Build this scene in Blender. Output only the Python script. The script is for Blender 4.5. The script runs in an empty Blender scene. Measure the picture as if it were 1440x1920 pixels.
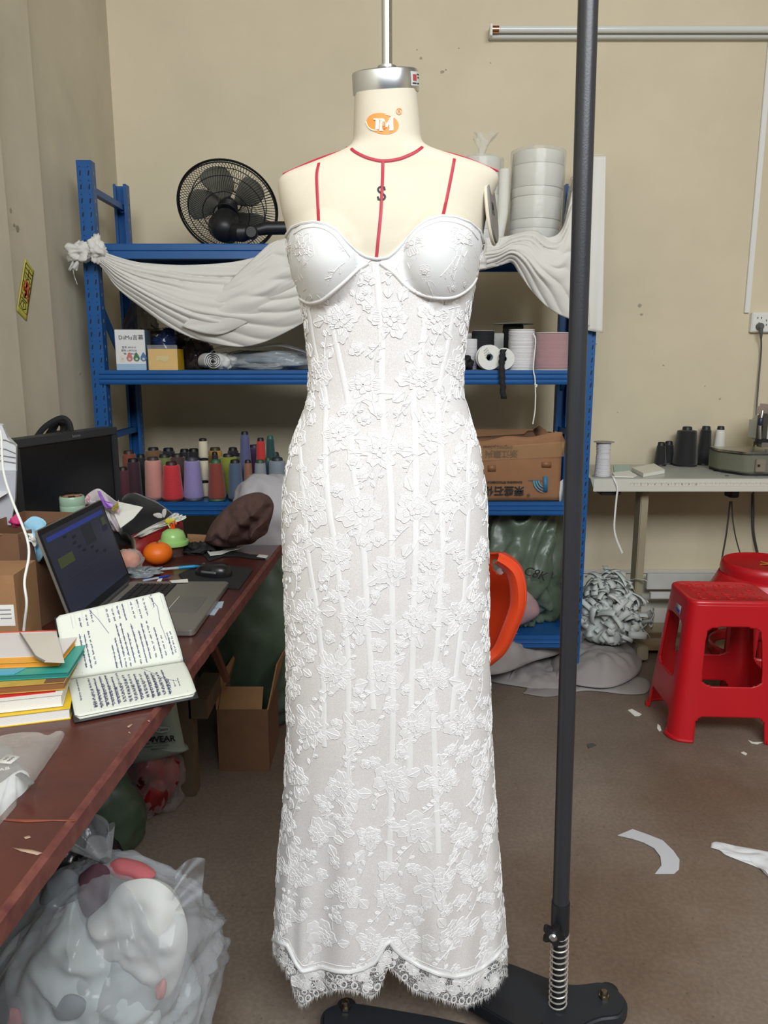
import bpy, bmesh, math, random
import numpy as np
from math import sin, cos, pi, radians, sqrt, atan2
from mathutils import Vector, Matrix, noise
from mathutils.bvhtree import BVHTree
random.seed(7)
C = bpy.context.scene.collection
scene = bpy.context.scene

# ---------------- camera ----------------
F = 1442.0; TH = radians(11.16); CAMH = 1.36
cam_d = bpy.data.cameras.new('camera'); cam = bpy.data.objects.new('camera', cam_d); C.objects.link(cam)
cam_d.sensor_fit = 'VERTICAL'; cam_d.sensor_height = 36.0; cam_d.lens = F/1920*36.0
cam_d.clip_start = .05; cam_d.clip_end = 60
cam.location = (0, 0, CAMH); cam.rotation_euler = (pi/2-TH, 0, 0)
scene.camera = cam

# ---------------- world, lights, exposure ----------------
world = bpy.data.worlds.new('world'); scene.world = world; world.use_nodes = True
bg = world.node_tree.nodes['Background']; bg.inputs[0].default_value = (.78, .88, 1.0, 1); bg.inputs[1].default_value = .09
def area(name, loc, rot, sx, sy, power, col):
    l = bpy.data.lights.new(name, 'AREA'); l.shape = 'RECTANGLE'; l.size = sx; l.size_y = sy; l.energy = power; l.color = col
    o = bpy.data.objects.new(name, l); C.objects.link(o); o.location = loc; o.rotation_euler = rot
    return o
area('high_window_daylight', (.7, -1.3, 3.3), (radians(58), 0, radians(4)), 3.2, 1.3, 186, (.93, .97, 1.0))
scene.view_settings.view_transform = 'Standard'; scene.view_settings.look = 'None'
scene.view_settings.exposure = 0.0; scene.view_settings.gamma = 1.0; scene.view_settings.use_curve_mapping = False

# ---------------- pixel -> point on a known plane ----------------
CO, SI = cos(TH), sin(TH)
def ray(px, py):
    u = (px-720)/F; v = (960-py)/F
    return Vector((u, CO+v*SI, -SI+v*CO))
def PY(px, py, Y):
    r = ray(px, py); return Vector((r.x/r.y*Y, Y, CAMH+r.z/r.y*Y))
def PZ(px, py, z):
    r = ray(px, py); t = (z-CAMH)/r.z; return Vector((r.x*t, r.y*t, z))
def PX(px, py, X):
    r = ray(px, py); t = X/r.x; return Vector((X, r.y*t, CAMH+r.z*t))
def proj(p):
    d = Vector((p[0], p[1], p[2]-CAMH)); dep = d.y*CO-d.z*SI; up = d.y*SI+d.z*CO
    return 720+F*d.x/dep, 960-F*up/dep

# ---------------- materials ----------------
def lin(c):
    return tuple((x/255/12.92 if x/255 <= .04045 else ((x/255+.055)/1.055)**2.4) for x in c)
MATS = {}
def mat(name, rgb, rough=.6, metal=0, cv=0, cs=6, bump=0, bs=60, coat=0, alpha=1, trans=0, emit=None, stripe=0, sdir='Z', spec=.5, sheen=0, sub=None, rgb2=None, detail=4):
    if name in MATS: return MATS[name]
    m = bpy.data.materials.new(name); m.use_nodes = True; nt = m.node_tree; b = nt.nodes['Principled BSDF']
    col = lin(rgb)
    b.inputs['Base Color'].default_value = (*col, 1); b.inputs['Roughness'].default_value = rough; b.inputs['Metallic'].default_value = metal
    b.inputs['Specular IOR Level'].default_value = spec
    b.inputs['Coat Weight'].default_value = coat; b.inputs['Alpha'].default_value = alpha; b.inputs['Transmission Weight'].default_value = trans
    if sheen: b.inputs['Sheen Weight'].default_value = sheen
    tc = nt.nodes.new('ShaderNodeTexCoord')
    if cv or rgb2:
        n = nt.nodes.new('ShaderNodeTexNoise'); n.inputs['Scale'].default_value = cs; n.inputs['Detail'].default_value = detail; n.inputs['Roughness'].default_value = .6
        nt.links.new(tc.outputs['Object'], n.inputs['Vector'])
        r = nt.nodes.new('ShaderNodeValToRGB'); r.color_ramp.elements[0].position = .3; r.color_ramp.elements[1].position = .7
        if rgb2: c1, c2 = col, lin(rgb2)
        else: c1 = tuple(x*(1-cv) for x in col); c2 = tuple(min(1, x*(1+cv)) for x in col)
        r.color_ramp.elements[0].color = (*c1, 1); r.color_ramp.elements[1].color = (*c2, 1)
        nt.links.new(n.outputs['Fac'], r.inputs['Fac']); nt.links.new(r.outputs['Color'], b.inputs['Base Color'])
    if bump or stripe:
        bp = nt.nodes.new('ShaderNodeBump'); bp.inputs['Distance'].default_value = .002
        if stripe:
            w = nt.nodes.new('ShaderNodeTexWave'); w.bands_direction = sdir; w.inputs['Scale'].default_value = stripe; w.inputs['Distortion'].default_value = .6; w.inputs['Detail'].default_value = 1
            nt.links.new(tc.outputs['Object'], w.inputs['Vector']); nt.links.new(w.outputs['Fac'], bp.inputs['Height']); bp.inputs['Strength'].default_value = bump or .4
        else:
            n2 = nt.nodes.new('ShaderNodeTexNoise'); n2.inputs['Scale'].default_value = bs; n2.inputs['Detail'].default_value = 4
            nt.links.new(tc.outputs['Object'], n2.inputs['Vector']); nt.links.new(n2.outputs['Fac'], bp.inputs['Height']); bp.inputs['Strength'].default_value = bump
        nt.links.new(bp.outputs['Normal'], b.inputs['Normal'])
    if emit:
        b.inputs['Emission Color'].default_value = (*lin(emit[0]), 1); b.inputs['Emission Strength'].default_value = emit[1]
    MATS[name] = m; return m
def film(name, rgb, op=.3, rough=.15, bump=.6, bs=25):
    """thin plastic: see-through, glossier and denser at grazing angles"""
    if name in MATS: return MATS[name]
    m = mat(name, rgb, rough, bump=bump, bs=bs); nt = m.node_tree; b = nt.nodes['Principled BSDF']; out = nt.nodes['Material Output']
    tr = nt.nodes.new('ShaderNodeBsdfTransparent'); mx = nt.nodes.new('ShaderNodeMixShader'); lw = nt.nodes.new('ShaderNodeLayerWeight'); lw.inputs['Blend'].default_value = .25
    mr = nt.nodes.new('ShaderNodeMapRange'); mr.inputs['To Min'].default_value = op; mr.inputs['To Max'].default_value = min(1, op+.35)
    nt.links.new(lw.outputs['Facing'], mr.inputs['Value']); nt.links.new(mr.outputs['Result'], mx.inputs['Fac'])
    nt.links.new(tr.outputs[0], mx.inputs[1]); nt.links.new(b.outputs[0], mx.inputs[2]); nt.links.new(mx.outputs[0], out.inputs['Surface'])
    return m

# ---------------- mesh building ----------------
class MB:
    def __init__(s): s.v = []; s.f = []; s.m = []
    def add(s, vs, fs, mi=0):
        k = len(s.v); s.v += [Vector(v) for v in vs]
        for f in fs: s.f.append([i+k for i in f]); s.m.append(mi)
        return s
    def box(s, c, sz, R=None, mi=0):
        R = R if R is not None else Matrix()
        if not isinstance(R, Matrix): R = Matrix.Rotation(R, 4, 'Z')
        vs = [Vector(c)+R @ Vector((sx*sz[0]/2, sy*sz[1]/2, sz_*sz[2]/2)) for sz_ in (-1, 1) for sx, sy in ((-1,-1),(1,-1),(1,1),(-1,1))]
        return s.add(vs, [(3,2,1,0),(4,5,6,7),(0,1,5,4),(1,2,6,5),(2,3,7,6),(3,0,4,7)], mi)
    def bb(s, x0, x1, y0, y1, z0, z1, mi=0):
        return s.box(((x0+x1)/2, (y0+y1)/2, (z0+z1)/2), (x1-x0, y1-y0, z1-z0), None, mi)
    def hexa(s, b, t, mi=0):  # bottom quad, top quad
        return s.add(list(b)+list(t), [(3,2,1,0),(4,5,6,7),(0,1,5,4),(1,2,6,5),(2,3,7,6),(3,0,4,7)], mi)
    def tube(s, pts, r, n=8, closed=False, cap=True, mi=0, flat=1.0):
        pts = [Vector(p) for p in pts]; N = len(pts); vs = []; up = None
        for i, p in enumerate(pts):
            a = pts[(i-1) % N] if (closed or i > 0) else p; b = pts[(i+1) % N] if (closed or i < N-1) else p
            t = (b-a); t = t.normalized() if t.length > 1e-9 else Vector((0,0,1))
            if up is None: up = Vector((0,0,1)) if abs(t.z) < .9 else Vector((1,0,0))
            x = t.cross(up)
            x = x.normalized() if x.length > 1e-6 else Vector((1,0,0)); y = x.cross(t).normalized(); up = y
            rr = r[i] if isinstance(r, (list, tuple)) else r
            for k in range(n):
                an = 2*pi*k/n; vs.append(p+x*cos(an)*rr+y*sin(an)*rr*flat)
        fs = []
        for i in range(N if closed else N-1):
            j = (i+1) % N
            for k in range(n): k2 = (k+1) % n; fs.append((i*n+k, i*n+k2, j*n+k2, j*n+k))
        if cap and not closed: fs.append(tuple(range(n))[::-1]); fs.append(tuple((N-1)*n+k for k in range(n)))
        return s.add(vs, fs, mi)
    def lathe(s, prof, n=24, M=None, mi=0, caps=True):
        M = M if M is not None else Matrix()
        if isinstance(M, (tuple, Vector)): M = Matrix.Translation(M)
        vs = [M @ Vector((r*cos(2*pi*k/n), r*sin(2*pi*k/n), z)) for r, z in prof for k in range(n)]; fs = []
        for i in range(len(prof)-1):
            for k in range(n): k2 = (k+1) % n; fs.append((i*n+k, i*n+k2, (i+1)*n+k2, (i+1)*n+k))
        if caps: fs.append(tuple(range(n))[::-1]); fs.append(tuple((len(prof)-1)*n+k for k in range(n)))
        return s.add(vs, fs, mi)
    def prism(s, poly, z0, z1, M=None, mi=0):
        M = M if M is not None else Matrix(); n = len(poly)
        vs = [M @ Vector((x, y, z0)) for x, y in poly]+[M @ Vector((x, y, z1)) for x, y in poly]
        return s.add(vs, [tuple(range(n))[::-1], tuple(range(n, 2*n))]+[(i, (i+1) % n, n+(i+1) % n, n+i) for i in range(n)], mi)
    def grid(s, fn, nu, nv, cu=False, mi=0):
        vs = [fn(i/(nu if cu else nu), j/nv) for j in range(nv+1) for i in range(nu if cu else nu+1)]; w = nu if cu else nu+1; fs = []
        for j in range(nv):
            for i in range(nu): i2 = (i+1) % w if cu else i+1; fs.append((j*w+i, j*w+i2, (j+1)*w+i2, (j+1)*w+i))
        return s.add(vs, fs, mi)
    def ring_loft(s, rings, caps=True, mi=0):
        n = len(rings[0]); vs = [p for r in rings for p in r]; fs = []
        for i in range(len(rings)-1):
            for k in range(n): k2 = (k+1) % n; fs.append((i*n+k, i*n+k2, (i+1)*n+k2, (i+1)*n+k))
        if caps: fs.append(tuple(range(n))[::-1]); fs.append(tuple((len(rings)-1)*n+k for k in range(n)))
        return s.add(vs, fs, mi)
def rrect(w, h, r, n=4):
    pts = []
    for cx, cy, a0 in ((w/2-r, h/2-r, 0), (-w/2+r, h/2-r, pi/2), (-w/2+r, -h/2+r, pi), (w/2-r, -h/2+r, 1.5*pi)):
        for k in range(n+1): a = a0+pi/2*k/n; pts.append((cx+r*cos(a), cy+r*sin(a)))
    return pts
def obj(name, mb, m=None, parent=None, world=True, smooth=True, bev=0, seg=2, solid=0, ang=40, origin=None, subsurf=0, kind=None, soff=0):
    me = bpy.data.meshes.new(name); vs = mb.v
    if parent is not None and world:
        inv = parent.matrix_basis.inverted()
        if parent.parent: inv = inv @ parent.parent.matrix_basis.inverted()
        vs = [inv @ v for v in vs]
    loc = Vector((0,0,0))
    if parent is None:
        if origin is None:
            xs = [v.x for v in vs]; ys = [v.y for v in vs]; zs = [v.z for v in vs]
            loc = Vector(((min(xs)+max(xs))/2, (min(ys)+max(ys))/2, min(zs)))
        else: loc = Vector(origin)
        vs = [v-loc for v in vs]
    me.from_pydata([tuple(v) for v in vs], [], mb.f)
    ms = m if isinstance(m, (list, tuple)) else [m]
    for x in ms: me.materials.append(x)
    if len(ms) > 1: me.polygons.foreach_set('material_index', mb.m)
    if bev or True:
        bm = bmesh.new(); bm.from_mesh(me)
        bmesh.ops.recalc_face_normals(bm, faces=bm.faces)
        if bev:
            es = [e for e in bm.edges if len(e.link_faces) == 2 and e.calc_face_angle(0) > radians(30)]
            bmesh.ops.bevel(bm, geom=es, offset=bev, segments=seg, affect='EDGES', clamp_overlap=True)
        bm.to_mesh(me); bm.free()
    if smooth:
        me.polygons.foreach_set('use_smooth', [True]*len(me.polygons)); me.set_sharp_from_angle(angle=radians(ang))
    me.update()
    o = bpy.data.objects.new(name, me); C.objects.link(o); o.location = loc
    if parent is not None: o.parent = parent
    if solid: md = o.modifiers.new('solid', 'SOLIDIFY'); md.thickness = solid; md.offset = soff
    if subsurf: md = o.modifiers.new('sub', 'SUBSURF'); md.levels = subsurf; md.render_levels = subsurf
    if kind: o['kind'] = kind
    return o
def tag(o, label, cat, group=None, kind=None):
    o['label'] = label; o['category'] = cat
    if group: o['group'] = group
    if kind: o['kind'] = kind
    return o
def thing(name, label, cat, loc=(0,0,0), rz=0, group=None):
    o = bpy.data.objects.new(name, None); o.empty_display_size = .05; C.objects.link(o)
    o.matrix_basis = Matrix.Translation(loc) @ Matrix.Rotation(rz, 4, 'Z')
    return tag(o, label, cat, group)
def struct(name, mb, m, parent=None, **k):
    o = obj(name, mb, m, parent, **k)
    if parent is None: o['kind'] = 'structure'
    return o
def dup(root, M, label, group=None):
    r = root.copy(); C.objects.link(r); r.matrix_basis = M; r['label'] = label
    if group: r['group'] = group
    for ch in list(root.children):
        c = ch.copy(); C.objects.link(c); c.parent = r
        for g in ch.children: d = g.copy(); C.objects.link(d); d.parent = c
    return r
def text(body, size, m, parent, M, extrude=.0004, name='lettering', ax='CENTER', shear=0, sx=1.0, bold=0):
    """flat lettering turned into a mesh; M places it in the world (x right, y up, z out)"""
    cu = bpy.data.curves.new('t', 'FONT'); cu.body = body; cu.size = size; cu.extrude = extrude; cu.align_x = ax; cu.align_y = 'CENTER'; cu.resolution_u = 3; cu.shear = shear; cu.offset = bold
    to = bpy.data.objects.new('t', cu); C.objects.link(to)
    dg = bpy.context.evaluated_depsgraph_get(); me = bpy.data.meshes.new_from_object(to.evaluated_get(dg))
    bpy.data.objects.remove(to); 
    me.materials.clear(); me.materials.append(m)
    if parent is not None:
        P = parent.matrix_basis
        if parent.parent: P = parent.parent.matrix_basis @ P
        M = P.inverted() @ M
    me.transform(M @ Matrix.Diagonal((sx, 1, 1, 1))); me.name = name
    o = bpy.data.objects.new(name, me); C.objects.link(o)
    if parent is not None: o.parent = parent
    return o
def frame(o, x, y):
    """matrix with origin o, x axis along x, y axis roughly along y"""
    x = Vector(x).normalized(); z = x.cross(Vector(y)).normalized(); y = z.cross(x)
    M = Matrix((x, y, z)).transposed().to_4x4(); M.translation = Vector(o); return M
def spline(pts, n):
    """catmull-rom through points -> n samples"""
    P = [Vector(p) for p in pts]; P = [P[0]*2-P[1]]+P+[P[-1]*2-P[-2]]; out = []; S = len(P)-3
    for i in range(n):
        t = i/(n-1)*S; k = min(int(t), S-1); t -= k; a, b, c, d = P[k:k+4]
        out.append(.5*((2*b)+(c-a)*t+(2*a-5*b+4*c-d)*t*t+(3*b-a-3*c+d)*t**3))
    return out
def interp(x, tab):
    return float(np.interp(x, [t[0] for t in tab], [t[1] for t in tab]))
def fb(p, s, seed=0):
    return noise.noise(Vector((p[0]*s+seed*7.3, p[1]*s+seed*3.1, p[2]*s-seed*5.7)))
def blob(c, r, seed=0, amp=.12, fs=3, n=48, m=32, flat=None, crease=.05, cfs=9, sq=1.0, tie=None, zmax=None):
    """crumpled soft shape with ridged creases; tie=(x,y,z) pulls the top into a gathered neck"""
    mb = MB(); c = Vector(c); rx, ry, rz = r
    def fn(u, v):
        a = 2*pi*u; e = pi*(v-.5)
        ce = max(0, cos(e))**sq; se = sin(e); se = math.copysign(abs(se)**sq, se)
        d = Vector((cos(a)*ce, sin(a)*ce, se))
        wv_ = Vector((fb(d, 1.3, seed+1), fb(d, 1.3, seed+2), fb(d, 1.3, seed+4)))*.9
        e2 = d+wv_; rm = Matrix.Rotation(seed*1.7, 3, 'X') @ e2; g1 = Vector((rm.x, rm.y, rm.z*.35)); rm2 = Matrix.Rotation(seed*.9+1, 3, 'Y') @ e2; g2 = Vector((rm2.x*.3, rm2.y, rm2.z))
        k = 1+amp*fb(d, fs*.5, seed)*2 + crease*.75*(.35-abs(fb(g1, cfs*.42, seed+3)))*2 + crease*.45*(.3-abs(fb(g2, cfs*.8, seed+5)))*2 + crease*.12*fb(d, cfs*2, seed+7)
        p = Vector((d.x*rx*k, d.y*ry*k, d.z*rz*k))
        if tie is not None and v > .6:
            w = ((v-.6)/.4)**1.3; pl = 1+.12*sin(a*13+seed)*(v-.6)*2
            T = Vector(tie)-c; p = Vector((p.x*pl, p.y*pl, p.z)).lerp(Vector((T.x+.012*cos(a), T.y+.012*sin(a), T.z)), w)
        q = c+p
        if flat is not None and q.z < flat: q.z = flat+.002*abs(fb(d, 8, seed))
        if zmax is not None and q.z > zmax: q.z = zmax
        return q
    mb.grid(fn, n, m, cu=True); return mb
def pillow(outline, Y, dep, seed=1, n=72, m=22, fold=.3, cfs=14, back=True):
    """soft crumpled body whose outline is given in picture coordinates on the plane Y; bulges dep towards and away from the viewer"""
    P = [PY(x, y, Y) for x, y in outline]; c = sum(P, Vector())/len(P); Q = spline(P+[P[0]], n+1)[:-1]; mb = MB()
    ang_ = seed*1.3
    for s in ((-1, 1) if back else (-1,)):
        def fn(u, v):
            q = c.lerp(Q[int(round(u*n)) % n], v); w = max(0, 1-v**2.6)**.6
            a = (q.x-c.x)*cos(ang_)+(q.z-c.z)*sin(ang_); b_ = -(q.x-c.x)*sin(ang_)+(q.z-c.z)*cos(ang_)
            wp = Vector((a, b_*.18, 0))+Vector((fb(q, 7, seed), fb(q, 7, seed+2), 0))*.05
            r = 1+fold*2*(.3-abs(fb(wp, cfs, seed+1)))+fold*.5*fb(q, cfs*2.4, seed+3)
            return Vector((q.x, Y+s*dep*w*max(.15, r), q.z))
        mb.grid(fn, n, m, cu=True)
    return mb
def cloth_sheet(fn, nu=30, nv=30): mb = MB(); mb.grid(fn, nu, nv); return mb

# ---------------- common materials ----------------
m_wall = mat('wall_paint', (210,198,171), .85, cv=.07, cs=1.6, bump=.12, bs=40)
m_wall_l = mat('wall_paint_left', (204,195,174), .85, cv=.09, cs=2.2, bump=.15, bs=30)
m_white = mat('white_plastic', (225,225,220), .4)
m_black = mat('black_plastic', (22,23,26), .45)
m_darkmetal = mat('black_powder_coat', (30,32,36), .42, bump=.15, bs=400)
m_chrome = mat('chrome', (215,218,222), .12, metal=1)
m_steel = mat('brushed_steel', (190,192,196), .28, metal=1)
m_blue = mat('rack_blue', (24,82,142), .38, cv=.08, cs=9)
m_blued = mat('slot_dark', (12,22,44), .7)
m_card = mat('cardboard', (150,112,76), .85, cv=.08, cs=14, bump=.1, bs=120)
m_cardd = mat('cardboard_dark', (120,86,62), .85, cv=.1, cs=10, bump=.1, bs=120)
m_ink = mat('print_black', (28,28,30), .6)
m_inkb = mat('pen_ink', (66,70,112), .6)
m_paper = mat('paper_white', (228,228,220), .8, cv=.02, cs=8)
m_redtape = mat('red_seam_tape', (168,40,58), .55)

# ---------------- the room ----------------
WX, WY = -1.255, 3.85
fl = MB(); fl.bb(WX-.2, 4.2, -3, WY+.2, -.1, 0)
m_floor = mat('floor_concrete', (114,102,90), .62, cs=2.2, rgb2=(136,124,112), bump=.1, bs=180, detail=9)
def floor_mat():
    nt = m_floor.node_tree; b = nt.nodes['Principled BSDF']; tc = nt.nodes['Texture Coordinate']
    n = nt.nodes.new('ShaderNodeTexNoise'); n.inputs['Scale'].default_value = 90; n.inputs['Detail'].default_value = 3; nt.links.new(tc.outputs['Object'], n.inputs['Vector'])
    r = nt.nodes.new('ShaderNodeValToRGB'); r.color_ramp.elements[0].position = .42; r.color_ramp.elements[0].color = (.90,.89,.88,1); r.color_ramp.elements[1].position = .62; r.color_ramp.elements[1].color = (1.06,1.05,1.04,1)
    nt.links.new(n.outputs['Fac'], r.inputs['Fac'])
    v = nt.nodes.new('ShaderNodeTexVoronoi'); v.inputs['Scale'].default_value = 34; nt.links.new(tc.outputs['Object'], v.inputs['Vector'])
    r2 = nt.nodes.new('ShaderNodeValToRGB'); r2.color_ramp.elements[0].position = .05; r2.color_ramp.elements[0].color = (.72,.7,.67,1); r2.color_ramp.elements[1].position = .13; r2.color_ramp.elements[1].color = (1,1,1,1)
    nt.links.new(v.outputs['Distance'], r2.inputs['Fac'])
    s = nt.nodes.new('ShaderNodeTexNoise'); s.inputs['Scale'].default_value = 1.3; s.inputs['Detail'].default_value = 6; nt.links.new(tc.outputs['Object'], s.inputs['Vector'])
    r3 = nt.nodes.new('ShaderNodeValToRGB'); r3.color_ramp.elements[0].position = .38; r3.color_ramp.elements[0].color = (.72,.62,.56,1); r3.color_ramp.elements[1].position = .56; r3.color_ramp.elements[1].color = (1,1,1,1)
    nt.links.new(s.outputs['Fac'], r3.inputs['Fac'])
    src = b.inputs['Base Color'].links[0].from_socket
    for rr in (r, r2, r3):
        mx = nt.nodes.new('ShaderNodeMix'); mx.data_type = 'RGBA'; mx.blend_type = 'MULTIPLY'; mx.inputs['Factor'].default_value = 1
        nt.links.new(src, mx.inputs['A']); nt.links.new(rr.outputs['Color'], mx.inputs['B']); src = mx.outputs['Result']
    nt.links.new(src, b.inputs['Base Color'])
floor_mat()
struct('floor', fl, m_floor, smooth=False)
struct('wall_back', MB().bb(WX-.2, 4.2, WY, WY+.2, 0, 3.9), m_wall, smooth=False)
struct('wall_left', MB().bb(WX-.2, WX, -3, WY, 0, 3.9), m_wall_l, smooth=False)
struct('wall_right', MB().bb(4.2, 4.4, -3, WY+.2, 0, 3.9), m_wall, smooth=False)
struct('ceiling', MB().bb(WX-.2, 4.4, -3, WY+.2, 3.9, 4.0), mat('ceiling_paint', (176,170,158), .9), smooth=False)
struct('trim_1', MB().bb(WX, WX+.03, -1, 2.93, 0, 3.9), m_wall_l, smooth=False, bev=.004)
struct('trim_2', MB().bb(WX+.03, WX+.07, -1, 2.56, 0, 3.9), m_wall_l, smooth=False, bev=.006)
bbz = PY(1300,1068,WY).z
bk = struct('baseboard_back', MB().bb(.9, 4.2, WY-.018, WY, 0, bbz), mat('baseboard_white', (205,203,192), .6, cv=.06), smooth=False, bev=.003)
obj('ledge', MB().bb(.9, 4.2, WY-.03, WY-.016, bbz-.012, bbz+.006), mat('ledge_white', (200,196,188), .6), bk, bev=.002)
# wall scuffs: pits and chips with a shape of their own
def pit(px, py, r, seed):
    p = PY(px, py, WY-.0008); mb = MB(); poly = [(r*(.7+.5*random.random())*cos(2*pi*k/9), r*(.5+.5*random.random())*sin(2*pi*k/9)) for k in range(9)]
    mb.prism(poly, 0, .0012, frame(p+Vector((0,.001,0)), (1,0,0), (0,0,1))); return mb
wb = bpy.data.objects['wall_back']; m_chip = mat('chipped_plaster', (150,140,118), .95); m_scuff = mat('grey_scuff', (165,155,132), .95)
allp = MB()
for px, py, r in ((789,109,.008),(829,135,.011),(836,131,.005),(782,93,.004),(1199,573,.012),(1203,590,.008),(1350,748,.006),(1244,685,.006),(1158,773,.004),(1322,724,.004),(920,118,.004),(1118,645,.004),(270,640,.005),(860,90,.004)):
    q = pit(px, py, r, 1); allp.add(q.v, q.f)
obj('paint_chips', allp, m_scuff, wb, kind='stuff')
wl = bpy.data.objects['wall_left']
lp = MB()
for px, py, r in ((20,395,.008),(33,428,.01),(27,422,.005),(90,668,.006),(150,700,.005)):
    p = PX(px, py, WX+ (.072 if px < 22 else .032 if px < 90 else .002)); poly = [(r*(.7+.5*random.random())*cos(2*pi*k/9), r*(.7+.5*random.random())*sin(2*pi*k/9)) for k in range(9)]
    lp.prism(poly, -.001, .001, frame(p, (0,1,0), (0,0,1)))
obj('paint_chips', lp, m_chip, wl, kind='stuff')
# ---------------- dress form and gown ----------------
YC = 1.38
# image-row table: y, left x, right x, front depth, back depth
ROWS = [(172,664,783,.056,.058),(230,662,788,.058,.06),(266,661,791,.060,.06),(276,657,795,.062,.062),(284,640,812,.063,.063),(294,612,846,.064,.064),
 (304,588,880,.065,.066),(314,562,912,.066,.068),(322,540,930,.067,.070),(329,526,936,.068,.072),(338,521,937,.071,.075),(352,521,932,.077,.08),(372,523,923,.086,.085),
 (400,528,914,.096,.09),(430,537,908,.104,.094),(470,540,903,.108,.098),(510,546,894,.106,.1),(550,560,886,.102,.098),(600,571,877,.098,.092),(650,577,872,.094,.086),(700,580,868,.092,.084),
 (740,578,869,.092,.088),(780,567,880,.094,.096),(820,551,893,.098,.108),(860,540,902,.102,.12),(900,534,907,.106,.128),(950,531,912,.108,.132),(1000,531,914,.110,.132),(1100,534,915,.110,.128),
 (1200,538,916,.108,.124),(1300,539,918,.108,.122),(1400,538,922,.108,.124),(1500,533,929,.110,.128),(1600,524,935,.114,.132),(1700,516,941,.118,.138),(1760,512,945,.121,.142),(1900,508,950,.124,.146)]
RZ = np.array([PY(720, r[0], YC).z for r in ROWS])[::-1]
RL = np.array([PY(r[1], r[0], YC).x for r in ROWS])[::-1]; RR = np.array([PY(r[2], r[0], YC).x for r in ROWS])[::-1]
RF = np.array([r[3] for r in ROWS])[::-1]; RB = np.array([r[4] for r in ROWS])[::-1]
def smooth_tab(T):  # dense resample, then a light blur
    zz = np.linspace(RZ[0], RZ[-1], 900); y = np.interp(zz, RZ, T); k = np.hanning(17); k /= k.sum()
    return zz, np.convolve(np.pad(y, 8, 'edge'), k, 'valid')
TZ, TL = smooth_tab(RL); _, TR = smooth_tab(RR); _, TF = smooth_tab(RF); _, TB = smooth_tab(RB)
CUPS = [(PY(597,488,YC-.1), .062, .078), (PY(836,480,YC-.1), .066, .080)]
ZW = PY(720,905,YC).z
def S(a, z, off=0.0, bust=True, folds=0.0):
    """body surface: a = angle from straight at the viewer, positive to the right"""
    i = (z-TZ[0])/(TZ[-1]-TZ[0])*899; i = min(max(i, 0), 898.999); k = int(i); t = i-k
    l = TL[k]*(1-t)+TL[k+1]*t; r = TR[k]*(1-t)+TR[k+1]*t; f = TF[k]*(1-t)+TF[k+1]*t; b = TB[k]*(1-t)+TB[k+1]*t
    w = (r-l)/2-.001+off; cx = (l+r)/2; n = 2/2.25
    sa, ca = sin(a), cos(a)
    x = cx+w*math.copysign(abs(sa)**n, sa)
    y = -math.copysign(abs(ca)**n, ca)*((f if ca > 0 else b)+off)
    if bust and ca > 0:
        for c, rx, rz in CUPS:
            q = ((x-c.x)/rx)**2+((z-c.z)/(rz if z > c.z else rz*.92))**2
            if q < 1: y -= .036*(1-q)**.75*min(1, ca*1.6)
    if folds and z < .75:
        w2 = min(1, (.75-z)/.5)**1.5*folds
        y += w2*.010*sin(a*9+2*z)*max(0, ca)+w2*.006*sin(a*17-z*5)*max(0, ca)
        x += w2*.003*sin(z*9+a*4)
    return Vector((x, YC+y, z))
def Sn(a, z, **k):
    d = S(a+.01, z, **k)-S(a-.01, z, **k); e = S(a, z+.004, **k)-S(a, z-.004, **k)
    n = d.cross(e); n = n.normalized() if n.length > 0 else Vector((0,-1,0))
    return n
ZNECK = PY(720,172,YC).z
m_linen = mat('form_linen', (204,195,176), .9, cv=.02, cs=20, bump=.12, bs=500)
form = thing('dress_form', 'cream linen dress form torso with red seam tapes wearing the white lace gown', 'dress form', (S(0,1).x, YC, PY(720,930,YC).z))
fm = MB(); NZ = 150
zs = [PY(720,930,YC).z+(ZNECK-PY(720,930,YC).z)*j/NZ for j in range(NZ+1)]
# the form's top rows tilt a little to the viewer's right, as the neck cap does
def neck_tilt(p):
    w = max(0, min(1, (p.z-(ZNECK-.14))/.14)); return Vector((p.x, p.y, p.z+((p.x-.0)*.06+(p.y-YC)*.24)*w))
Z5 = PY(720,500,YC).z
def Sf(a, z): return neck_tilt(S(a, z, off=-.004*max(0, min(1, (Z5-z)/.05))))
fm.ring_loft([[Sf(2*pi*k/120, z) for k in range(120)] for z in zs])
torso = obj('torso', fm, m_linen, form, ang=60)
ft = BVHTree.FromPolygons([tuple(v) for v in fm.v], fm.f)
O = Vector((0,0,CAMH))
def cast(tree, px, py):
    h = tree.ray_cast(O, ray(px, py).normalized()); return (h[0], h[1]) if h[0] is not None else (None, None)
def strip(tree, pts, width, lift, n=60, prof=(0, 1, 0), mb=None, mi=0):
    """ribbon lying on a surface: pts in picture coordinates cast onto it"""
    mb = mb or MB(); cs = spline([(x, y, 0) for x, y in pts], n); P = []
    for c in cs:
        h, nn = cast(tree, c.x, c.y)
        if h is None: continue
        if nn.dot(ray(c.x, c.y)) > 0: nn = -nn
        P.append((h, nn))
    K = len(prof); vs = []
    for i, (h, nn) in enumerate(P):
        t = (P[min(i+1, len(P)-1)][0]-P[max(i-1, 0)][0]).normalized(); s = nn.cross(t).normalized()
        for k in range(K): o = (k/(K-1)-.5)*width; vs.append(h+s*o+nn*(.0003+lift*prof[k]))
    fs = [(i*K+k, i*K+k+1, (i+1)*K+k+1, (i+1)*K+k) for i in range(len(P)-1) for k in range(K-1)]
    mb.add(vs, fs, mi); return mb
def tapeobj(name, pts, w=.0052, n=40): return obj(name, strip(ft, pts, w, .0009, n, prof=(.3,1,1,.3)), m_redtape, form)
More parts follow.
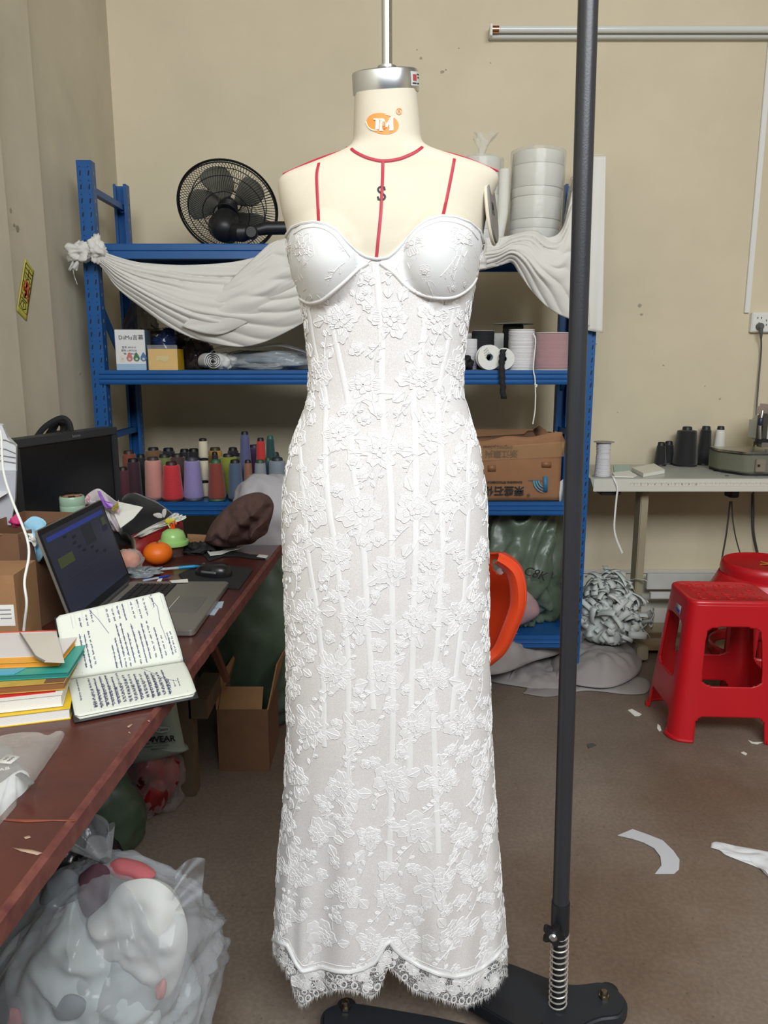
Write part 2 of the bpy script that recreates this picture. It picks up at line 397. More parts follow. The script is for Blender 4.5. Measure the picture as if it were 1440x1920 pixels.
tapeobj('centre_tape', [(718,303),(717,340),(714,400),(709,450),(705,492)])
tapeobj('left_tape', [(598,306),(594,330),(596,380),(598,424)])
tapeobj('right_tape', [(852,298),(848,320),(838,370),(829,412)])
# neckline tape: ring round the neck base
strip(ft, [(659,279),(663,283),(675,290),(692,297),(717,302),(745,299),(765,292),(781,284),(792,276)], .0052, .0012, 60, prof=(.3,1,1,.3), mb=(nbm := MB()))
obj('neckline_tape', nbm, m_redtape, form)
nb = MB(); nb.tube([S(a, PY(720,277,YC).z, off=.001) for a in [pi/2+pi*k/40 for k in range(41)]], .0022, 6); obj('neckline_tape', nb, m_redtape, form)
for s, ex in ((-1, (530,328)), (1, (934,322))):
    P = spline([(661 if s < 0 else 792, 278, 0), ((662+ex[0])/2 if s < 0 else (792+ex[0])/2, 299 if s < 0 else 294, 0), (ex[0], ex[1], 0)], 24)
    t = MB(); q = [PY(p.x, p.y-1.0, YC) for p in P]; t.tube(q, .0018, 6); obj('shoulder_tape', t, m_redtape, form)
# metal neck cap, sticker and hanging rod
NC = Vector((S(0, ZNECK).x, YC, ZNECK+.001))
tl = Matrix.Translation(NC) @ Matrix.Rotation(radians(-3.6), 4, 'Y') @ Matrix.Rotation(radians(13.5), 4, 'X') @ Matrix.Diagonal((1, 1.0, 1, 1))
R0 = (PY(783,172,YC).x-PY(664,172,YC).x)/2+.002
cap = MB(); prof = [(R0, -.004), (R0+.0005, 0), (R0, .026), (R0-.0015, .0285), (R0-.005, .030), (.012, .031)]; cap.lathe(prof, 64, tl)
capo = obj('neck_cap', cap, mat('cap_aluminium', (225,228,232), .30, metal=1), form, ang=35)
rod = MB(); rx = PY(726,100,YC).x
rod.tube([(rx, YC, ZNECK+.02), (PY(723,0,YC).x, YC, 2.36)], .0088, 20); obj('hanging_rod', rod, m_chrome, form, ang=60)
st = MB(); st.lathe([(.016, .030), (.016,.034), (.0088,.036)], 24, Matrix.Translation((rx, YC, ZNECK+.003))); obj('rod_collar', st, m_steel, form)
sk = MB()
def capp(a, z, o=.0008): return tl @ Vector(((R0+o)*sin(a), -(R0+o)*cos(a), z))
sk.grid(lambda u, v: capp(radians(47+34*u), .003+.020*v), 10, 2); sko = obj('cap_sticker', sk, mat('silver_sticker', (205,208,208), .35), form)
sl = MB(); sl.grid(lambda u, v: capp(radians(52+12*u)+radians(4)*0, .010+.009*v, .0013), 4, 2); obj('sticker_logo', sl, mat('sticker_red', (180,70,70), .5), form)
for z0, a0, a1 in ((.0055,50,63),(.0185,66,80),(.014,68,80),(.0055,66,78)):
    q = MB(); q.grid(lambda u, v: capp(radians(a0+(a1-a0)*u), z0+.0017*v, .0014), 4, 1); obj('sticker_print', q, m_ink, form)
# orange oval emblem printed on the neck
def neckp(px, py, lift):
    h, n = cast(ft, px, py); n = n if n.dot(ray(px, py)) < 0 else -n; return h+n*lift
m_org = mat('emblem_orange', (236,140,62), .6); m_cream = mat('emblem_cream', (240,228,204), .7)
def flat_px(name, poly, m, lift, parent=form, tree=ft):
    """thin print: a picture polygon cast onto the surface (fan)"""
    mb = MB(); cx = sum(p[0] for p in poly)/len(poly); cy = sum(p[1] for p in poly)/len(poly); n = len(poly)
    def q(x, y):
        h, nn = cast(tree, x, y); nn = nn if nn.dot(ray(x, y)) < 0 else -nn; return h+nn*lift
    rings = [[q(cx+(x-cx)*s, cy+(y-cy)*s) for x, y in poly] for s in (1, .66, .33)]
    vs = [v for r in rings for v in r]+[q(cx, cy)]; fs = []
    for r in range(2):
        for i in range(n): j = (i+1) % n; fs.append((r*n+i, r*n+j, (r+1)*n+j, (r+1)*n+i))
    for i in range(n): fs.append((2*n+i, 2*n+(i+1) % n, 3*n))
    mb.add(vs, fs); return obj(name, mb, m, parent)
def ell(cx, cy, rx, ry, rot, n=40, a0=0, a1=2*pi): return [(cx+rx*cos(a)*cos(rot)-ry*sin(a)*sin(rot), cy+rx*cos(a)*sin(rot)+ry*sin(a)*cos(rot)) for a in [a0+(a1-a0)*k/n for k in range(n)]]
flat_px('neck_emblem', ell(717.5,232,30.5,19.5,radians(12)), m_org, .0006)
def ribbon_px(name, pts, w, m, lift, n=24, parent=form, tree=ft):
    return obj(name, strip(tree, pts, w, 0.0, n, prof=(0,0,0)), m, parent) if lift is None else _rib(name, pts, w, m, lift, n, parent, tree)
def _rib(name, pts, w, m, lift, n, parent, tree):
    mb = strip(tree, pts, w, lift, n, prof=(1,1,1)); return obj(name, mb, m, parent)
_rib('emblem_swash', [(687,228),(691,238),(699,244),(708,245)], .0016, m_cream, .0012, 16, form, ft)
_rib('emblem_swash', [(722,215),(730,217),(738,222)], .0010, m_cream, .0012, 12, form, ft)
def emb_text(body, px, py, size, m, lift, ws=1.0, name='emblem_lettering', rot=0, bold=0):
    h, n = cast(ft, px, py); n = n if n.dot(ray(px, py)) < 0 else -n
    M = frame(h+n*lift, (cos(rot)-n.x*n.x*0, -n.x*1.0/max(.2, -n.y)*-1 if False else 0, sin(rot)), (0,0,1))
    x = Vector((0,0,1)).cross(n).normalized(); M = frame(h+n*lift, x*cos(rot)+Vector((0,0,1))*sin(rot), Vector((0,0,1)))
    return text(body, size, m, form, M, .0002, name, sx=ws, bold=bold)
for pts_, w_ in (([(708,224),(708,234),(707.5,243)],.0062),([(701,224),(711,224)],.0022),([(716,224),(715.5,234),(715,245)],.0050),([(712,224),(718,224)],.0022),([(711.5,245),(719,245)],.0020),([(717,225),(720.5,231),(725,239)],.0055),([(724,239),(728.5,231),(733,222)],.0036),([(733.5,222),(733.5,233),(734,244)],.0062),([(729,244.5),(737,244)],.0020),([(732,221.5),(738,221)],.0020)):
    _rib('emblem_letter', pts_, w_, m_cream, .0015, 10, form, ft)
_rib('registered_mark', ell(748,209,5.2,5.6,0,18)+[(753.2,209)], .0009, m_org, .0009, 40, form, ft)
emb_text('R', 748, 209, .0085, m_org, .0016, 1.0, name='registered_mark')
tw = emb_text('佳', 720, 233, .0075, m_org, .0024, .9); emb_text('美', 720, 240, .0075, m_org, .0024, .9)
_rib('size_letter', [(721.5,357),(720,352.5),(715.5,350.5),(710.5,352.5),(709,356.5),(711.5,360.5),(716,363),(720.5,366),(722,370),(719.5,374),(715,375.5),(710,373.5),(708.5,369)], .0032, m_ink, .0006, 40, form, ft)
_rib('size_letter', [(721.5,350),(721.5,357.5)], .0012, m_ink, .0006, 6, form, ft); _rib('size_letter', [(708.5,368.5),(708.5,376)], .0012, m_ink, .0006, 6, form, ft)
# armhole plate on the right
ap = MB(); pc = (PY(924,395,YC)+Vector((.004,0,0)));
ax = Vector((.98,-.2,.06)).normalized()
Mx = frame(PY(922,396,YC-.015), Vector((.3,.95,-.0)), Vector((-.14,0,1)))
ap.prism([(.036*cos(2*pi*k/40), .052*sin(2*pi*k/40)) for k in range(40)], -.004, .004, Mx)
obj('armhole_plate', ap, mat('armhole_grey', (120,116,112), .6), form, bev=.001)
ar = MB(); ar.tube([Mx @ Vector((.037*cos(2*pi*k/48), .053*sin(2*pi*k/48), -.002)) for k in range(48)], .003, 8, closed=True); obj('armhole_rim', ar, m_linen, form)
text('M', .03, m_ink, form, Mx @ Matrix.Translation((-.012,0,.0045)), .0002, 'armhole_print', sx=.8)

# ---------------- the gown ----------------
TOPC = [(530,462),(538,440),(547,427),(567,419),(590,416),(613,421),(633,433),(650,453),(667,470),(687,482),(707,486),(727,483),(743,470),(760,450),(780,427),(800,413),(827,405),(853,407),(880,417),(900,435),(907,458),(915,470)]
HEMC = [(505,1757),(514,1762),(540,1772),(556,1806),(567,1821),(585,1817),(605,1813),(630,1820),(656,1822),(684,1815),(704,1803),(716,1782),(728,1761),(740,1778),(755,1792),(787,1811),(820,1825),(851,1831),(878,1826),(899,1817),(925,1797),(944,1776),(952,1774)]
LACEC = [(505,1785),(515,1795),(530,1815),(545,1840),(556,1876),(566,1890),(585,1875),(605,1864),(640,1857),(665,1860),(698,1873),(712,1858),(722,1822),(733,1818),(748,1832),(765,1850),(781,1864),(819,1872),(850,1884),(874,1889),(895,1880),(918,1868),(935,1850),(944,1830),(952,1828)]
G = dict(off=.0015, folds=1.0)
def gown(a, z, lift=0.0):
    p = S(a, z, off=.0015+lift, folds=1.0)
    # the hem parts at the centre front: a soft valley
    if z < .5 and cos(a) > 0:
        d = p.x-PY(728,1760,YC-.12).x; w = (1-z/.5)**1.5; p.y += .022*w*math.exp(-(d/.022)**2)
        d2 = p.x-PY(556,1760,YC-.05).x; p.y += .018*w*math.exp(-(d2/.012)**2)
    p.y += .0012*fb(p, 16, 2)
    return p
def solve(a, tab, z0):
    z = z0
    for _ in range(25):
        p = gown(a, z); x, y = proj(p); d = y-interp(x, tab); z += d*1.0/F*1.2
    return z
NA = 240; AA = [-pi+2*pi*k/NA for k in range(NA)]
zt = PY(720,462,YC).z; zh = PY(720,1766,YC).z; zl = PY(720,1800,YC).z
def col_z(a, tab, zb, z0):
    if abs(a) <= pi/2: return solve(a, tab, z0)
    e = solve(math.copysign(pi/2, a), tab, z0); w = min(1, (abs(a)-pi/2)/.6); return e*(1-w)+zb*w
ZT = [col_z(a, TOPC, zt, zt) for a in AA]; ZH = [col_z(a, HEMC, zh, zh) for a in AA]
AL = [-pi+2*pi*k/960 for k in range(960)]
ZHF = list(np.interp(AL, AA+[pi], ZH+[ZH[0]]))
ZL = [col_z(a, LACEC, zl, zl) for a in AA]; ZLF = list(np.interp(AL, AA+[pi], ZL+[ZL[0]]))
gb = MB(); NR = 230; rows = []
for j in range(NR+1):
    t = j/NR; rows.append([gown(AA[k], ZT[k]*(1-t)+ZH[k]*t) for k in range(NA)])
gb.ring_loft(rows, caps=False)
def lace_net():
    m = mat('lace_net_over_lining', (222,217,214), .75, sheen=.2); nt = m.node_tree; b = nt.nodes['Principled BSDF']; tc = nt.nodes['Texture Coordinate']
    v = nt.nodes.new('ShaderNodeTexVoronoi'); v.feature = 'DISTANCE_TO_EDGE'; v.inputs['Scale'].default_value = 330; nt.links.new(tc.outputs['Object'], v.inputs['Vector'])
    r = nt.nodes.new('ShaderNodeValToRGB'); r.color_ramp.elements[0].position = .02; r.color_ramp.elements[0].color = (*lin((222,219,217)), 1); r.color_ramp.elements[1].position = .22; r.color_ramp.elements[1].color = (*lin((207,203,201)), 1)
    nt.links.new(v.outputs['Distance'], r.inputs['Fac'])
    nt.links.new(r.outputs['Color'], b.inputs['Base Color'])
    bp = nt.nodes.new('ShaderNodeBump'); bp.inputs['Strength'].default_value = .06; bp.inputs['Distance'].default_value = .0005; bp.invert = True
    nt.links.new(v.outputs['Distance'], bp.inputs['Height']); nt.links.new(bp.outputs['Normal'], b.inputs['Normal'])
    b.inputs['Subsurface Weight'].default_value = 0
    return m
m_net = lace_net()
m_lace = mat('lace_cord', (228,227,226), .8, sheen=.1, bump=.2, bs=900)
m_lacef = mat('lace_petal_fill', (222,220,219), .8, bump=.15, bs=700)
m_satin = mat('white_satin', (220,221,221), .5, bump=.05, bs=90, sheen=.2)
gownT = thing('lace_gown', 'long white strapless lace gown with boned bodice hanging on the dress form', 'dress', (0, YC, zl))
gobj = obj('gown_body', gb, m_net, gownT, ang=80)
gt = BVHTree.FromPolygons([tuple(v) for v in gb.v], gb.f)
# padded cups: smooth satin laid over the bust
cup_edges = [[(562,560),(580,568),(603,563),(623,548),(647,527),(667,508),(690,493)], [(713,493),(740,513),(763,537),(790,552),(827,559),(857,555),(883,537),(897,510),(905,470)]]
topl = [p for p in TOPC if 536 < p[0] < 700]; topr = [p for p in TOPC if 715 < p[0] < 908]
def cup(top, bot):
    T = spline([(x, y+2, 0) for x, y in top], 40); B = spline([(x, y, 0) for x, y in bot], 40); mb = MB()
    def fn(u, v):
        i = min(39, int(u*39+.5)); p = T[i].lerp(B[i], v); h, n = cast(gt, p.x, p.y)
        if h is None:
            for dx in (4,-4,8,-8,14,-14):
                h, n = cast(gt, p.x+dx, p.y)
                if h is not None: break
        n = n if n.dot(ray(p.x, p.y)) < 0 else -n
        return h+n*.0011
    mb.grid(fn, 39, 24); return mb
bl = [(545,520)]+cup_edges[0]; br = cup_edges[1][:-1]+[(903,500)]
obj('cup', cup([(543,440)]+topl[2:]+[(698,484)], [(547,500),(556,545)]+cup_edges[0]), m_satin, gownT, ang=80)
obj('cup', cup([(716,484)]+topr[:-1], cup_edges[1][:-1]), m_satin, gownT, ang=80)
for e in cup_edges:
    obj('underbust_piping', strip(gt, e, .0075, .0028, 70, prof=(0,.8,1,.8,0)), m_lace, gownT)
# binding along the sweetheart top edge and line of stitching under it
bd = MB(); bd.tube([gown(a, z, .001) for a, z in zip(AA, ZT)], .0026, 6, closed=True); obj('top_binding', bd, m_satin, gownT)
for seg_ in ([(552,440),(570,430),(592,427),(612,433),(628,445),(643,465),(655,482)], [(758,472),(775,446),(795,428),(825,417),(853,419),(878,430),(895,450)]):
    obj('cup_seam', strip(gt, seg_, .0022, .0022, 40), m_lace, gownT)
BONES = [[(703,492),(711,560),(716,640),(716,720),(719,790),(728,860),(734,960),(735,1100),(737,1300),(733,1500),(729,1640)],
 [(612,572),(625,622),(640,691),(651,742),(657,788),(661,859),(671,936),(677,1004),(683,1049),(689,1169),(695,1243),(700,1330)],
 [(576,572),(581,594),(591,657),(605,713),(611,753),(610,802),(611,879),(617,955),(629,1028),(638,1109),(647,1169),(653,1243),(653,1330),(654,1500)],
 [(560,807),(566,893),(571,955),(579,1049),(591,1124),(600,1199),(606,1258),(608,1400)],
 [(805,566),(798,600),(790,662),(780,719),(775,750),(778,793),(780,879),(780,950),(779,1049),(776,1139),(774,1228),(771,1303),(768,1450)],
 [(856,566),(852,574),(839,651),(826,713),(822,750),(823,807),(829,879),(828,950),(831,1034),(825,1124),(820,1213),(812,1303),(822,1600)],
 [(879,807),(880,907),(879,960),(874,1064),(868,1154),(856,1258),(847,1348)]]
for b in BONES: obj('boning_channel', strip(gt, b, .0105, .0012, 110, prof=(0,.7,.8,.8,.7,0)), m_lace, gownT, ang=80)
# satin piping along the lining hem
hp = MB(); hp.tube([gown(a, z, .001) for a, z in zip(AL, ZHF)], .0042, 8, closed=True); obj('hem_piping', hp, m_satin, gownT)
hs = MB(); hs.tube([gown(a, z+.011, -.0004) for a, z in zip(AL, ZHF)], .0012, 5, closed=True); obj('hem_stitching', hs, m_lace, gownT)
# lace trim below the lining
def trim_mat():
    m = mat('sheer_lace_net', (205,206,208), .8); nt = m.node_tree; b = nt.nodes['Principled BSDF']; tc = nt.nodes['Texture Coordinate']; out = nt.nodes['Material Output']
    v = nt.nodes.new('ShaderNodeTexVoronoi'); v.feature = 'DISTANCE_TO_EDGE'; v.inputs['Scale'].default_value = 260; nt.links.new(tc.outputs['Object'], v.inputs['Vector'])
    r = nt.nodes.new('ShaderNodeMapRange'); r.inputs['From Min'].default_value = .05; r.inputs['From Max'].default_value = .14; r.inputs['To Min'].default_value = .75; r.inputs['To Max'].default_value = .10
    nt.links.new(v.outputs['Distance'], r.inputs['Value']); tr = nt.nodes.new('ShaderNodeBsdfTransparent'); mx = nt.nodes.new('ShaderNodeMixShader')
    nt.links.new(r.outputs['Result'], mx.inputs['Fac']); nt.links.new(tr.outputs[0], mx.inputs[1]); nt.links.new(b.outputs[0], mx.inputs[2]); nt.links.new(mx.outputs[0], out.inputs['Surface'])
    return m
def trimp(a, z): return gown(a, z, .001)
tb = MB(); tb.ring_loft([[trimp(a, zh_*(1-t)+(zl_+.006)*t) for a, zh_, zl_ in zip(AL, ZHF, ZLF)] for t in [j/8 for j in range(9)]], caps=False)
obj('lace_trim', tb, trim_mat(), gownT, ang=80)
fr = MB()
for k in range(960):
    a = AL[k]; z = ZLF[k]+.006; sc = .004+.006*abs(sin(k*.21)); L = sc+random.random()*.007; lean = (random.random()-.5)*.005
    p = trimp(a, z); q = trimp(a+.0045, z); w = (q-p)
    fr.add([p-w*.25, p+w*.9, p+w*.3+Vector((lean,0,-L))], [(0,1,2)])
    if k % 2: fr.add([p, p+w*.35, p+w*.2+Vector((lean*2,0,-L*1.5))], [(0,1,2)])
obj('eyelash_fringe', fr, m_lace, gownT, kind='stuff')
# arc-length map so motifs keep their shape round the body
SZ = np.linspace(zl-.02, zt+.1, 60); SA = np.linspace(-pi*.75, pi*.75, 121); SARC = []
for z in SZ:
    P = [S(a, z, bust=False) for a in SA]; d = [0]
    for i in range(1, 121): d.append(d[-1]+(P[i]-P[i-1]).length)
    d = np.array(d); SARC.append(d-np.interp(0, SA, d))
SARC = np.array(SARC)
def ang_of(s, z):
    i = (z-SZ[0])/(SZ[-1]-SZ[0])*59; i = min(max(i, 0), 58.999); k = int(i); t = i-k
    return float(np.interp(s, SARC[k]*(1-t)+SARC[k+1]*t, SA))
def onG(s, z, lift): return gown(ang_of(s, z), z, lift)
fillM = MB()
def okpt(s, z, lo=None):
    a = ang_of(s, z); zt_ = float(np.interp(a, AA, ZT)); zl_ = float(np.interp(a, AA, ZL)); return zl_+.008 < z < zt_-.004
def shape2(poly, lf=.0009, cord=.0011, cl=.0015, mb=None):
    """petal: filled polygon plus raised cord round it"""
    mb = fillM if mb is None else mb
    if not all(okpt(x, z) for x, z in poly): return
    n = len(poly); cx = sum(p[0] for p in poly)/n; cz = sum(p[1] for p in poly)/n
    vs = [onG(x, z, lf) for x, z in poly]+[onG(cx, cz, lf+.0006)]
    mb.add(vs, [(i, (i+1) % n, n) for i in range(n)], 0)
    line2(poly+[poly[0]], cord*.8, cl, mb)
def line2(pts, w, lift, mb=None):
    mb = fillM if mb is None else mb
    if not all(okpt(x, z) for x, z in pts): return
    vs = []
    for i, (x, z) in enumerate(pts):
        a = pts[max(0, i-1)]; b = pts[min(len(pts)-1, i+1)]; tx, tz = b[0]-a[0], b[1]-a[1]; L = sqrt(tx*tx+tz*tz) or 1; nx, nz = -tz/L, tx/L
        vs += [onG(x+nx*w, z+nz*w, lift-.001), onG(x, z, lift), onG(x-nx*w, z-nz*w, lift-.001)]
    mb.add(vs, [(3*i+k, 3*i+k+1, 3*i+k+4, 3*i+k+3) for i in range(len(pts)-1) for k in (0,1)], 1)
R = random.Random(11)
def petal(cx, cz, r, a, w, sc=3):
    pts = []; ph = R.random()*6; r = r*R.uniform(.85,1.15)
    for k in range(17):
        t = k/16; th = a+(t-.5)*w*(1.15-.25*abs(t-.5)); rr = r*(.22+.78*sin(pi*min(1,max(0,t*.94+.03)))**.38)*(1+.06*sin(t*pi*2*sc+ph)); pts.append((cx+rr*cos(th), cz+rr*sin(th)))
    pts.append((cx+.1*r*cos(a), cz+.1*r*sin(a))); return pts
def flower(cx, cz, r, n=6):
    a0 = R.random()*6; sq = R.uniform(.75,1)
    for k in range(n):
        a = a0+2*pi*k/n; big = R.uniform(.8,1.25); shape2(petal(cx, cz, r*big, a, 2*pi/n*1.1))
        if r > .02:
            p = petal(cx, cz, r*big*.72, a, 2*pi/n*.8, 2); line2(p[1:16], .0008, .0021)
            for q in (-.18,0,.18): line2([(cx+r*big*t*cos(a+q), cz+r*big*t*sin(a+q)) for t in (.45,.62,.82)], .0005, .0019)
    for k in range(n): shape2(petal(cx, cz, r*.42, a0+pi/n+2*pi*k/n, 2*pi/n, 2), .0018, .0008, .0026)
    for k in range(5): a = 2*pi*k/5; line2([(cx+.08*r*cos(a+j*.9), cz+.08*r*sin(a+j*.9)) for j in range(3)], .001, .0028)
def leaf(cx, cz, L, a, w=.36):
    pts = [(cx+L*(t*cos(a))-L*w*sin(pi*t)**.8*sin(a)*s*(1+.12*sin(t*18)), cz+L*(t*sin(a))+L*w*sin(pi*t)**.8*cos(a)*s*(1+.12*sin(t*18))) for s, ts in ((1, [k/7 for k in range(8)]), (-1, [1-k/7 for k in range(1, 7)])) for t in ts]
    shape2(pts); line2([(cx+L*t*cos(a), cz+L*t*sin(a)) for t in (0,.3,.6,.9)], .0009, .0022)
def vine(x0, z0, x1, z1, c=.3):
    mx, mz = (x0+x1)/2-(z1-z0)*c, (z0+z1)/2+(x1-x0)*c
    pts = [((1-t)**2*x0+2*t*(1-t)*mx+t*t*x1, (1-t)**2*z0+2*t*(1-t)*mz+t*t*z1) for t in [k/12 for k in range(13)]]
    line2(pts, .0011, .0019)
    for k in (3,6,9):
        x, z = pts[k]; a = atan2(pts[k+1][1]-z, pts[k+1][0]-x); leaf(x, z, .011, a+R.choice((-1,1))*.9, .3)
CW, CHh = .088, .104; nrow = int((zt-zl+.1)/CHh)+1
for j in range(nrow):
    for i in range(-5, 6):
        x = (i+(.5 if j % 2 else 0))*CW+R.uniform(-.012,.012); z = zl+.045+j*CHh+R.uniform(-.014,.014)
        if abs(x) > .43: continue
        flower(x, z, R.uniform(.026,.034), R.choice((5,6,7)))
        for q in range(R.choice((2,3))):
            a = R.random()*2*pi; leaf(x+.03*cos(a), z+.03*sin(a), R.uniform(.018,.028), a+R.uniform(-.4,.4))
        for q in range(2): a = R.random()*2*pi; flower(x+.052*cos(a), z+.056*sin(a), R.uniform(.009,.014), 5)
        vine(x+.02, z+.02, x+CW*.5, z+CHh*.85, R.uniform(-.35,.35)); vine(x-.01, z-.03, x-CW*.45, z-CHh*.6, R.uniform(-.3,.3))
obj('lace_motifs', fillM, [m_lacef, m_lace], gownT, kind='stuff', ang=80)
# scalloped motifs of the trim
sc = MB()
for k in range(0, 960, 13):
    a = AL[k]
    if abs(a) > 2.4: continue
    zb = ZLF[k]+.007; ztp = ZHF[k]-.004; H = ztp-zb
    if H < .012: continue
    rr = min(.012, H*.42); s0 = float(np.interp(a, SA, SARC[5])); 
    def loop(cx, cz, r, ry, n=14): return [(cx+r*cos(2*pi*q/n), cz+ry*sin(2*pi*q/n)) for q in range(n+1)]
    for (cx, cz, r_, ry) in ((s0, zb+rr*.7, rr*.55, rr*.7), (s0+.008, zb+rr*2.0, rr*.5, rr*.45), (s0-.007, zb+H*.72, rr*.6, rr*.45)):
        pts = loop(cx, cz, r_, ry); vs = []
        for q, (x, z) in enumerate(pts):
            d = (x-cx, z-cz); vs += [gown(ang_of(x, z), z, .002), gown(ang_of(cx+d[0]*.62, cz+d[1]*.62), cz+d[1]*.62, .002)]
        sc.add(vs, [(2*q, 2*q+1, 2*q+3, 2*q+2) for q in range(len(pts)-1)])
    for q in range(5):
        th = pi*.15+q*pi*.17; x = s0+.004; z = zb+H*.45; L = rr*1.1
        vs = [gown(ang_of(x+L*t*cos(th)+w*sin(th), z+L*t*sin(th)-w*cos(th)), z+L*t*sin(th)-w*cos(th), .0025) for t, w in ((.2,0),(.65,.0018),(1,0),(.65,-.0018))]
        sc.add(vs, [(0,1,2,3)])
obj('trim_motifs', sc, m_lace, gownT, kind='stuff')

# ---------------- the stand ----------------
YP = 1.36
pb = PY(1045,1905,YP); pt = PY(1103,0,YP); axd = (pt-pb).normalized()
def onp(y):  # point of the pole axis at picture row y
    f = (1905-y)/1905; lo, hi = 0, 1
    for _ in range(40):
        mid = (lo+hi)/2
        if proj(pb.lerp(pt, mid))[1] > y: lo = mid
        else: hi = mid
    return pb.lerp(pt, lo)
stand = thing('form_stand', 'black steel stand with tall pole, coil spring and cast base beside the gown', 'stand', (pb.x, pb.y, 0))
top = pb+axd*((2.42-pb.z)/axd.z)
pl = MB(); pl.tube([onp(1720), top], .0162, 28); obj('pole', pl, mat('pole_dark', (44,45,50), .36, cv=.1, cs=8, bump=.12, bs=300), stand, ang=60)
ip = MB(); ip.tube([onp(1895), onp(1700)], .012, 20); obj('inner_pole', ip, m_darkmetal, stand, ang=60)
slv = MB(); slv.tube([onp(1748), onp(1690)], .0182, 28); obj('sleeve', slv, m_darkmetal, stand, bev=.001, ang=50)
kn = MB(); kc = onp(1735)+Vector((-.017,-.02,0)); Mk = frame(kc, (.8,-.25,0), (0,.1,1)); 
kn.prism([((.019+.005*cos(5*a))*cos(a), (.019+.005*cos(5*a))*sin(a)) for a in [2*pi*k/50 for k in range(50)]], 0, .014, Mk)
ko = obj('clamp_knob', kn, m_black, stand, bev=.003); kb = MB(); kb.lathe([(.008,.0),(.008,.018),(.005,.021)], 16, Mk); obj('knob_bolt', kb, m_steel, ko)
sb = MB(); sb.tube([onp(1735)+Vector((0,0,0)), kc], .007, 12); obj('clamp_shaft', sb, m_darkmetal, stand)
sp = MB(); A, B = onp(1893), onp(1744); X = axd.cross(Vector((0,1,0))).normalized(); Yv = axd.cross(X); turns = 14; pts = []
for k in range(turns*20+1): t = k/(turns*20); a = 2*pi*turns*t; pts.append(A.lerp(B, t)+X*cos(a)*.0175+Yv*sin(a)*.0175)
sp.tube(pts, .0017, 6); obj('spring', sp, mat('spring_steel', (225,222,216), .38, metal=.75), stand)
cupb = MB(); cupb.lathe([(.034,.0),(.034,.01),(.027,.03),(.024,.055),(.021,.062),(.014,.062)], 32, Matrix.Translation((pb.x-.001, pb.y, pb.z-.065))); obj('pole_socket', cupb, m_darkmetal, stand)
arm = MB(); arm.tube([top+Vector((0,0,-.02)), Vector((top.x-.02, YP, 2.44)), Vector((rx+.03, YC, 2.44)), Vector((PY(723,0,YC).x, YC, 2.35))], .014, 16); obj('arm', arm, m_darkmetal, stand)
zb_ = .055
def zpoly(pts, z): return [PZ(x, y, z) for x, y in pts]
def smoothpoly(pts, n): P = spline([(x, y, 0) for x, y in pts+[pts[0]]], n); return [(p.x, p.y) for p in P[:-1]]
pA = smoothpoly([(895,1786),(960,1803),(1020,1826),(1063,1840),(1093,1840),(1127,1837),(1160,1853),(1177,1880),(1166,1905),(1127,1912),(1095,1930),(1078,1975),(1050,2040),(960,2050),(950,1950),(930,1890),(890,1830)], 70)
b = MB(); P = zpoly(pA, zb_); b.prism([(p.x, p.y) for p in P], zb_-.03, zb_); m_cast = mat('cast_black', (30,34,40), .5, bump=.1, bs=200)
obj('base_plate', b, m_cast, stand, bev=.008, seg=3)
pB = smoothpoly([(600,1925),(603,1897),(622,1881),(660,1875),(760,1891),(850,1908),(960,1940),(1000,2010),(940,2060),(760,2020),(640,1985)], 60)
b = MB(); P = zpoly(pB, zb_-.002); b.prism([(p.x, p.y) for p in P], zb_-.03, zb_-.002); obj('base_foot', b, m_cast, stand, bev=.008, seg=3)
b = MB(); q0, q1 = PZ(868,1862,zb_+.0), PZ(1010,1945,zb_+.0); d = (q1-q0); b.box((q0+q1)/2+Vector((0,0,.004)), (d.length, .045, .03), atan2(d.y, d.x)); obj('base_rail', b, m_darkmetal, stand, bev=.003)
for p in zpoly([(1132,1870),(648,1890)], zb_):
    b = MB(); b.lathe([(.011,0),(.011,.006)], 6, p); b.lathe([(.0075,.006),(.0085,.010),(.006,.017),(.001,.0195)], 16, p); obj('dome_nut', b, mat('dull_nickel', (150,140,120), .3, metal=1), stand)
for p in zpoly([(1140,1875),(650,1905),(980,1990),(920,1805)], 0.0):
    b = MB(); b.lathe([(.018,0),(.02,.004),(.02,.027)], 20, p); obj('rubber_foot', b, m_black, stand)
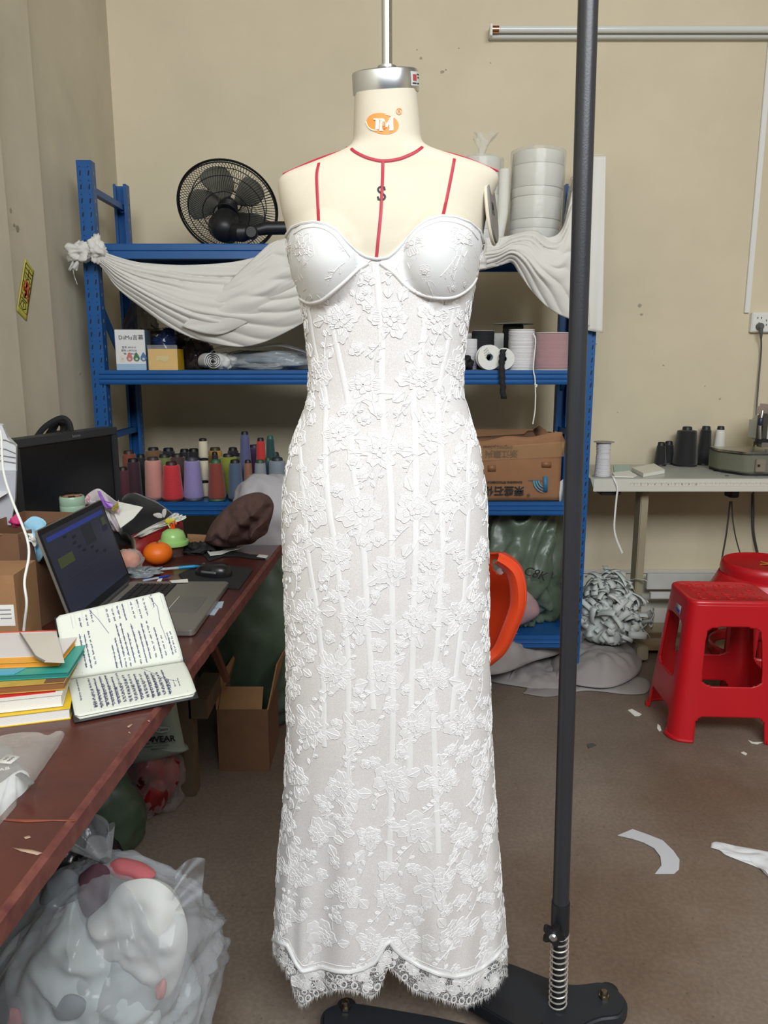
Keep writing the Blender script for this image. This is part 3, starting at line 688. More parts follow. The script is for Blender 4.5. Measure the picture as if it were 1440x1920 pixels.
# ---------------- blue shelving rack ----------------
RYF, RYB = 3.13, 3.58
RX0, RX1 = PY(142,300,RYF).x, PY(1118,620,RYF).x
LZ = [.205, PY(720,941,RYF).z, PY(720,694,RYF).z, PY(720,457,RYF).z]   # tops of the four levels
ZTOP = PY(155,300,RYF).z
rack = thing('shelving_rack', 'blue steel boltless shelving rack with four levels against the back wall', 'shelf rack', ((RX0+RX1)/2, RYF, 0))
UW = .056
def upright(x0, y0, face):
    u = MB(); y1 = y0+face*.045
    ya, yb = min(y0, y1), max(y0, y1)
    # channel section: face plate, two sides, lips
    u.bb(x0, x0+UW, (y0-.001 if face > 0 else y0-.001), y0+.001, 0, ZTOP); u.bb(x0, x0+.0025, ya, yb, 0, ZTOP); u.bb(x0+UW-.0025, x0+UW, ya, yb, 0, ZTOP)
    u.bb(x0+.0025, x0+.012, y1-.001, y1+.001, 0, ZTOP); u.bb(x0+UW-.012, x0+UW-.0025, y1-.001, y1+.001, 0, ZTOP)
    o = obj('upright', u, m_blue, rack, smooth=False)
    s = MB(); z = .05
    while z < ZTOP-.03:
        for dx in (.012, UW-.012):
            yy = y0-face*.0012
            s.add([(x0+dx-.003,yy,z),(x0+dx+.003,yy,z+.004),(x0+dx+.005,yy,z+.022),(x0+dx-.001,yy,z+.018)], [(0,1,2,3)])
            s.add([(x0+dx-.002,yy,z+.032),(x0+dx+.002,yy,z+.032),(x0+dx+.002,yy,z+.036),(x0+dx-.002,yy,z+.036)], [(0,1,2,3)])
        for sx in (x0-.0006, x0+UW+.0006):
            yy = (y0+y1)/2; s.add([(sx,yy-.003,z+.008),(sx,yy+.003,z+.008),(sx,yy+.003,z+.02),(sx,yy-.003,z+.02)], [(0,1,2,3)], 1)
        z += .05
    obj('slot_holes', s, [m_blued, mat('slot_bright', (150,165,185), .5)], o, smooth=False, kind='stuff')
for x in (RX0, RX1-UW):
    upright(x, RYF, 1); upright(x, RYB, -1)
# side braces
for x in (RX0+.028, RX1-.028):
    for z0, z1 in ((PY(205,372,3.35).z, None), (1.05, None), (.42, None)):
        b = MB(); b.bb(x-.012, x+.012, RYF+.02, RYB-.02, z0-.0125, z0-.0105); b.bb(x+.010, x+.012, RYF+.02, RYB-.02, z0-.0125, z0+.0125); b.bb(x-.012, x-.010, RYF+.02, RYB-.02, z0-.0125, z0+.0125); obj('side_brace', b, m_blue, rack, smooth=False)
    for z0, z1 in ((1.25,1.62),(.62,.98)):
        b = MB(); b.hexa([(x-.01,RYF+.03,z1-.02),(x+.01,RYF+.03,z1-.02),(x+.01,RYB-.02,z0-.02),(x-.01,RYB-.02,z0-.02)], [(x-.01,RYF+.03,z1+.01),(x+.01,RYF+.03,z1+.01),(x+.01,RYB-.02,z0+.01),(x-.01,RYB-.02,z0+.01)]); obj('diagonal_brace', b, m_blue, rack, smooth=False)
for i, z in enumerate(LZ):
    prof = [(0,0),(0,-.012),(-.004,-.015),(0,-.018),(0,-.028),(-.005,-.033),(0,-.038),(0,-.046),(-.005,-.050),(-.002,-.056),(.02,-.058),(.02,-.052),(.004,-.05),(.004,0)] if i < 3 else [(0,0),(-.003,-.004),(-.003,-.024),(0,-.028),(0,-.056),(.02,-.058),(.02,-.052),(.004,-.05),(.004,0)]
    for yy, sgn in ((RYF-.004, 1), (RYB+.004, -1)):
        bm_ = MB(); n = len(prof); vs = [(x, yy+sgn*p[0], z+p[1]) for x in (RX0+UW*.6, RX1-UW*.6) for p in prof]
        bm_.add(vs, [tuple(range(n)), tuple(range(n, 2*n))[::-1]]+[(k, (k+1) % n, n+(k+1) % n, n+k) for k in range(n)])
        obj('beam', bm_, m_blue, rack, ang=25)
    w = (RX1-RX0-.02)/4
    for k in range(4):
        s = MB(); s.bb(RX0+.012+k*w, RX0+.010+(k+1)*w, RYF+.003, RYB-.003, z-.016, z-.002); obj('deck_panel', s, m_blue, rack, bev=.002, smooth=False)

# ---------------- white drape tied along the top shelf ----------------
m_drape = mat('white_jersey', (212,210,203), .85, cv=.02, cs=5, bump=.1, bs=400, sheen=.2)
def drape(name, top, bot, nu, nv, fold, amp, Y0=3.10, parent=None, bulge=.05, m=m_drape):
    T = spline([(x, y, 0) for x, y in top], nu+1); B = spline([(x, y, 0) for x, y in bot], nu+1); mb = MB()
    def fn(u, v):
        i = int(round(u*nu)); p = T[i].lerp(B[i], v); e = sin(pi*min(1, max(0, u)))**.5 if 0 < u < 1 else 0
        ph = fold*v*(1+.25*sin(3*u+1))+1.1*sin(4.2*u)+.5*fb((u*2,v*3,0),1.5,4)
        f = (abs(sin(ph*pi))**.6-.5)*2*(.55+.45*fb((u*1.5,v*4,1),2,8)*2)
        Y = Y0-bulge*sin(pi*v)*e-amp*f*(.45+.55*e)
        return PY(p.x, p.y, Y)
    mb.grid(fn, nu, nv); return obj(name, mb, m, parent, solid=.002, ang=180)
drp = thing('white_drape', 'white jersey cloth swagged along the top shelf and knotted at its left post', 'drape', PY(360,560,3.08))
drape('swag', [(183,470),(197,474),(228,484),(262,492),(310,496),(356,497),(431,492),(480,482),(520,470),(600,452),(700,440)], [(179,489),(198,510),(222,542),(270,580),(319,614),(375,638),(442,650),(487,644),(540,621),(620,575),(700,530)], 110, 90, 7.0, .010, 3.085, drp)
drape('swag_tail', [(505,457),(520,451),(540,446),(580,440),(640,436)], [(340,612),(400,628),(455,610),(520,560),(640,470)], 60, 50, 4.0, .008, 3.05, drp, .03)
kt = blob(PY(181,470,3.075), (.034,.035,.042), 5, .25, 3, 40, 30, crease=.3, cfs=6); obj('knot', kt, m_drape, drp, ang=180)
kt = blob(PY(152,474,3.075), (.048,.035,.036), 9, .35, 3, 40, 30, crease=.25, cfs=5); obj('knot', kt, m_drape, drp, ang=180)
tl_ = MB(); tl_.grid(lambda u, v: PY(131+16*u+4*sin(v*4), 476+30*v+3*sin(u*9), 3.07-.01*sin(u*9+v*3)), 10, 10); obj('knot_tail', tl_, m_drape, drp, solid=.002, ang=180)
th = MB(); th.tube(spline([PY(136,500,3.07),PY(138,512,3.07),PY(140,520,3.08),PY(145,533,3.08)], 14), .0012, 5); obj('loose_thread', th, m_drape, drp)
drape('swag_middle', [(620,437),(700,434),(800,436),(912,447)], [(620,500),(700,540),(800,524),(912,503)], 50, 40, 4.0, .008, 3.06, drp, .03)
drr = thing('white_drape', 'white jersey cloth sagging over the right end of the top shelf behind the dark pole', 'drape', PY(1010,480,3.08))
drape('swag', [(880,440),(930,452),(962,440),(1000,432),(1030,445),(1056,425),(1075,350),(1092,296)], [(880,512),(930,500),(958,492),(975,515),(1003,553),(1035,582),(1070,599),(1106,612)], 90, 70, 5.5, .010, 3.085, drr)
pn = MB(); pn.grid(lambda u, v: PY(1092+(44-u*0)*u-6*v*u, 293+325*v+6*u*v, 3.10-.006*sin(u*7+v*2)-.004*sin(u*3)), 24, 50); obj('hanging_panel', pn, m_drape, drr, solid=.002, ang=180)
pn = MB(); pn.grid(lambda u, v: PY(1096+40*u, 292-3*u, 3.10+.55*v), 10, 6); obj('top_fold', pn, m_drape, drr, solid=.002, ang=180)
b_ = drape('shelf_cover', [(905,446),(940,444),(965,440)], [(900,505),(930,500),(962,490)], 24, 20, 3, .006, 3.08, drr, .02)

# ---------------- electric fan lying on the top shelf ----------------
fc = PY(427,391,3.36); fR = .203; Mf = frame(fc, (1,0,0), Vector((0,-.62,.785)))  # z of frame faces viewer and down
fc_z = Mf.col[2].xyz
if fc_z.y > 0: Mf = frame(fc, (1,0,0), Vector((0,-.62,.78)))
fan = thing('electric_fan', 'black electric fan head with grey blades lying on the top shelf', 'fan', (fc.x, fc.y, LZ[3]))
m_wire = mat('fan_wire', (26,27,30), .4)
def fl_(r, a, z): return Mf @ Vector((r*cos(a), r*sin(a), z))
rg = MB()
for r, z, w in ((fR,.0,.0048),(fR-.004,.012,.003),(.155,.032,.002),(.095,.045,.002),(.05,.055,.003)):
    for s in (1,-1): rg.tube([fl_(r, 2*pi*k/72, z*s) for k in range(72)], w, 6, closed=True)
obj('cage_rings', rg, m_wire, fan)
for s in (1,-1):
    sp = MB()
    for k in range(96):
        a = 2*pi*k/96; tw = .35*s
        sp.tube([fl_(r, a+tw*(1-r/fR), s*(.058*(1-(r/fR)**2.2))) for r in (.05,.09,.13,.165,.19,fR)], .0011, 4, cap=False)
    obj('cage_wires', sp, m_wire, fan, kind='stuff')
m_bladem = film('fan_blade_smoke', (116,116,106), .72, .35, 0, 1)
for k in range(5):
    b = MB(); a0 = pi/2+.05+2*pi*k/5
    def fn(u, v):
        r = .035+.135*v; w = .22+.42*sin(pi*(.25+.6*v)); a = a0+(u-.5)*w*1.7+.25*v; return fl_(r*(1-.06*(2*u-1)**2*v), a, -.018+.03*(u-.5)*(1.1-v*.5))
    b.grid(fn, 14, 12); obj('blade', b, m_bladem, fan, solid=.0015, ang=180)
h = MB(); h.lathe([(.012,-.03),(.038,-.026),(.042,.0),(.03,.012)], 32, Mf); obj('hub', h, m_black, fan)
mo = MB(); mo.lathe([(.052,.055),(.058,.075),(.058,.11),(.05,.145),(.036,.165),(.012,.172)], 36, Mf @ Matrix.Translation((0,-.02,0))); obj('motor_housing', mo, m_black, fan, ang=50)
nk = MB(); a_ = Mf @ Vector((0,-.045,.1)); nk.tube([a_, PY(455,437,3.22), PY(478,434,3.22)], [.036,.034,.022], 20); obj('tilt_neck', nk, m_black, fan)
jn = MB(); jn.lathe([(.02,-.018),(.026,-.012),(.026,.012),(.02,.018)], 20, frame(PY(472,436,3.2),(1,0,0),(0,0,1))); obj('tilt_knob', jn, m_black, fan)
pp = MB(); pp.tube([PY(474,434,3.22), PY(500,428,3.23), PY(560,427,3.25), PY(640,426,3.27)], [.018,.026,.026,.026], 20); obj('fan_pole', pp, m_black, fan)

# ---------------- wrapped tape rolls on the top shelf ----------------
m_tape = mat('white_tape_roll', (218,216,206), .75, cv=.03, cs=30)
m_wrap = film('stretch_wrap', (228,228,224), .22, .12, .9, 30)
def tape_stack(cx, y0, y1, rpx, Y, label, tuft=False, lean=0.0, gaps=5):
    b = PY(cx, y1, Y); b.z = LZ[3]; t = PY(cx, y0, Y); H = t.z-b.z; d = ray(cx, (y0+y1)/2); r = rpx/F*(Y/d.y)
    T = thing('tape_roll_stack', label, 'tape rolls', b); z = 0; rr = random.Random(cx)
    L = Matrix.Translation(b) @ Matrix.Rotation(lean, 4, 'Y')
    while z < H-.02:
        h = rr.choice((.035,.05,.085)); h = min(h, H-z); q = r*rr.uniform(.95,1.0)
        m = MB(); m.lathe([(q*.3,0),(q-.002,0),(q,.002),(q,h-.003),(q-.003,h-.001),(q*.3,h-.001)], 48, L @ Matrix.Translation((rr.uniform(-.002,.002),0,z))); obj('tape_roll', m, m_tape, T, ang=50); z += h
    w = MB(); w.grid(lambda u, v: L @ Vector(((r+.004+.004*fb((cos(2*pi*u)*3,sin(2*pi*u)*3,v*3),1.5,cx)+.003*abs(fb((cos(2*pi*u)*3,sin(2*pi*u)*3,v*2),4,cx+1)))*cos(2*pi*u)*(1 if v < .93 else (1-v)/.07*.8+.2), (r+.005)*sin(2*pi*u)*(1 if v < .93 else (1-v)/.07*.8+.2), min(v/.93, 1)*(H+.002)+(max(0, v-.93)/.07)*.02)), 64, 40, cu=True)
    obj('plastic_wrap', w, m_wrap, T, ang=180)
    if tuft:
        q = MB(); q.grid(lambda u, v: L @ Vector(((.012+.035*v**1.5+.02*v*fb((u*9,v*3,0),1,5))*cos(2*pi*u)+.012*v, (.012+.03*v**1.5)*sin(2*pi*u), H+.018+.075*v+.03*v*fb((u*7,v,1),1.3,6))), 40, 14, cu=True); obj('wrap_tuft', q, m_wrap, T, ang=180)
    return T
tape_stack(899, 300, 437, 40, 3.30, 'wrapped stack of white tape rolls with a gathered plastic tuft behind the form shoulder', True)
tape_stack(1001, 286, 437, 48, 3.28, 'tall stack of white tape rolls under clear stretch wrap beside the dark pole', lean=.02)
tape_stack(1080, 336, 430, 28, 3.38, 'short wrapped white roll partly hidden by the dark pole', lean=.12)
cb_ = MB(); q = PY(935,300,3.22); cb_.tube([Vector((PY(945,0,3.24).x,3.24,LZ[3]+.02)), PY(943,400,3.24), PY(946,318,3.24)], .021, 20); o = obj('cardboard_tube', cb_, m_tape); tag(o, 'slim white wound tube standing between the two wrapped tape stacks', 'tube roll')

# ---------------- middle shelf, left ----------------
Z2 = LZ[2]
def px_box(x0, x1, y0, Y, depth, z, rz=0):
    a = PY(x0, y0, Y); b = PY(x1, y0, Y); return Vector(((a.x+b.x)/2, Y+depth/2, z)), b.x-a.x, a.z-z
c, w, h = px_box(213, 268, 618, 3.15, .10, Z2); 
eb = thing('gift_box', 'white carton printed with four coloured drops on the middle shelf', 'box', c, radians(4))
b = MB(); b.box((0,0,h/2), (w,.10,h)); obj('carton', b, mat('carton_white', (214,214,212), .55), eb, world=False, bev=.0015, smooth=False)
def onfront(T, x, z, y): return T.matrix_basis @ frame((x, y, z), (1,0,0), (0,0,1))
b = MB(); b.box((0,-.0503,.0125), (w-.001,.001,.025)); obj('blue_band', b, mat('pale_blue_print', (150,178,200), .55), eb, world=False, smooth=False)
text('DiiMu言幕', .022, m_ink, eb, onfront(eb, .005, h*.80, -.0508), .0002)
for k, l in enumerate(('型号: RM-013', '颜色: LIPSTICK', '规格: 5208mAh')): text(l, .0095, m_ink, eb, onfront(eb, -.005, h*.56-k*.0125, -.0508), .0002)
for k, cc in enumerate(((214,208,200),(190,110,104),(66,112,80),(70,110,150))):
    d = MB(); poly = [(.0125*sin(a)*(1 if cos(a) < 0 else (1-cos(a)*.0)), .0125*-cos(a)*-1 if False else (.014*cos(a) if cos(a) < 0 else .022*cos(a))) for a in [2*pi*q/24 for q in range(24)]]
    poly = [(x*(1-max(0, z)/.022*.55), z) for x, z in poly]
    d.prism(poly, 0, .0006, frame((-w/2+.026+k*.0275, -.0505, .048), (1,0,0), (0,0,1))); o = obj('printed_drop', d, mat('drop_%d' % k, cc, .5), eb, world=False)
    d = MB(); d.prism([(.005*cos(2*pi*q/16), .005*sin(2*pi*q/16)) for q in range(16)], .0007, .0011, frame((-w/2+.026+k*.0275, -.0505, .044), (1,0,0), (0,0,1))); obj('drop_ring', d, mat('ring_pale', (190,190,180), .5), eb, world=False)
b = MB(); b.box((w/2+.0008,0,h/2), (.0012,.099,h-.002)); obj('box_side_print', b, mat('side_blue_grey', (96,120,136), .5), eb, world=False, smooth=False)
yb = thing('yellow_tub', 'yellow open carton holding a dark blue plastic-wrapped item on the middle shelf', 'box', (PY(313,690,3.2).x, 3.2, Z2))
W = PY(340,690,3.15).x-PY(286,690,3.15).x; H = PY(313,654,3.15).z-Z2
b = MB(); t = .002
for sx in (-1,1): b.box((sx*(W/2-t/2),0,H/2), (t,.1,H))
for sy in (-1,1): b.box((0,sy*(.05-t/2),H/2), (W-2*t,t,H))
b.box((0,0,t/2), (W-2*t,.1-2*t,t)); obj('tub_body', b, mat('yellow_card', (220,172,24), .5, cv=.05), yb, world=False, smooth=False)
b = MB(); b.grid(lambda u, v: Vector(((W/2+.002)*(2*u-1), -.0535-.002*fb((u*4,v*4,0),2,3), H*1.18*v)), 20, 16); obj('clear_sleeve', b, m_wrap, yb, world=False, ang=180)
b = MB(); b.prism([(-.028,0),(-.012,.006),(.004,-.004),(.022,.002),(.026,.02),(-.026,.02)], .0, .0008, frame((0,-.0515,.035), (1,0,0), (0,0,1))); obj('worn_label', b, mat('label_worn', (214,190,110), .6), yb, world=False)
m_bluefilm = film('dark_blue_film', (26,42,82), .75, .12, .9, 40)
b = blob((.0,.0,H+.018), (.045,.035,.055), 21, .3, 3, 32, 24, crease=.25); obj('wrapped_item', b, m_bluefilm, yb, world=False, ang=180)
def film_bag(name, label, px, py, rx, rz_, Y, ry, m, seed, inner=None, z=None, cat='plastic bag', base=Z2, sq=.8):
    c = PY(px, py, Y); c.z = base+rz_*.92
    T = thing(name, label, cat, (c.x, c.y, base)); b = blob(c, (rx, ry, rz_), seed, .18, 3, 56, 40, flat=base+.001, crease=.16, cfs=6, sq=sq); obj('film', b, m, T, ang=180)
    if inner: b = blob(c, (rx*.9, ry*.88, rz_*.86), seed+1, .16, 3, 48, 32, flat=base+.002, crease=.14, cfs=7, sq=sq); obj('contents', b, inner, T, ang=180)
    return T
m_smoke = film('smoky_film', (62,52,50), .5, .12, 1.0, 30)
film_bag('plastic_bundle', 'dark clear-wrapped bundle behind the white carton and yellow tub', 292, 640, .16, .085, 3.40, .09, m_smoke, 31, mat('bundle_dark', (44,36,36), .7))
film_bag('plastic_bundle', 'crinkled dark plastic bag right of the yellow tub under the swag', 372, 650, .065, .062, 3.33, .06, m_smoke, 34, mat('bundle_brown', (70,56,50), .7, cv=.2, cs=20))
rp = thing('rolled_fabric', 'rolled white non-woven sheet with a frayed end on the middle shelf', 'fabric roll', (PY(398,692,3.2).x, 3.2, Z2))
b = MB(); zc = .036
def sp_(u, v): a = u*2*pi*3.6; r = .008+.0268*u; return Vector((-.035+.11*v+.0*a, -.0+r*cos(a)*1.0, zc+r*sin(a)*(.95)))
Mr = Matrix.Rotation(radians(-62), 4, 'Z')
b.grid(lambda u, v: Mr @ sp_(u, v)+Vector((-.01,-.02,0)), 120, 10); obj('roll', b, mat('nonwoven_white', (212,212,210), .8), rp, world=False, solid=.0015, ang=180)
b = blob((.055,-.01,.034), (.042,.035,.034), 41, .3, 3, 36, 26, flat=.001, crease=.25); obj('frayed_end', b, mat('nonwoven_white', (212,212,210), .8), rp, world=False, ang=180)
m_clear = film('clear_poly', (196,202,206), .34, .14, .9, 26)
film_bag('clothing_bag', 'clear poly bag of folded grey garments between the rolled sheet and the gown', 500, 665, .175, .040, 3.26, .10, m_clear, 51, mat('garment_grey', (120,130,138), .8, cv=.3, cs=14), sq=.7)
b = MB(); b.grid(lambda u, v: PY(392+190*u, 664-14*sin(pi*u)**.6-3*sin(u*11), 3.14+.2*v)+Vector((0,0,.004*fb((u*5,v*5,0),1.3,5)+.01*v)), 50, 12); o = obj('polythene_sheet', b, m_clear, solid=.001, ang=180); tag(o, 'loose clear polythene sheet draped over the grey garment bag', 'plastic sheet')
film_bag('plastic_bundle', 'tall smoky plastic cover hanging behind the swag on the middle shelf', 262, 590, .07, .14, 3.46, .05, m_smoke, 37)

# ---------------- middle shelf, right ----------------
def spool(name, label, cx, y0, y1, rpx, Y, m, base, flange=None, fr=1.12, core=m_paper, stripe=None, cat='spool', tex=None):
    d = ray(cx, (y0+y1)/2); r = rpx/F*(Y/d.y); H = PY(cx, y0, Y).z-base
    T = thing(name, label, cat, (PY(cx,(y0+y1)/2,Y).x, Y, base)); b = MB(); pr = [(r*.3,.002)]; n = 26
    for k in range(n+1):
        t = k/n; q = r*(1+.012*sin(k*2.1)+.008*sin(k*5.3)); pr.append((q if 0 < k < n else q*.95, .003+(H-.006)*t))
    pr.append((r*.3, H-.003)); b.lathe(pr, 40); obj('wound_cord', b, m, T, world=False, ang=60)
    for z in (0, H-.0025):
        if flange: f = MB(); f.lathe([(.01, z), (r*fr, z), (r*fr, z+.0025), (.01, z+.0025)], 40); obj('flange', f, flange, T, world=False, ang=30)
    c2 = MB(); c2.lathe([(r*.28,.0),(r*.28,H+.001),(r*.22,H+.001),(r*.22,.0)], 24, caps=False); obj('core', c2, core, T, world=False)
    return T, r, H
m_cord = mat('white_elastic', (222,220,222), .8, stripe=60, bump=.8)
m_cordb = mat('black_elastic', (24,26,30), .8, stripe=70, bump=.5)
m_pinkc = mat('pink_cord', (172,92,104), .7, stripe=90, bump=.7)
m_fl = mat('grey_card_disc', (150,148,146), .7)
spool('elastic_spool', 'short wide black elastic spool left of the small white reel', 905, 620, 692, 21, 3.24, m_cordb, Z2, m_fl, 1.0)
spool('elastic_spool', 'black elastic spool with a wide card disc at the back of the middle shelf', 961, 607, 690, 19, 3.42, m_cordb, Z2, m_fl, 2.0)
T, r, H = spool('elastic_spool', 'white elastic cord spool with a loose end hanging below the middle shelf', 977, 618, 691, 24, 3.19, m_cord, Z2, m_paper, 1.0)
b = MB(); b.tube(spline([PY(1000,625,3.14),PY(1004,640,3.13),PY(1000,690,3.118),PY(1003,710,3.112),PY(1004,740,3.115),PY(1006,722,3.112) if False else PY(1004,745,3.115),PY(1003,770,3.116),PY(999,795,3.118)], 40), .0026, 6); o = obj('loose_end', b, m_white, T)
b = MB(); b.tube([PY(1002,720,3.112),PY(1007,722,3.11),PY(1005,726,3.11)], .003, 6); obj('knot', b, m_white, T)
T, r, H = spool('cord_spool', 'wide dusty-pink cord spool wrapped in film beside the dark pole', 1036, 624, 692, 36, 3.22, m_pinkc, Z2, m_paper, 1.02)
b = MB(); b.grid(lambda u, v: Vector(((r*1.03)*cos(2*pi*u), (r*1.03)*sin(2*pi*u), .004+(H-.008)*v))+Vector((.002*fb((cos(2*pi*u)*4,sin(2*pi*u)*4,v*3),1,2),0,0)), 48, 14, cu=True); obj('film_wrap', b, m_wrap, T, world=False, ang=180)
def reel(name, label, cx, cy, rpx, Y, yaw, wdt, m, ribbon=None):
    c = PY(cx, cy, Y); r = rpx/F*(Y/ray(cx,cy).y); c.z = Z2+r+.001
    T = thing(name, label, 'ribbon reel', (c.x, c.y, Z2)); M_ = Matrix.Translation(c) @ Matrix.Rotation(yaw, 4, 'Z') @ Matrix.Rotation(pi/2, 4, 'X')
    for z in (-wdt/2, wdt/2): b = MB(); b.lathe([(r*.3,z-.001),(r,z-.001),(r,z+.001),(r*.3,z+.001)], 44, M_, caps=False); b.lathe([(r*.3,z-.001),(r*.3,z+.001)], 44, M_, caps=False); obj('reel_disc', b, m, T, ang=30)
    b = MB(); b.lathe([(r*.3,-wdt/2),(r*.3,wdt/2),(r*.27,wdt/2),(r*.27,-wdt/2)], 30, M_, caps=False); obj('reel_core', b, mat('reel_core', (150,170,180), .6), T)
    if ribbon: b = MB(); b.lathe([(r*.3,-wdt/2+.002),(r*.86,-wdt/2+.002),(r*.86,wdt/2-.002),(r*.3,wdt/2-.002)], 44, M_, caps=False); obj('ribbon', b, ribbon, T)
    return T, r, M_
m_blk = mat('black_lace_ribbon', (22,22,26), .8, bump=.5, bs=300)
T, r, M_ = reel('ribbon_reel', 'white-sided ribbon reel facing the room with a small black print', 916, 670, 23, 3.15, radians(10), .03, m_white, m_blk)
text('▣', .016, m_ink, T, M_ @ Matrix.Translation((.004,.028,.0165)), .0002) if False else None
for k in range(4): text('ELASTIC TAPE'[:6+k], .0065, m_ink, T, M_ @ Matrix.Translation((-.018+.004*k,.030-.008*k,.0165)) @ Matrix.Rotation(.7, 4, 'Z'), .0002)
T, r, M_ = reel('ribbon_reel', 'narrow reel of black lace ribbon whose end hangs over the shelf edge', 945, 672, 20, 3.17, radians(-14), .022, m_white, m_blk)
b = MB(); P = spline([PY(944,655,3.13),PY(941,672,3.118),PY(941,695,3.108),PY(942,716,3.105),PY(944,748,3.108)], 24); mbv = []
for k, p in enumerate(P): mbv += [p+Vector((-.012-.002*sin(k*1.9),0,0)), p+Vector((.012+.002*sin(k*1.7+1),-.001,0))]
b.add(mbv, [(2*k, 2*k+1, 2*k+3, 2*k+2) for k in range(len(P)-1)]); obj('ribbon_end', b, m_blk, T, solid=.001)
b = MB(); c = PY(915,618,3.36); b.box((c.x-.01, c.y, Z2+.075), (.15,.10,.15), radians(-6)); o = obj('white_box', b, mat('dull_white_card', (176,176,172), .7), bev=.002, smooth=False); tag(o, 'plain white card box behind the black elastic spool', 'box')
b = MB(); c = PY(882,640,3.2); b.lathe([(.03,0),(.033,.004),(.033,.12),(.03,.124)], 30, (c.x, 3.22, Z2)); o = obj('white_roll', b, m_cord); tag(o, 'white wound roll mostly hidden by the gown on the middle shelf', 'spool')
b = blob((PY(872,668,3.16).x, 3.16, Z2+.028), (.03,.03,.03), 77, .3, 3, 28, 20, flat=Z2+.001, crease=.2); o = obj('fabric_scrap', b, m_blk, ang=180); tag(o, 'black fabric scrap beside the gown on the middle shelf', 'fabric scrap')

# ---------------- lower shelf: thread cones ----------------
Z1 = LZ[1]
def cone(cx, y0, wb, wt, Y, rgb, tip=(24,24,26), tiph=.012, kind='thread_cone', label='', y1=None, group='thread cones on the lower shelf', base=Z1):
    d = ray(cx, 900); s = (Y/d.y)/F; rb, rt = wb/2*s, wt/2*s; p = PY(cx, 905, Y); H = PY(cx, y0, Y).z-base
    T = thing(kind, label, 'thread cone', (p.x, Y, base), 0, group)
    mm = mat('thread_%02x%02x%02x' % rgb, rgb, .75, stripe=110, bump=.35, sheen=.3)
    b = MB(); h0, h1 = .008, H-tiph
    b.lathe([(rb*.7,.004),(rb*.96,h0),(rb,h0+.008)]+[(rb+(rt-rb)*t, h0+.008+(h1-h0-.016)*t) for t in (.2,.4,.6,.8,1)]+[(rt*.93,h1-.002),(rt*.6,h1)], 30); obj('thread', b, mm, T, world=False, ang=60)
    tm = mat('tip_%02x%02x%02x' % tip, tip, .5); rt2 = min(rt*.75, .022); b = MB(); b.lathe([(rt2+.002,h1-.004),(rt2,H-.003),(rt2-.002,H),(rt2-.004,H),(rt2-.004,h1)], 24, caps=False); obj('cone_tip', b, tm, T, world=False, ang=40)
    b = MB(); b.lathe([(rb*.7,.004),(rb*.98,.0),(rb*.98,.005),(rb*.9,.009)], 30); obj('cone_base', b, tm, T, world=False)
    return T
CN = [ # cx, ytop, wbase, wtop, Y, rgb, tip, label
 (289,857,35,30,3.19,(205,142,132),(60,50,50),'salmon-pink thread cone at the left of the front row'),
 (323,866,40,31,3.17,(200,44,54),(60,30,30),'bright red thread cone in the front row'),
 (362,858,37,29,3.19,(142,130,182),(60,60,70),'lilac thread cone in the front row beside the cream stack'),
 (406,862,34,24,3.18,(132,56,44),(52,92,58),'rust-red thread cone with a green tip in the front row'),
 (442,862,29,22,3.18,(72,92,118),(24,24,26),'slate-blue thread cone in the front row'),
 (466,862,19,14,3.20,(142,96,74),(24,24,26),'narrow brown thread cone in the front row'),
 (489,862,27,20,3.19,(138,144,148),(46,78,52),'light grey thread cone in the front row'),
 (521,858,34,31,3.20,(124,136,146),(40,44,60),'large blue-grey thread cone next to the gown'),
 (430,851,36,31,3.30,(130,138,44),(30,30,30),'olive-green thread cone behind the slate-blue one'),
 (462,809,26,16,3.30,(84,88,126),(26,26,30),'tall violet-blue thread cone rising over the brown one'),
 (491,821,24,15,3.31,(196,46,44),(30,26,26),'tall red thread cone in the back rows'),
 (509,817,24,14,3.33,(28,66,66),(40,96,82),'tall dark teal thread cone in the back rows'),
 (504,858,18,14,3.25,(34,64,84),(46,78,52),'small dark teal cone between the two grey cones'),
 (291,839,34,32,3.42,(118,86,58),(40,30,26),'golden brown thread cone behind the pink one'),
 (311,852,26,24,3.30,(112,122,62),(40,40,30),'dull green thread cone behind the red one'),
 (319,840,28,24,3.50,(30,30,34),(16,16,18),'black thread cone in the back row above the red cone'),
 (335,851,32,28,3.32,(74,52,48),(40,30,26),'dark brown thread cone behind the red and lilac cones'),
 (349,842,24,20,3.48,(28,30,30),(16,16,18),'black thread cone in the back row above the lilac cone'),
 (366,841,24,22,3.45,(26,26,30),(16,16,18),'black thread cone just left of the cream stack'),
 (406,839,30,26,3.44,(184,138,56),(60,50,30),'golden yellow thread cone behind the rust-red one'),
 (439,839,26,20,3.46,(44,34,46),(26,22,30),'dark aubergine thread cone in the back row'),
 (479,834,40,34,3.50,(72,44,84),(40,30,46),'wide purple thread cone behind the violet-blue one'),
 (245,845,27,24,3.34,(136,66,44),(60,40,30),'burnt-orange thread cone at the far left of the shelf'),
 (252,860,28,24,3.22,(58,26,38),(30,20,24),'dark maroon thread cone beside the left post'),
 (232,876,22,20,3.20,(90,34,50),(40,24,28),'wine-red thread cone partly behind the black monitor'),
 (267,852,20,18,3.30,(26,24,28),(16,16,18),'black thread cone between the maroon and pink cones'),
 (405,847,14,12,3.38,(36,40,38),(20,22,22),'small black thread cone with dark tip under the yellow one'),
 (452,850,16,14,3.40,(110,120,70),(40,40,30),'pale green thread cone peeping behind the olive one'),
 (518,848,20,16,3.44,(40,70,52),(30,50,40),'bottle-green thread cone behind the large blue-grey one')]
for cx, y0, wb, wt, Y, rgb, tip, lab in CN: cone(cx, y0, wb, wt, Y, rgb, tip, label=lab)
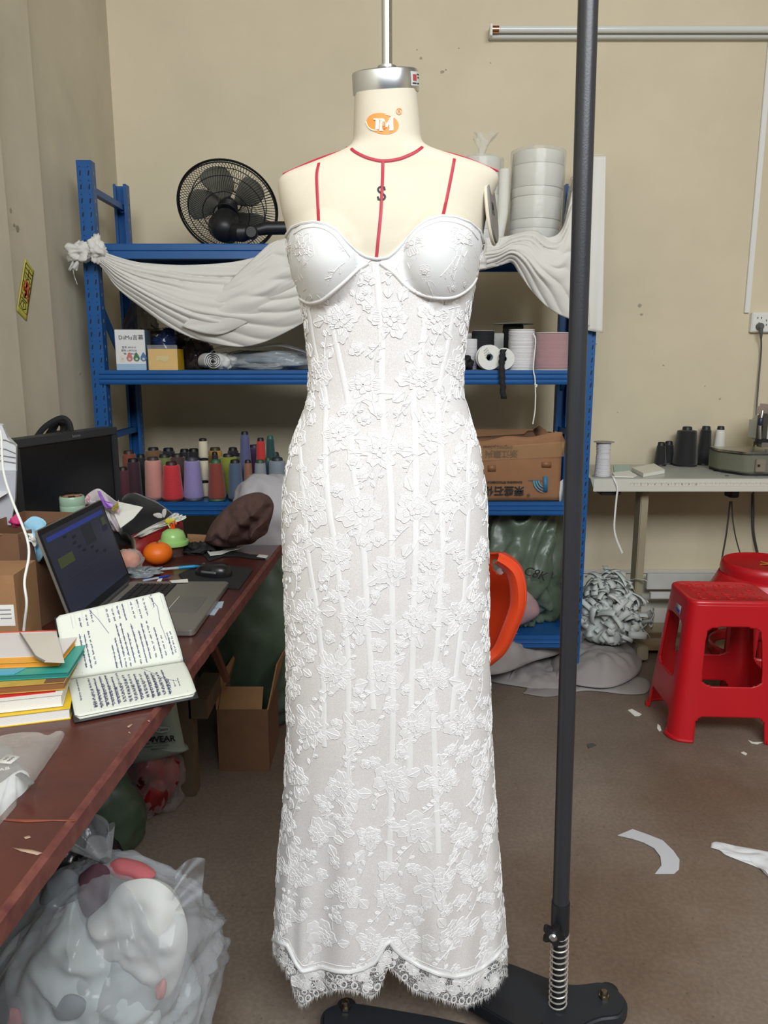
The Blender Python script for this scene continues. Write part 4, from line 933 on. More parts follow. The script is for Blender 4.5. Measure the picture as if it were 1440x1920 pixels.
# cream cones nested one on another
T = thing('thread_cone_stack', 'three slim cream thread cones stacked one on another behind the lilac cone', 'thread cone', (PY(384,905,3.26).x, 3.26, Z1), 0, 'thread cones on the lower shelf')
s = (3.26/ray(384,900).y)/F; zz = [Z1, PY(0,900,3.26).z, PY(0,858,3.26).z, PY(0,822,3.26).z]; mcr = mat('thread_cream', (206,196,172), .75, stripe=110, bump=.3)
for k in range(3):
    h = zz[k+1]-zz[k]; b = MB(); b.lathe([(9*s,.003),(9.3*s,.006),(8.2*s,h-.012),(6.6*s,h-.010)], 24, (0,0,zz[k]-Z1)); o = obj('thread', b, mcr, T, world=False, ang=60)
    b = MB(); b.lathe([(7.2*s,h-.012),(6.6*s,h-.001),(5*s,h)] if k == 2 else [(8.4*s,h-.011),(8.4*s,h-.004),(6*s,h-.003)], 24, (0,0,zz[k]-Z1)); obj('cone_tip', b, m_black, T, world=False)

# ---------------- cardboard box, lower shelf right ----------------
BY = 3.16; x0 = PY(880,900,BY).x; x1 = PY(1050,900,BY).x; zt_l, zt_r = PY(905,827,BY).z, PY(1050,812,BY).z
cbx = thing('cardboard_box', 'taped brown carton with upside-down Chinese printing on the lower shelf', 'box', ((x0+x1)/2, BY+.17, Z1))
m_cbox = mat('printed_carton', (142,102,70), .8, cv=.06, cs=16, bump=.15, bs=60)
b = MB(); b.grid(lambda u, v: Vector((x0+(x1-x0)*u, BY-.012*sin(pi*v)*sin(pi*u)+.002*fb((u*4,v*4,0),1,2), Z1+.001+((zt_l*(1-u)+zt_r*u)-Z1-.006*sin(u*12))*v)), 24, 14); obj('front_panel', b, m_cbox, cbx, solid=.004, soff=1, ang=180)
for xx in (x0, x1):
    b = MB(); b.add([(xx,BY,Z1+.001),(xx,BY+.33,Z1+.001),(xx,BY+.33,zt_l+.01),(xx,BY,zt_l if xx == x0 else zt_r)], [(0,1,2,3)]); obj('side_panel', b, m_cbox, cbx, solid=.004)
b = MB(); b.bb(x0, x1, BY+.326, BY+.33, Z1+.001, zt_l+.02); obj('rear_panel', b, m_cbox, cbx, smooth=False)
b = MB(); b.bb(x0, x1, BY+.004, BY+.33, Z1+.0005, Z1+.003); obj('bottom_panel', b, m_cbox, cbx, smooth=False)
b = MB(); b.grid(lambda u, v: PY(890+142*u, 824-4*v-8*v*u+(-6 if .65 < u < .85 else 0)*v, BY+.10+.12*v), 20, 4); obj('top_flap', b, m_cardd, cbx, solid=.004)
b = MB(); b.add([PY(1000,806,BY+.2),PY(1012,798,BY+.16),PY(1030,812,BY+.1),PY(1008,820,BY+.12)], [(0,1,2,3)]); obj('torn_flap', b, m_cardd, cbx, solid=.004)
b = MB(); b.add([PY(1040,808,BY+.02),PY(1052,812,BY),PY(1060,828,BY+.03),PY(1058,850,BY+.05),PY(1050,845,BY)], [(0,1,2,3,4)]); obj('torn_flap', b, m_card, cbx, solid=.004)
def cpx(px, py, o=.017): return PY(px, py, BY-o)
UP = Matrix.Rotation(pi, 4, 'Z')
def ctext(s, px, py, size, sx=1, ax='CENTER', m=m_ink, bold=0): text(s, size, m, cbx, frame(cpx(px,py), (1,0,.0), (0,0,1)) @ UP, .0003, sx=sx, ax=ax, bold=bold)
ctext('荣盛石化', 945, 919, .042, 1.0, bold=.0007); ctext('RONGSHENG PETROCHEMICAL', 946, 904, .0125, .82, bold=.0003)
ctext('浙江聚兴', 940, 850, .034, 1.0, bold=.0006); ctext('ZHEJIANG JUXING', 934, 838, .0155, .95, bold=.0003); ctext('®', 991, 928, .018)
ctext('RONGSHENG', 1004, 901, .009, 1.1, m=mat('print_blue_dark', (40,90,120), .6))
m_pb = mat('print_blue', (44,112,150), .6); m_pb2 = mat('print_blue_light', (80,150,176), .6)
b = MB(); b.add([cpx(1019,893,.018), cpx(1027,893,.018), cpx(1027,922,.018), cpx(1019,922,.018)], [(0,1,2,3)]); lg = obj('logo_bar', b, m_pb, cbx, solid=.0006)
for k, rr in enumerate((24,19,14)):
    pts = [cpx(1019+2-0-rr*cos(a)*.9, 901+rr*sin(a)*.95) for a in [q*pi/2/12 for q in range(13)]]; b = MB(); vs = []
    for p in pts: vs += [p, p+Vector((.007,0,0))]
    b.add(vs, [(2*q, 2*q+1, 2*q+3, 2*q+2) for q in range(12)]); obj('logo_arc', b, m_pb2, cbx, solid=.0004)
m_tp = film('clear_tape', (196,160,120), .25, .1, .8, 60)
b = MB(); b.grid(lambda u, v: cpx(900+158*u, 840-12*u+(24+4*u)*v, .0185+.001*sin(u*30+v*3)), 60, 6); obj('packing_tape', b, m_tp, cbx, ang=180)
for q in ((915,872,930,884),(1016,866,1034,876)):
    b = MB(); P = [cpx(q[0],q[1]), cpx(q[2],q[1]), cpx(q[2],q[3]), cpx(q[0],q[3])]; b.add(P, [(0,1,2,3)]); obj('tape_patch', b, mat('tape_brown', (132,92,62), .5), cbx, solid=.0004)
b = MB(); b.add([PY(1048,905,BY-.004),PY(1056,898,BY+.02),PY(1056,940,BY+.02),PY(1049,945,BY-.004)], [(0,1,2,3)]); obj('side_label', b, m_white, cbx, solid=.0006)

# ---------------- bags on the bottom shelf, right ----------------
Z0 = LZ[0]
m_green = mat('woven_green', (76,92,74), .5, cv=.15, cs=7, bump=.5, bs=16)
m_greend = mat('poly_green', (92,106,90), .35, cv=.2, cs=6, bump=.7, bs=14)
gs = thing('green_sack', 'tall grey-green plastic sack slumped on the bottom shelf with black handwriting', 'sack', (PY(975,1100,3.3).x, 3.32, Z0))
b = blob(PY(975,1050,3.33), (.19,.14,.30), 61, .12, 2.6, 90, 70, flat=Z0+.001, crease=.26, cfs=5, sq=.75); obj('sack_body', b, m_greend, gs, ang=180)
b = blob(PY(930,975,3.38), (.15,.1,.12), 65, .25, 3, 48, 36, crease=.22, zmax=Z1-.07); obj('sack_neck', b, m_greend, gs, ang=180)
text('C8K', .055, m_ink, gs, frame(PY(1003,1076,3.13), (1,.1,-.35), (0,0,1)), .0004, shear=.2)
b = pillow([(955,1065),(975,1085),(1000,1115),(1012,1145),(1000,1160),(965,1176),(940,1178),(915,1120),(930,1070)], 3.2, .06, 4, fold=.15, cfs=8); o = obj('pink_bag', b, mat('pink_bag_film', (172,142,146), .5, cv=.15, cs=10, bump=.5, bs=20), ang=180); tag(o, 'small dusty-pink plastic bag at the foot of the green sack', 'plastic bag')
b = blob((-.10,3.36,Z0+.22), (.24,.15,.23), 72, .1, 3, 48, 36, flat=Z0+.001, crease=.1, sq=.8); o = obj('white_sack', b, mat('sack_white', (170,168,170), .55, bump=.5, bs=14), ang=180); tag(o, 'white sack on the bottom shelf behind the gown, between the two green sacks', 'sack')
# ---------------- right side: tube light, outlet, sewing table ----------------
ty = WY-.045
lt = thing('tube_light', 'slim unlit white fluorescent batten high on the back wall', 'light', PY(1180,60,WY-.02))
xl, xr = PY(918,60,ty).x, 2.1; zc = PY(1180,62,ty).z; Mt = PY(1180,52,ty).z
b = MB(); b.bb(xl, xr, WY-.035, WY, zc-.016, zc+.030); obj('batten', b, mat('batten_white', (196,196,190), .4), lt, bev=.003)
b = MB(); b.tube([(xl+.035,WY-.052,zc+.012),(xr-.03,WY-.052,zc+.012)], .0145, 24); obj('glass_tube', b, mat('tube_glass', (215,218,214), .15), lt)
b = MB(); b.tube([(xl+.008,WY-.052,zc+.012),(xl+.04,WY-.052,zc+.012)], .0155, 24); obj('tube_cap', b, mat('copper_cap', (190,140,110), .25, metal=1), lt)
b = MB(); b.bb(xl, xl+.01, WY-.07, WY-.03, zc-.018, zc+.03); obj('lamp_holder', b, m_white, lt, bev=.002)
ox, oz = PY(1437,605,WY-.01).x, PY(1437,605,WY-.01).z
so = thing('wall_socket', 'white double wall socket on the back wall above the sewing table', 'socket', (ox, WY, oz-.05))
w0 = PY(1408,0,WY-.02).x; w0 = PY(1408,605,WY-.02).x
b = MB(); b.box((w0+.075, WY-.014, oz), (.15,.028,.092)); obj('socket_box', b, m_white, so, bev=.003)
b = MB(); b.box((w0+.075, WY-.029, oz), (.142,.003,.084)); obj('face_plate', b, m_white, so, bev=.001)
hp_ = MB()
for px, py in ((1421,596),(1428,596),(1437,601),(1437,609),(1423,606)): p = PY(px, py, WY-.0305); hp_.box(p, (.004,.001,.009))
obj('pin_holes', hp_, m_black, so, smooth=False, kind='stuff')
b = MB(); b.bb(PY(1421,300,WY-.01).x, PY(1430,300,WY-.01).x+.002, WY-.014, WY, oz+.046, 3.9); o = obj('cable_conduit', b, m_white, bev=.002, smooth=False); tag(o, 'vertical white cable conduit running up from the wall socket', 'conduit')
pg = thing('power_plug', 'grey plug and cable running from the wall socket down behind the table', 'plug', PY(1428,620,WY-.05))
pc_ = PY(1426,612,WY-.045); b = MB(); b.lathe([(.017,0),(.018,.004),(.016,.02),(.009,.028)], 20, frame(pc_+Vector((0,.014,0)), (1,0,0), (0,0,1))); obj('plug_body', b, mat('plug_grey', (96,96,94), .5), pg)
m_gc = mat('grey_cable', (84,84,80), .5)
b = MB(); b.tube([pc_, PY(1427,622,WY-.05), PY(1427,634,WY-.045)], [.011,.009,.005], 12); obj('strain_relief', b, m_gc, pg)
b = MB(); b.tube(spline([PY(1427,630,WY-.04),PY(1427,660,WY-.02),PY(1422,720,WY-.02),PY(1417,790,WY-.03),PY(1413,860,WY-.02),PY(1413,960,WY-.02),PY(1414,1000,WY-.02),PY(1424,1050,WY-.05)], 60), .0042, 8); obj('cable', b, m_gc, pg)

TZt = PY(1300,897,3.34).z; TYF = 3.34; TX0 = PY(1109,897,TYF).x; zb2 = PY(1300,922,TYF).z
tb_ = thing('sewing_table', 'grey-white overlocker sewing table with a taped ruler along its front edge', 'table', (TX0+.9, 3.55, 0))
b = MB(); yb2 = WY-.05
b.add([(TX0-.004,TYF,TZt),(TX0+1.8,TYF,TZt),(TX0+1.8,yb2,TZt),(TX0-.012,yb2,TZt),(TX0+.012,TYF+.004,zb2+.012),(TX0+.014,TYF+.004,zb2),(TX0+1.8,TYF+.004,zb2),(TX0+1.8,yb2,zb2+.01),(TX0+.01,yb2,zb2+.01)],
      [(0,1,2,3),(0,4,5,6,1),(1,6,7,2),(2,7,8,3),(3,8,5,4,0),(5,8,7,6)]); m_ttop = mat('table_laminate', (176,178,170), .32, cv=.04, cs=4)
obj('table_top', b, m_ttop, tb_, smooth=False)
b = MB(); b.bb(TX0+.01, TX0+1.8, TYF-.003, TYF+.006, zb2+.001, TZt-.004); obj('front_edge', b, mat('edge_cream', (205,204,192), .5), tb_, bev=.002, smooth=False)
rz0, rz1 = PY(1300,911,TYF-.004).z, PY(1300,905,TYF-.004).z; rx0 = PY(1180,908,TYF).x
b = MB(); b.bb(rx0, TX0+1.8, TYF-.0042, TYF-.003, rz0, rz1+.002); ru = obj('ruler_tape', b, mat('ruler_cream', (214,210,196), .5), tb_, smooth=False)
tk = MB(); x = rx0+.004; k = 0
while x < PY(1440,908,TYF).x+.2: tk.bb(x, x+.0008, TYF-.0046, TYF-.0042, rz1-(.006 if k % 5 else .010), rz1+.001); x += .006; k += 1
obj('ruler_marks', tk, m_ink, ru, smooth=False, kind='stuff')
for k in range(10):
    text(str(k+1), .012, m_ink, ru if False else tb_, frame((rx0+.02+k*.03, TYF-.0044, rz0+.006), (1,0,0), (0,0,1)), .0002, 'ruler_numeral')
m_leg = mat('table_leg_beige', (152,142,118), .55, cv=.08, cs=9, bump=.1)
px_leg = PY(1201,1060,3.42)
for dx in (0, 1.25):
    b = MB(); b.bb(px_leg.x-.018+dx, px_leg.x+.018+dx, 3.42, 3.50, .085, zb2+.005); obj('leg', b, m_leg, tb_, bev=.004, smooth=False)
    b = MB(); b.bb(px_leg.x-.028+dx, px_leg.x+.022+dx, 3.30, 3.80, .02, .085); ft_ = obj('foot', b, m_leg, tb_, bev=.005, smooth=False)
    for yy in (3.34,3.76): q = MB(); q.lathe([(.018,0),(.018,.02)], 16, (px_leg.x+dx-.002,yy,0)); obj('levelling_pad', q, m_black, ft_)
b = MB(); b.bb(px_leg.x+.02, px_leg.x+1.24, 3.44, 3.48, .1, .14); obj('stretcher', b, m_leg, tb_, bev=.004, smooth=False)
b = MB(); b.bb(px_leg.x-.01, px_leg.x+1.26, 3.40, 3.80, .028, .05); obj('treadle_board', b, mat('plywood_dull', (150,128,96), .8, cv=.12, cs=12), tb_, bev=.003, smooth=False)
b = MB(); c = PY(1148,928,TYF+.05); b.bb(c.x-.06, c.x+.03, TYF+.02, TYF+.1, zb2-.02, zb2-.001); obj('knee_lift_bracket', b, m_black, tb_, bev=.004)
sw = MB(); c = PY(1370,935,3.5); sw.bb(c.x-.02, c.x+.02, 3.46, 3.53, zb2-.05, zb2); obj('switch_box', sw, m_black, tb_, bev=.004)
for P, r in (([(1372,940),(1374,975),(1380,1010),(1390,1045)],.003),([(1369,940),(1362,1000),(1352,1060),(1350,1110)],.004),([(1411,925),(1411,990),(1418,1030),(1424,1052)],.006)):
    b = MB(); b.tube(spline([PY(x, y, 3.6) for x, y in P], 30), r, 6); obj('hanging_cable', b, mat('dark_cable', (60,56,54), .5), tb_)
hl = MB(); 
for px, py in ((1341,883),(1363,892)): p = PZ(px, py, TZt+.0006); hl.lathe([(.009,0),(.009,.0006)], 18, p)
obj('cable_holes', hl, m_black, tb_, kind='stuff')
# panels leaning under the table
for k, (y0, y1, cc) in enumerate(((1074,1103,(190,190,184)),(1104,1115,(206,204,200)),(1127,1168,(188,184,178)))):
    a, c = PY(1212,y0,3.76+.02*k), PY(1212,y1,3.76+.02*k); b = MB(); b.bb(a.x, a.x+.9, 3.74-.03*k, 3.765-.03*k, max(c.z, .05), a.z); o = obj('foam_board', b, mat('board_%d' % k, cc, .8, cv=.08), bev=.002, smooth=False)
    tag(o, ['white foam board under the sewing table, topmost of the three strips','thin bright board strip under the sewing table, middle of three','lowest white board lying under the sewing table on the plywood'][k], 'board', 'boards under the sewing table')

# things on the table
def on_table(px, py): return PZ(px, py, TZt)
def cone2(cx, ybase, y0, wb, wt, rgb, label, tip=(30,30,32)):
    p = PZ(cx, ybase, TZt); return cone(cx, y0, wb, wt, p.y, rgb, tip, label=label, group='thread cones on the sewing table', base=TZt, tiph=.016)
cone2(1235,873,829,22,16,(15,15,17),'shorter black thread cone leaning at the left of the pair on the table')
cone2(1249,870,827,22,17,(15,15,17),'black thread cone just behind the short left one on the sewing table')
cone2(1281,873,800,44,35,(14,14,16),'big fat black thread cone in the middle of the sewing table')
cone2(1316,871,799,27,19,(14,14,16),'slim tall black thread cone beside the white one')
cone2(1343,872,799,24,16,(226,224,214),'white thread cone with black tip on the sewing table')
p = on_table(1136,897)
sq = thing('elastic_spool', 'white flat elastic spool at the left end of the sewing table with a hanging end', 'spool', (p.x, 3.40, TZt))
s = (3.40/ray(1136,860).y)/F; H = PY(1136,828,3.40).z-TZt
b = MB(); pr = [(.006,.003)]+[((13.2-1.2*sin(t*pi)**2+(1.2 if t < .6 else .2)+.5*sin(k*3.1))*s, .003+(H-.006)*t) for k, t in enumerate([q/24 for q in range(25)])]+[(.006,H-.003)]; b.lathe(pr, 36); obj('wound_elastic', b, m_cord, sq, world=False)
for z in (0, H-.002): f = MB(); f.lathe([(.004,z),(19*s,z),(19*s,z+.002),(.004,z+.002)], 36); obj('flange', f, m_fl, sq, world=False)
b = MB(); b.tube(spline([PY(1149,893,3.36),PY(1152,899,TYF-.006),PY(1158,915,TYF-.01),PY(1156,935,TYF-.01),PY(1152,985,TYF-.01),PY(1156,1010,TYF-.01),PY(1167,1037,TYF-.01)], 50), .0048, 8, flat=.5); obj('loose_end', b, m_white, sq)
def slab(name, label, cat, poly, z, h, m, grp=None):
    P = [PZ(x, y, z) for x, y in poly]; b = MB(); b.prism([(p.x, p.y) for p in P], z, z+h); o = obj(name, b, m, bev=min(h*.2,.0015), smooth=False); return tag(o, label, cat, grp)
slab('mint_folder', 'pale mint paper folder on the left of the sewing table', 'paper', [(1150,874),(1180,874),(1183,888),(1152,888)], TZt+.001, .004, mat('mint_paper', (172,196,186), .7))
slab('folded_note', 'crumpled white paper slip under the notebook on the sewing table', 'paper', [(1148,888),(1180,884),(1195,893),(1188,896),(1152,895)], TZt+.001, .005, m_paper)
nb2 = thing('small_notebook', 'small white notebook lying on the sewing table', 'notebook', on_table(1214,885))
P = [PZ(x, y, TZt) for x, y in ((1184,884),(1206,895),(1246,888),(1226,876))]
b = MB(); b.prism([(p.x,p.y) for p in P], TZt+.001, TZt+.016); obj('pages', b, m_paper, nb2, smooth=False)
b = MB(); b.prism([(p.x,p.y) for p in P], TZt+.0165, TZt+.0185); obj('cover', b, mat('notebook_cover', (222,218,206), .6), nb2, smooth=False)
# overlock machine (partly out of frame)
ov = thing('overlock_machine', 'olive-grey industrial overlock sewing machine at the right end of the table', 'sewing machine', on_table(1430,885))
a = PZ(1366,884,TZt); Yo = 3.42; ox0 = PY(1366,870,Yo).x; zt2 = PY(1400,852,Yo-.02).z
m_ov = mat('machine_olive', (112,114,98), .35); m_ovl = mat('machine_pale', (186,190,184), .35)
poly = [(ox0,Yo+.14),(ox0+.005,Yo+.10),(ox0+.06,Yo-.0),(ox0+.09,Yo-.02),(ox0+.36,Yo-.02),(ox0+.36,Yo+.22),(ox0,Yo+.22)]
b = MB(); b.prism(poly, TZt+.012, zt2); obj('bed', b, m_ov, ov, bev=.006, seg=3)
b = MB(); b.prism([(x+(.01 if x < ox0+.1 else 0)*1, y+.006) for x, y in poly], TZt, TZt+.012); obj('base_pad', b, m_black, ov)
b = MB(); b.prism([(x-.006, y-.006) for x, y in poly], zt2, zt2+.010); obj('cloth_plate', b, mat('plate_steel', (176,174,168), .25, metal=1), ov, bev=.002)
for x_, w_, zz_ in ((ox0+.13,.045,.058),(ox0+.20,.06,.07),(ox0+.28,.05,.05)): b = MB(); b.box((x_, Yo-.026, TZt+.02+zz_/2), (w_,.012,zz_)); c_ = obj('looper_cover', b, m_steel if x_ > ox0+.15 else mat('machine_tan', (134,124,108), .4), ov, bev=.003)
b = MB(); b.box((ox0+.12,Yo-.032,TZt+.05), (.01,.006,.01)); obj('latch', b, m_black, ov)
b = MB(); b.box((ox0+.24, Yo+.12, zt2+.10), (.16,.16,.12)); obj('head_casting', b, m_ovl, ov, bev=.02, seg=3)
b = MB(); b.box((ox0+.25, Yo+.10, zt2+.185), (.14,.14,.06)); obj('top_cover', b, mat('cover_clear', (190,176,170), .2), ov, bev=.012)
b = MB(); b.box((ox0+.165, Yo+.06, zt2+.10), (.035,.05,.15)); obj('front_cover', b, mat('machine_dark', (70,66,58), .4), ov, bev=.008)
b = MB(); b.tube([(ox0+.145,Yo+.03,zt2+.19),(ox0+.135,Yo+.02,zt2+.12),(ox0+.142,Yo+.02,zt2+.05)], .006, 10); obj('thread_guide', b, m_steel, ov)
b = MB(); b.lathe([(.010,0),(.012,.004),(.012,.03),(.009,.034)], 16, Matrix.Translation((ox0+.135,Yo+.02,zt2+.125))); obj('tension_knob', b, mat('knob_navy', (34,38,60), .4), ov)
b = MB(); b.box((ox0+.17, Yo+.015, zt2+.04), (.06,.03,.02)); b.box((ox0+.185, Yo+.0, zt2+.014), (.05,.03,.008)); obj('presser_foot', b, m_steel, ov, bev=.002)
b = MB(); b.tube([(ox0+.2,Yo+.01,zt2+.07),(ox0+.2,Yo+.01,zt2+.01)], .004, 8); obj('needle_bar', b, m_chrome, ov)
b = MB(); b.box((ox0+.15, Yo+.02, zt2+.055), (.05,.035,.02)); obj('needle_clamp', b, m_black, ov, bev=.003)

# ---------------- red stools ----------------
m_red = mat('red_stool_plastic', (190,22,32), .32, cv=.04, cs=5, bump=.03, bs=60)
SH = .52
st = thing('square_stool', 'red plastic square stool with a swirl-patterned seat on the concrete floor', 'stool', (1.256,2.745,0), radians(-3))
def sp(side, q, z, o=0.0):
    """point of the moulded shell: side 0..3, q -1..1 across it, z height"""
    t = max(0, 1-z/SH); hx = .152+.052*t**1.05+o; hy = .126+.052*t**1.05+o; k = (abs(q)**7+1)**(-1/7)
    a, b_ = (q*k, -k) if side == 0 else (k, q*k) if side == 1 else (-q*k, k) if side == 2 else (-k, -q*k)
    return Vector((a*hx, b_*hy, z))
def Fw(q, z): return min((abs(q)/.60)**7+(abs(z-.318)/.108)**7, (abs(q)/(.62-.02*0))**9+(z/.098)**9 if z > 0 else (abs(q)/.62)**9)
NS, NZ_ = 48, 104; b = MB(); top_z = SH-.014
for sd in range(4):
    P = {}; rem = set(); keep = set()
    for j_ in range(NZ_):
        for i_ in range(NS):
            (rem if Fw(-1+2*(i_+.5)/NS, top_z*(j_+.5)/NZ_) < 1 else keep).add((i_, j_))
    for (i_, j_) in keep:
        for c_ in ((i_, j_), (i_+1, j_), (i_+1, j_+1), (i_, j_+1)):
            if c_ in P: continue
            q, z = -1+2*c_[0]/NS, top_z*c_[1]/NZ_
            if any((c_[0]-a, c_[1]-d) in rem for a in (0,1) for d in (0,1)):
                for _ in range(4):
                    f = Fw(q, z)-1; e = 1e-4; gq, gz = (Fw(q+e, z)-Fw(q-e, z))/(2*e), (Fw(q, z+e)-Fw(q, max(0, z-e)))/(2*e); gz *= 6; g2 = gq*gq+gz*gz
                    if g2 > 1e-9: dq = max(-.012, min(.012, f*gq/g2)); dz = max(-.003, min(.003, f*gz/g2/6)); q -= dq; z = max(0, z-dz) if c_[1] else 0
            P[c_] = sp(sd, q, z)
    ks = list(P); ix = {k_: n_ for n_, k_ in enumerate(ks)}
    b.add([P[k_] for k_ in ks], [(ix[(i_, j_)], ix[(i_+1, j_)], ix[(i_+1, j_+1)], ix[(i_, j_+1)]) for i_, j_ in keep])
bmj = bmesh.new(); vv_ = [bmj.verts.new(v) for v in b.v]; [bmj.faces.new([vv_[k] for k in f]) for f in b.f]
bmesh.ops.remove_doubles(bmj, verts=bmj.verts, dist=.0004); bmj.verts.index_update()
b = MB(); b.v = [v.co.copy() for v in bmj.verts]; b.f = [[v.index for v in f.verts] for f in bmj.faces]; b.m = [0]*len(b.f); bmj.free()
obj('leg_frame', b, m_red, st, world=False, solid=.008, soff=0, ang=45)
per = [(sd, -1+2*k/24) for sd in range(4) for k in range(24)]
def ringp(z, f, zz): return [Vector((sp(sd, q, z).x*f, sp(sd, q, z).y*f, zz)) for sd, q in per]
b = MB(); b.ring_loft([ringp(SH-.014,1.028,SH-.016), ringp(SH-.01,1.028,SH-.008), ringp(SH,1.01,SH-.002), ringp(SH,.985,SH), ringp(SH,.93,SH-.0005), ringp(SH,.90,SH-.003), ringp(SH,.3,SH-.003)]); obj('seat', b, m_red, st, world=False, ang=60)
for k in range(4):
    b = MB(); b.tube([sp(k, .64+.36*t/8, .007, .003) for t in range(9)]+[sp((k+1) % 4, -1+.36*t/8, .007, .003) for t in range(1, 9)], .009, 8, mi=0)
    for v in b.v: v.z = max(0, v.z)
    obj('foot_rim', b, m_red, st, world=False)
sw_ = MB(); rr = random.Random(3)
for i in range(5):
    for j in range(4):
        cx, cy = (i-2)*.050, (j-1.5)*.050; r0 = .021; ph = rr.random()*6
        sw_.tube([Vector((cx+(r0*(.25+.75*t))*cos(ph+t*4.2), cy+(r0*(.25+.75*t))*sin(ph+t*4.2), SH-.0025)) for t in [q/14 for q in range(15)]], .0019, 5)
obj('seat_swirls', sw_, m_red, st, world=False, kind='stuff')
nx = Vector((-1,0,.1)).normalized()
def stk(a, c, z0, z1, o): return [sp(3,a,z0)+nx*o, sp(3,c,z0)+nx*o, sp(3,c,z1)+nx*o, sp(3,a,z1)+nx*o]
b = MB(); b.add(stk(-.05,.38,.440,.472,.0055), [(0,1,2,3)]); obj('sticker', b, mat('sticker_grey', (150,150,156), .4), st, world=False, solid=.001)
b = MB(); b.add(stk(.0,.34,.445,.456,.0068), [(0,1,2,3)]); obj('sticker_band', b, mat('sticker_blue', (40,60,150), .4), st, world=False, solid=.0006)

rs = thing('round_stool', 'red plastic round stool behind the square one at the right edge', 'stool', (1.60,3.13,0))
RT, RBm, RH = .168, .20, .53
b = MB(); b.lathe([(.02,RH-.012),(RT*.8,RH-.012),(RT*.9,RH-.004),(RT*.96,RH),(RT,RH-.006),(RT+.004,RH-.03),(RT+.003,RH-.05),(RT-.006,RH-.05),(RT-.008,RH-.02),(.02,RH-.02)], 56, caps=False); obj('seat', b, m_red, rs, world=False, ang=50)
b = MB()
for k in range(56): pass
b.grid(lambda u, v: Vector(((RT+(RBm-RT)*v+.004)*cos(2*pi*u), (RT+(RBm-RT)*v+.004)*sin(2*pi*u), RH-.05-(.05+.02*abs(sin(4*pi*u)))*v)), 64, 4, cu=True); obj('skirt', b, m_red, rs, world=False, solid=.004, ang=180)
for k in range(4):
    a0 = k*pi/2+pi/4; b = MB(); b.grid(lambda u, v: Vector(((RT+.008+(RBm-RT+.01)*v)*cos(a0+(u-.5)*(.75-.2*v)), (RT+.008+(RBm-RT+.01)*v)*sin(a0+(u-.5)*(.75-.2*v)), (RH-.09)*(1-v)+.001)), 10, 12); obj('leg', b, m_red, rs, world=False, solid=.006, ang=180)
b = MB(); b.grid(lambda u, v: Vector(((RBm-.01)*cos(2*pi*u), (RBm-.01)*sin(2*pi*u), .12+.05*v)), 64, 3, cu=True); obj('lower_band', b, m_red, rs, world=False, solid=.005, ang=180)
b = MB()
for k in range(6): a = k*1.05; b.tube([Vector((.05*cos(a)*t+.03, .05*sin(a)*t, RH-.011)) for t in (.3,.7,1)], .002, 5)
obj('seat_print', b, mat('gold_print', (200,150,70), .5), rs, world=False)

# ---------------- fabric strips, grey sheets ----------------
m_strip = mat('grey_leatherette', (196,202,198), .6, cv=.05, cs=9)
m_sheet = mat('grey_sheet', (150,144,142), .6, cv=.07, cs=3, bump=.3, bs=9)
rr = random.Random(5); sm_ = MB()
pc0 = Vector((PY(1135,1140,3.40).x, 3.42, .12))
core = blob((pc0.x, pc0.y, .14), (.11,.13,.15), 81, .2, 3, 40, 30, flat=.10, crease=.2)
for k in range(460):
    u = rr.random()*2*pi; e = rr.random()**.7*pi/2; R1 = Vector((cos(u)*cos(e)*.15, sin(u)*cos(e)*.16, sin(e)*.22)); c = Vector((pc0.x+.01, pc0.y, .11))+R1*rr.uniform(.85,1.06)
    t = Vector((rr.uniform(-1,1), rr.uniform(-1,1), rr.uniform(-.7,.7))).normalized(); n_ = R1.normalized(); s = t.cross(n_).normalized(); L = rr.uniform(.04,.10); cu = rr.uniform(1.2,5.5); w = rr.uniform(.008,.016); vs = []
    for q in range(9):
        f = (q/8-.5); a = f*cu; r_ = L/cu; p = c+t*r_*sin(a)*1.4+n_*(r_*(cos(a)))*1.2; vs += [p-s*w, p+s*w]
    for v in vs: v.z = max(.095, v.z)
    sm_.add(vs, [(2*q, 2*q+1, 2*q+3, 2*q+2) for q in range(8)])
pile = thing('fabric_strip_pile', 'heap of curly grey-green leatherette strips beside the rack post', 'fabric scraps', (pc0.x, pc0.y, .09))
obj('strips', sm_, m_strip, pile, solid=.0012, kind='stuff', ang=50); obj('heap_core', core, m_strip, pile, ang=180, kind='stuff')
def sheetobj(name, label, outline, z, m, seed, amp=.02, h=.012, n=26):
    """crumpled sheet on the ground: outline in picture coordinates at height z, domed and wrinkled"""
    P = [PZ(x, y, z) for x, y in outline]; P = spline(P+[P[0]], 91)[:-1]; c = sum(P, Vector())/len(P); mb = MB()
    def fn(u, v):
        i = u*90; k = int(i) % 90; p = P[k].lerp(P[(k+1) % 90], i-int(i)); q = c.lerp(p, v); w = 1-v**3
        zz = z+h*w+amp*w*(fb(q, 6, seed)+.5)+amp*1.1*abs(fb(q, 13, seed+1))*(1-v**8)-amp*.25; return Vector((q.x, q.y, max(z-.0 if z < .01 else z-.03, zz)))
    mb.grid(fn, 90, n, cu=True); o = obj(name, mb, m, solid=.0018, ang=180); return tag(o, label, 'fabric sheet', 'grey sheets on the floor by the rack')
sheetobj('grey_sheet', 'lowest flat grey sheet spread on the floor under the others', [(980,1300),(1030,1306),(1100,1295),(1180,1302),(1215,1296),(1205,1270),(1100,1262),(1010,1272)], .004, m_sheet, 3, .008, .004)
sheetobj('grey_sheet', 'grey sheet with a curled tunnel fold beside the gown', [(905,1255),(915,1272),(960,1282),(1045,1290),(1060,1260),(1045,1225),(985,1215),(920,1222)], .012, m_sheet, 5, .03, .03)
